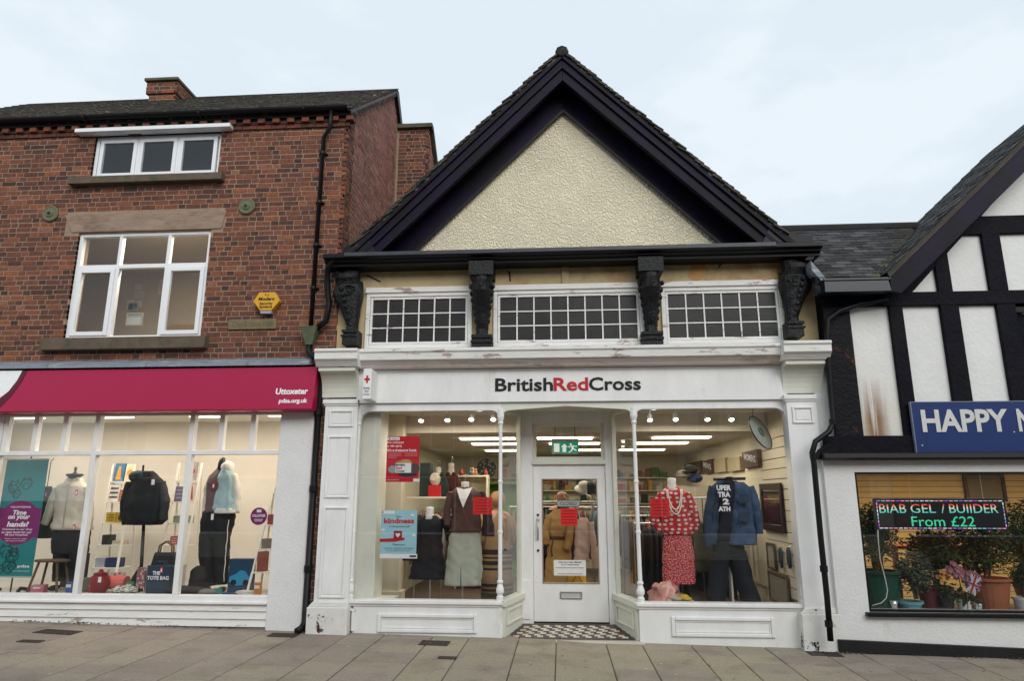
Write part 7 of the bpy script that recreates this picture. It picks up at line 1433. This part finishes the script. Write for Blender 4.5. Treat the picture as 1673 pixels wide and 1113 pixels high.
r = random.Random(67)
for i, (px, nm, lab, col, w_, h_) in enumerate(((150,'book','red paperback standing on the display floor by the mullion',(.35,.03,.03),.1,.16),(210,'book','green paperback beside the striped scarf',(.05,.2,.09),.1,.15),(287,'book','yellow paperback in front of the mullion',(.5,.36,.04),.09,.14),(296,'game_box','purple game box beside the holdall',(.14,.04,.2),.16,.1),(395,'game_box','flat white game box before the toy car carton',(.6,.58,.52),.2,.05),(420,'book','orange paperback by the pillar end ladder',(.5,.17,.03),.1,.16),(346,'game_box','small teal box between the shoes',(.03,.22,.22),.1,.07),(112,'book','blue paperback at the foot of the fleece mannequin',(.04,.1,.3),.1,.15),(60,'game_box','pink box under the wooden stool',(.5,.14,.2),.16,.1))):
    Yq = r.uniform(9.2, 9.32); x = FX(px, 965, Yq); q = MB(); q.box(-w_/2, w_/2, 0, .03 if nm == 'book' else .14, 0, h_); q.xf(Matrix.Translation((x, Yq, FLR+.001)) @ Matrix.Rotation(r.uniform(-.35,.35), 4, 'Z')); o = tag(q.obj(nm, C(col, .5)), lab, 'book' if nm == 'book' else 'box')
    q = MB(); q.box(-w_*.36, w_*.36, -.002, -.0005, h_*.55, h_*.8); q.xf(Matrix.Translation((x, Yq, FLR+.001)) @ Matrix.Rotation(0, 4, 'Z')); q.v and q.xf(Matrix.Translation((0,-.012,0))); q.obj('title_print', C((.6,.56,.48), .5), o)
# wall shelves of small stock at the back of the gabled shop
WSH = thing('back_shelves', (.6, 16.75, 1.6), 'long cream wall shelves of small stock at the back of the gabled shop', 'shelf')
for k in range(3): q = MB(); q.box(-1.8, 2.6, 16.7, 16.99, 1.62+k*.3, 1.64+k*.3); q.obj('board', CREAM_W, WSH)
for k in range(3):
    x = -1.75
    while x < 2.5:
        w_ = r.uniform(.05, .18); h_ = r.uniform(.08, .24); q = MB(); q.box(x, x+w_, 16.74, 16.74+r.uniform(.05,.15), 1.641+k*.3, 1.641+k*.3+h_)
        tag(q.obj('shelf_item', C(r.choice([(.4,.05,.04),(.05,.12,.25),(.5,.42,.3),(.1,.22,.1),(.5,.3,.06),(.03,.03,.03),(.6,.57,.5),(.25,.12,.05)]), .5)), 'small boxed item on the long back wall shelves', 'box', 'items on the back wall shelves'); x += w_+r.uniform(.0,.12)
# ---- salon window ------------------------------------------------------------
BEN = sz0-.02
def leafy(parent, c, rx, ry, rz, n_, s, mm, seed, stem=None, name='foliage', flat=.35):
    r = random.Random(seed); q = MB()
    for i in range(n_):
        a, b, t_ = r.uniform(0, 2*pi), r.uniform(-1, 1), r.random()**.45; k = sqrt(1-b*b); p = Vector((c[0]+rx*t_*k*cos(a), c[1]+ry*t_*k*sin(a), c[2]+rz*t_*b)); p += noise.noise_vector(p*4)*.05
        d = Vector((r.uniform(-1,1), r.uniform(-1,1), r.uniform(-.6,.5))).normalized(); u = d.orthogonal().normalized()*flat; L_ = s*r.uniform(.6,1.3); up = d.cross(u).normalized()*.15
        q.cur = r.random(); q.add([p, p+(d*.5+u*.5+up)*L_, p+d*L_, p+(d*.5-u*.5+up)*L_], [(0,1,2),(0,2,3)])
    o = q.obj(name, mm, parent)
    if stem:
        q = MB()
        for i in range(stem): a = r.uniform(0,2*pi); q.tube([(c[0]+r.uniform(-.02,.02), c[1]+r.uniform(-.02,.02), BEN+.12), (c[0]+rx*.3*cos(a), c[1]+ry*.3*sin(a), c[2]-rz*.2), (c[0]+rx*.6*cos(a), c[1]+ry*.6*sin(a), c[2]+rz*.5)], [.014,.01,.004], 6)
        q.obj('stem', C((.09,.07,.035)), parent)
LEAF = attr_ramp('dark_leaf', [(0,(.012,.022,.008)),(.5,(.025,.05,.014)),(1,(.05,.085,.025))], rough=.5, bump=.1, bscale=30); LEAFG = attr_ramp('grey_leaf', [(0,(.04,.05,.04)),(.6,(.09,.11,.08)),(1,(.14,.15,.11))], rough=.6, bump=.1)
def pot(parent, x, Y, z, r0, r1, h, mm, rim=True):
    q = MB(); P_ = [(r0,z),(r1,z+h-.03)] + ([(r1*1.1,z+h-.03),(r1*1.1,z+h)] if rim else [(r1,z+h)]) + [(r1*.92,z+h),(r1*.9,z+h-.04),(.005,z+h-.04)]; q.lathe(x, Y, P_, 24); q.obj('pot', mm, parent, smooth=False)
def plant(name, label, px, Y, r0, r1, h, pm, fol, leafm=LEAF, n_=700, s=.07, stem=6):
    x = FX(px, 985, Y); n_ = int(n_*1.9); t = thing(name, (x, Y, BEN), label, 'plant'); pot(t, x, Y, BEN, r0, r1, h, pm); cx_, py_, rx, rz = fol; X, Z = F(cx_, py_, Y); leafy(t, (X, Y, Z), rx, rx*.7, rz, n_, s, leafm, px, stem); return t, x
plant('potted_plant', 'bushy plant in a large dark green pot inside the salon window', 1440, 9.35, .2, .26, .44, C((.01,.06,.04), .4), (1428, 870, .3, .38), n_=900)
plant('potted_plant', 'tall grey leaved plant in a blue bowl in front of the boarded wall', 1486, 9.2, .1, .14, .1, C((.12,.28,.32), .4), (1492, 935, .24, .26), LEAFG, 700, .06)
plant('potted_plant', 'broad leafy plant in a wine red pot at the salon window middle', 1520, 9.35, .1, .13, .26, C((.12,.02,.03), .4), (1522, 898, .28, .24), n_=800)
plant('potted_plant', 'dense leafy shrub in a wide terracotta pot at the salon window', 1617, 9.4, .19, .25, .36, C((.3,.1,.045), .7), (1600, 892, .42, .34), n_=1300)
plant('potted_plant', 'leafy shrub in a white pot toward the far end of the salon bench', 1670, 9.25, .07, .09, .15, C((.5,.5,.5), .4), (1668, 940, .16, .14), n_=350, s=.05)
plant('potted_plant', 'trailing shrub reaching up beside the lit sign in a brown pot', 1690, 9.5, .15, .2, .3, C((.12,.06,.04)), (1668, 872, .3, .4), n_=800)
# orchids and begonia
x = FX(1575, 985, 9.15); OR = thing('orchid', (x, 9.15, BEN), 'pink orchid spray in a white pot tied beside the small flag', 'plant'); pot(OR, x, 9.15, BEN, .065, .08, .13, C((.5,.52,.52), .4), False)
q = MB(); pts = [(x,9.15,BEN+.1),(x-.03,9.15,BEN+.5),(x-.09,9.12,BEN+.62),(x-.02,9.1,BEN+.62),(x+.1,9.08,BEN+.52)]; q.tube(pts, .006, 6); q.obj('stem', C((.06,.09,.03)), OR)
r = random.Random(6); q = MB()
for i in range(60):
    t_ = i/60; X, Z = F(1552+48*t_+r.uniform(-6,6), 925+28*t_+r.uniform(-9,12), 9.08); c = Vector((X, 9.08+r.uniform(-.05,.05), Z))
    for k in range(5): a = k*2*pi/5+i; d = Vector((cos(a), r.uniform(-.4,-.1), sin(a)))*.032; u = Vector((-sin(a),0,cos(a)))*.014; q.add([c, c+d*.6+u, c+d, c+d*.6-u], [(0,1,2,3)])
q.obj('blossom', C((.3,.12,.16), .5), OR); leafy(OR, (x, 9.15, BEN+.16), .12, .1, .05, 30, .14, LEAF, 3)
x = FX(1546, 985, 9.2); BG = thing('begonia', (x, 9.2, BEN), 'plant with orange blossoms in a small black pot beside the orchid', 'plant'); pot(BG, x, 9.2, BEN, .07, .09, .15, KW, False); leafy(BG, (x, 9.2, BEN+.22), .13, .1, .09, 90, .08, LEAF, 8, 3)
q = MB()
for i in range(16):
    X, Z = F(1541+r.uniform(-9,9), 943+r.uniform(-9,9), 9.12); c = Vector((X, 9.12+r.uniform(-.03,.03), Z))
    for k in range(5): a = k*2*pi/5+i; d = Vector((cos(a), -.3, sin(a)))*.03; u = Vector((-sin(a),0,cos(a)))*.015; q.add([c, c+d*.6+u, c+d, c+d*.6-u], [(0,1,2,3)])
q.obj('blossom', C((.5,.24,.06), .5), BG)
for px, lab in ((1461,'clear plastic cup by the dark green pot'),(1598,'clear plastic cup under the small flag')): x, z = F(px, 992, 9.1); q = MB(); q.lathe(x, 9.1, [(.03,BEN),(.045,BEN+.11),(.042,BEN+.11),(.028,BEN+.005)], 14); q.jitter(.01, sc=40); tag(q.obj('plastic_cup', mat('cup_foil_%d' % px, (.55,.55,.55), .15, var=.4, scale=50, metal=.6), smooth=True), lab, 'cup')
# small flag
Yf = 9.02; FL = thing('small_flag', base_at(1592, 975, Yf), 'small red, white and blue flag hanging among the salon plants', 'flag')
a0, a1 = F(1583, 940, Yf), F(1597, 972, Yf); cxf, czf = F(1590, 956, Yf); M = Matrix.Translation((cxf, Yf, czf)) @ Matrix.Rotation(radians(25), 4, 'Y')
def fb(nm, mm, polys, dy):
    q = MB()
    for p in polys: q.prism(p, dy, dy+.001)
    q.xf(M); q.obj(nm, mm, FL)
W_, H_2 = .06, .115; NAVY = C((.02,.03,.12)); fb('cloth', NAVY, [[(-W_,-H_2),(W_,-H_2),(W_,H_2),(-W_,H_2)]], 0)
fb('saltire', C((.45,.44,.42)), [[(-W_,-H_2),(-W_+.02,-H_2),(W_,H_2-.035),(W_,H_2),(W_-.02,H_2),(-W_,-H_2+.035)], [(W_,-H_2),(W_,-H_2+.035),(-W_+.02,H_2),(-W_,H_2),(-W_,H_2-.035),(W_-.02,-H_2)]], -.0015)
FWH = C((.45,.44,.42)); fb('white_cross', FWH, [[(-.02,-H_2),(.02,-H_2),(.02,H_2),(-.02,H_2)]], -.003); fb('white_cross', FWH, [[(-W_,-.02),(-.021,-.02),(-.021,.02),(-W_,.02)], [(.021,-.02),(W_,-.02),(W_,.02),(.021,.02)]], -.003)
FRD = C((.3,.02,.025)); fb('red_cross', FRD, [[(-.012,-H_2),(.012,-H_2),(.012,H_2),(-.012,H_2)]], -.0045); fb('red_cross', FRD, [[(-W_,-.012),(-.013,-.012),(-.013,.012),(-W_,.012)], [(.013,-.012),(W_,-.012),(W_,.012),(.013,.012)]], -.0045)
q = MB(); q.tube([(cxf-.1,Yf+.006,BEN),(cxf-.06,Yf+.006,czf+.2)], .005, 6); q.obj('stick', WOOD, FL)
# LED sign
Yl = 8.98; LX0, LZ0 = F(1433, 866, Yl); LX1, LZ1 = F(1641, 815, Yl); LZ1 = FZ(1537, 815, Yl); LZ0 = FZ(1537, 866, Yl)
LD = thing('led_sign', ((LX0+LX1)/2, Yl, LZ0), 'black scrolling light sign with coloured lettering in the salon window', 'light sign'); q = MB(); q.box(LX0, LX1, Yl, Yl+.05, LZ0, LZ1); q.obj('case', KW, LD, bevel=.004)
for s in (.15, .85): q = MB(); xx = LX0+(LX1-LX0)*s; q.tube([(xx,Yl+.03,LZ1),(xx,Yl+.03,sz1+.2)], .004, 5); q.obj('hanging_chain', STEEL, LD)
r = random.Random(1); cols_ = [emit('led_%d' % i, c, .7) for i, c in enumerate(((.9,.9,1),(.35,.15,.9),(.2,.7,.7),(.9,.4,.7)))]
mg = .025; per = []
n_ = 26
for i in range(n_):
    f = (i+.1)/n_; g_ = (i+.85)/n_; per += [(LX0+mg+(LX1-LX0-2*mg)*f, LX0+mg+(LX1-LX0-2*mg)*g_, LZ1-mg-.008, LZ1-mg), (LX0+mg+(LX1-LX0-2*mg)*f, LX0+mg+(LX1-LX0-2*mg)*g_, LZ0+mg*.5, LZ0+mg*.5+.008)]
for i in range(7):
    f = (i+.1)/7; g_ = (i+.85)/7; z0_, z1_ = LZ0+.03, LZ1-.04
    for xx in (LX0+mg, LX1-mg-.008): per.append((xx, xx+.008, z0_+(z1_-z0_)*f, z0_+(z1_-z0_)*g_))
for a, b, c, d in per: q = MB(); q.box(a, b, Yl-.003, Yl-.0005, c, d); q.obj('light_segment', r.choice(cols_), LD)
def led_grad():
    m = bpy.data.materials.new('led_gradient'); m.use_nodes = True; t = m.node_tree; P = t.nodes['Principled BSDF']; g = N(t, 'ShaderNodeNewGeometry'); s = N(t, 'ShaderNodeSeparateXYZ'); mr = N(t, 'ShaderNodeMapRange'); rr = N(t, 'ShaderNodeValToRGB'); L = t.links.new
    mr.inputs[1].default_value = FZ(1537, 840, Yl); mr.inputs[2].default_value = FZ(1537, 826, Yl); e = rr.color_ramp.elements; e[0].color = (.03,.55,.6,1); e[1].color = (.9,.08,.06,1); k = e.new(.45); k.color = (.25,.8,.6,1); k = e.new(.72); k.color = (.9,.8,.6,1)
    L(g.outputs['Position'], s.inputs[0]); L(s.outputs['Z'], mr.inputs[0]); L(mr.outputs[0], rr.inputs[0]); L(rr.outputs[0], P.inputs['Emission Color']); P.inputs['Emission Strength'].default_value = .6; P.inputs['Base Color'].default_value = (.02,.02,.02,1); return m
LG = led_grad(); x0 = LX0+.05
for s_, fa, fb_ in (('BIAB', .035, .24), ('GEL', .275, .465), ('/', .51, .535), ('BUIIDER', .57, .94)): text(s_, LX0+(LX1-LX0)*fa, LX0+(LX1-LX0)*fb_, LZ0+(LZ1-LZ0)*.53, LZ0+(LZ1-LZ0)*.82, Yl-.003, LG, LD, bold=0, depth=.002)
text('From £22', LX0+(LX1-LX0)*.27, LX0+(LX1-LX0)*.75, LZ0+(LZ1-LZ0)*.1, LZ0+(LZ1-LZ0)*.42, Yl-.003, emit('led_green', (.05,.7,.35), .6), LD, bold=0, depth=.002)
# white cable, wall picture, chair, table behind
Yc = 9.0; q = MB(); q.tube([(F(a, b, Yc)[0], Yc, F(a, b, Yc)[1]) for a, b in ((1434,866),(1435,885),(1438,915),(1446,945),(1450,965),(1448,978),(1440,986),(1425,990))], .006, 6); tag(q.obj('power_cable', plain('cable_white', (.6,.6,.58)), smooth=True), 'white cable looping down from the lit sign', 'cable')
X, Z = F(1617, 795, 12.2); PC = thing('wall_picture', (X, 12.3, Z-.25), 'dark framed picture on the tan boarded salon wall', 'picture'); q = MB(); q.frame(X-.33, X+.33, Z-.25, Z+.22, .05, 12.32, 12.37); q.obj('frame', C((.05,.03,.02), .4), PC); q = MB(); q.box(X-.28, X+.28, 12.35, 12.365, Z-.2, Z+.17); q.obj('print', C((.16,.14,.1)), PC)
X, Z = F(1500, 892, 10.4); TBL = thing('salon_table', (X+.2, 10.6, -.1), 'red brown table behind the salon plants', 'table'); q = MB(); q.box(X-.4, X+.9, 10.3, 10.9, Z-.04, Z); q.obj('top', C((.2,.06,.03), .4), TBL)
for dx in (-.35, .85):
    for dy in (10.35, 10.85): q = MB(); q.box(X+dx-.03, X+dx+.03, dy-.03, dy+.03, -.1, Z-.04); q.obj('leg', C((.2,.06,.03), .4), TBL)
X, Z = F(1545, 880, 10.9); SC_ = thing('salon_chair', (X, 11.1, -.1), 'dark padded chair behind the salon table', 'chair'); q = MB(); q.rings([(X,11.1,.75,.22,.06),(X,11.1,1.0,.26,.07),(X,11.1,1.25,.24,.06),(X,11.1,1.36,.14,.04)], n=20, e=.7); q.obj('backrest', C((.07,.045,.035), .5), SC_, smooth=True); q = MB(); q.box(X-.25, X+.25, 10.75, 11.15, .35, .45); q.obj('seat', C((.07,.045,.035), .5), SC_, bevel=.03)
for dx in (-.2, .2):
    for dy in (10.8, 11.1): q = MB(); q.tube([(X+dx,dy,-.1),(X+dx,dy,.35)], .018, 8); q.obj('leg', STEEL, SC_)
# ================================================================== across the street (seen only as reflections in the glass)
def terrace(x0, x1, h, mm, label, seed, shop):
    Yf = -6.5; t = thing('terrace_house', ((x0+x1)/2, Yf, -.3), label, 'building'); r = random.Random(seed); n_ = max(2, int((x1-x0)/1.9)); holes = []
    for fl in (3.4, 5.9):
        if fl+1.6 > h: continue
        for i in range(n_): xc = x0+(x1-x0)*(i+.5)/n_; holes.append((xc-.45, xc+.45, fl, fl+1.4))
    sh = (x0+.5, x1-.5, .5, 2.5); holes.append(sh)
    q = MB(); wall_with_holes(q, x0, x1, -.3, h, Yf-.3, Yf, holes); q.obj('wall', mm, t)
    for (a, b, c, d) in holes:
        q = MB(); q.frame(a, b, c, d, .06, Yf-.12, Yf-.06); w_ = q.obj('window', WHITE_CLEAN, t); q = MB(); q.box(a+.06, b-.06, Yf-.1, Yf-.094, c+.06, d-.06); q.obj('pane', GLASS_UP, w_)
    q = MB(); q.box(x0+.1, x1-.1, Yf-1.4, Yf-1.3, -.3, h); q.obj('inner_wall', DARKROOM, t)
    q = MB(); q.box(x0+.2, x1-.2, Yf+.0, Yf+.12, 2.6, 3.1); q.obj('fascia', shop, t)
    q = MB(); q.xprism([(Yf+.2,h),(Yf-3.5,h+2.6),(Yf-7,h),(Yf-7,h-.1),(Yf+.2,h-.1)], x0-.02, x1-.02); q.obj('roof', SLATE, t)
BK2 = mat('terrace_brick', (.22,.11,.08), .9, var=.2, scale=6); RD2 = mat('terrace_render', (.5,.46,.38), .9, var=.08)
terrace(-17, -9.5, 6.6, RD2, 'rendered house across the street opposite the brick building end', 1, C((.05,.1,.2)))
terrace(-9.4, -3.2, 7.4, BK2, 'brick house across the street opposite the raspberry shop', 2, C((.3,.28,.25)))
terrace(-3.1, 4.0, 6.8, BK2, 'brick house across the street opposite the gabled shop', 3, C((.08,.03,.03)))
terrace(4.1, 11, 7.6, RD2, 'rendered house across the street opposite the salon', 4, C((.02,.06,.04)))
terrace(11.1, 18, 6.6, BK2, 'brick house across the street beyond the salon', 5, C((.2,.2,.2)))
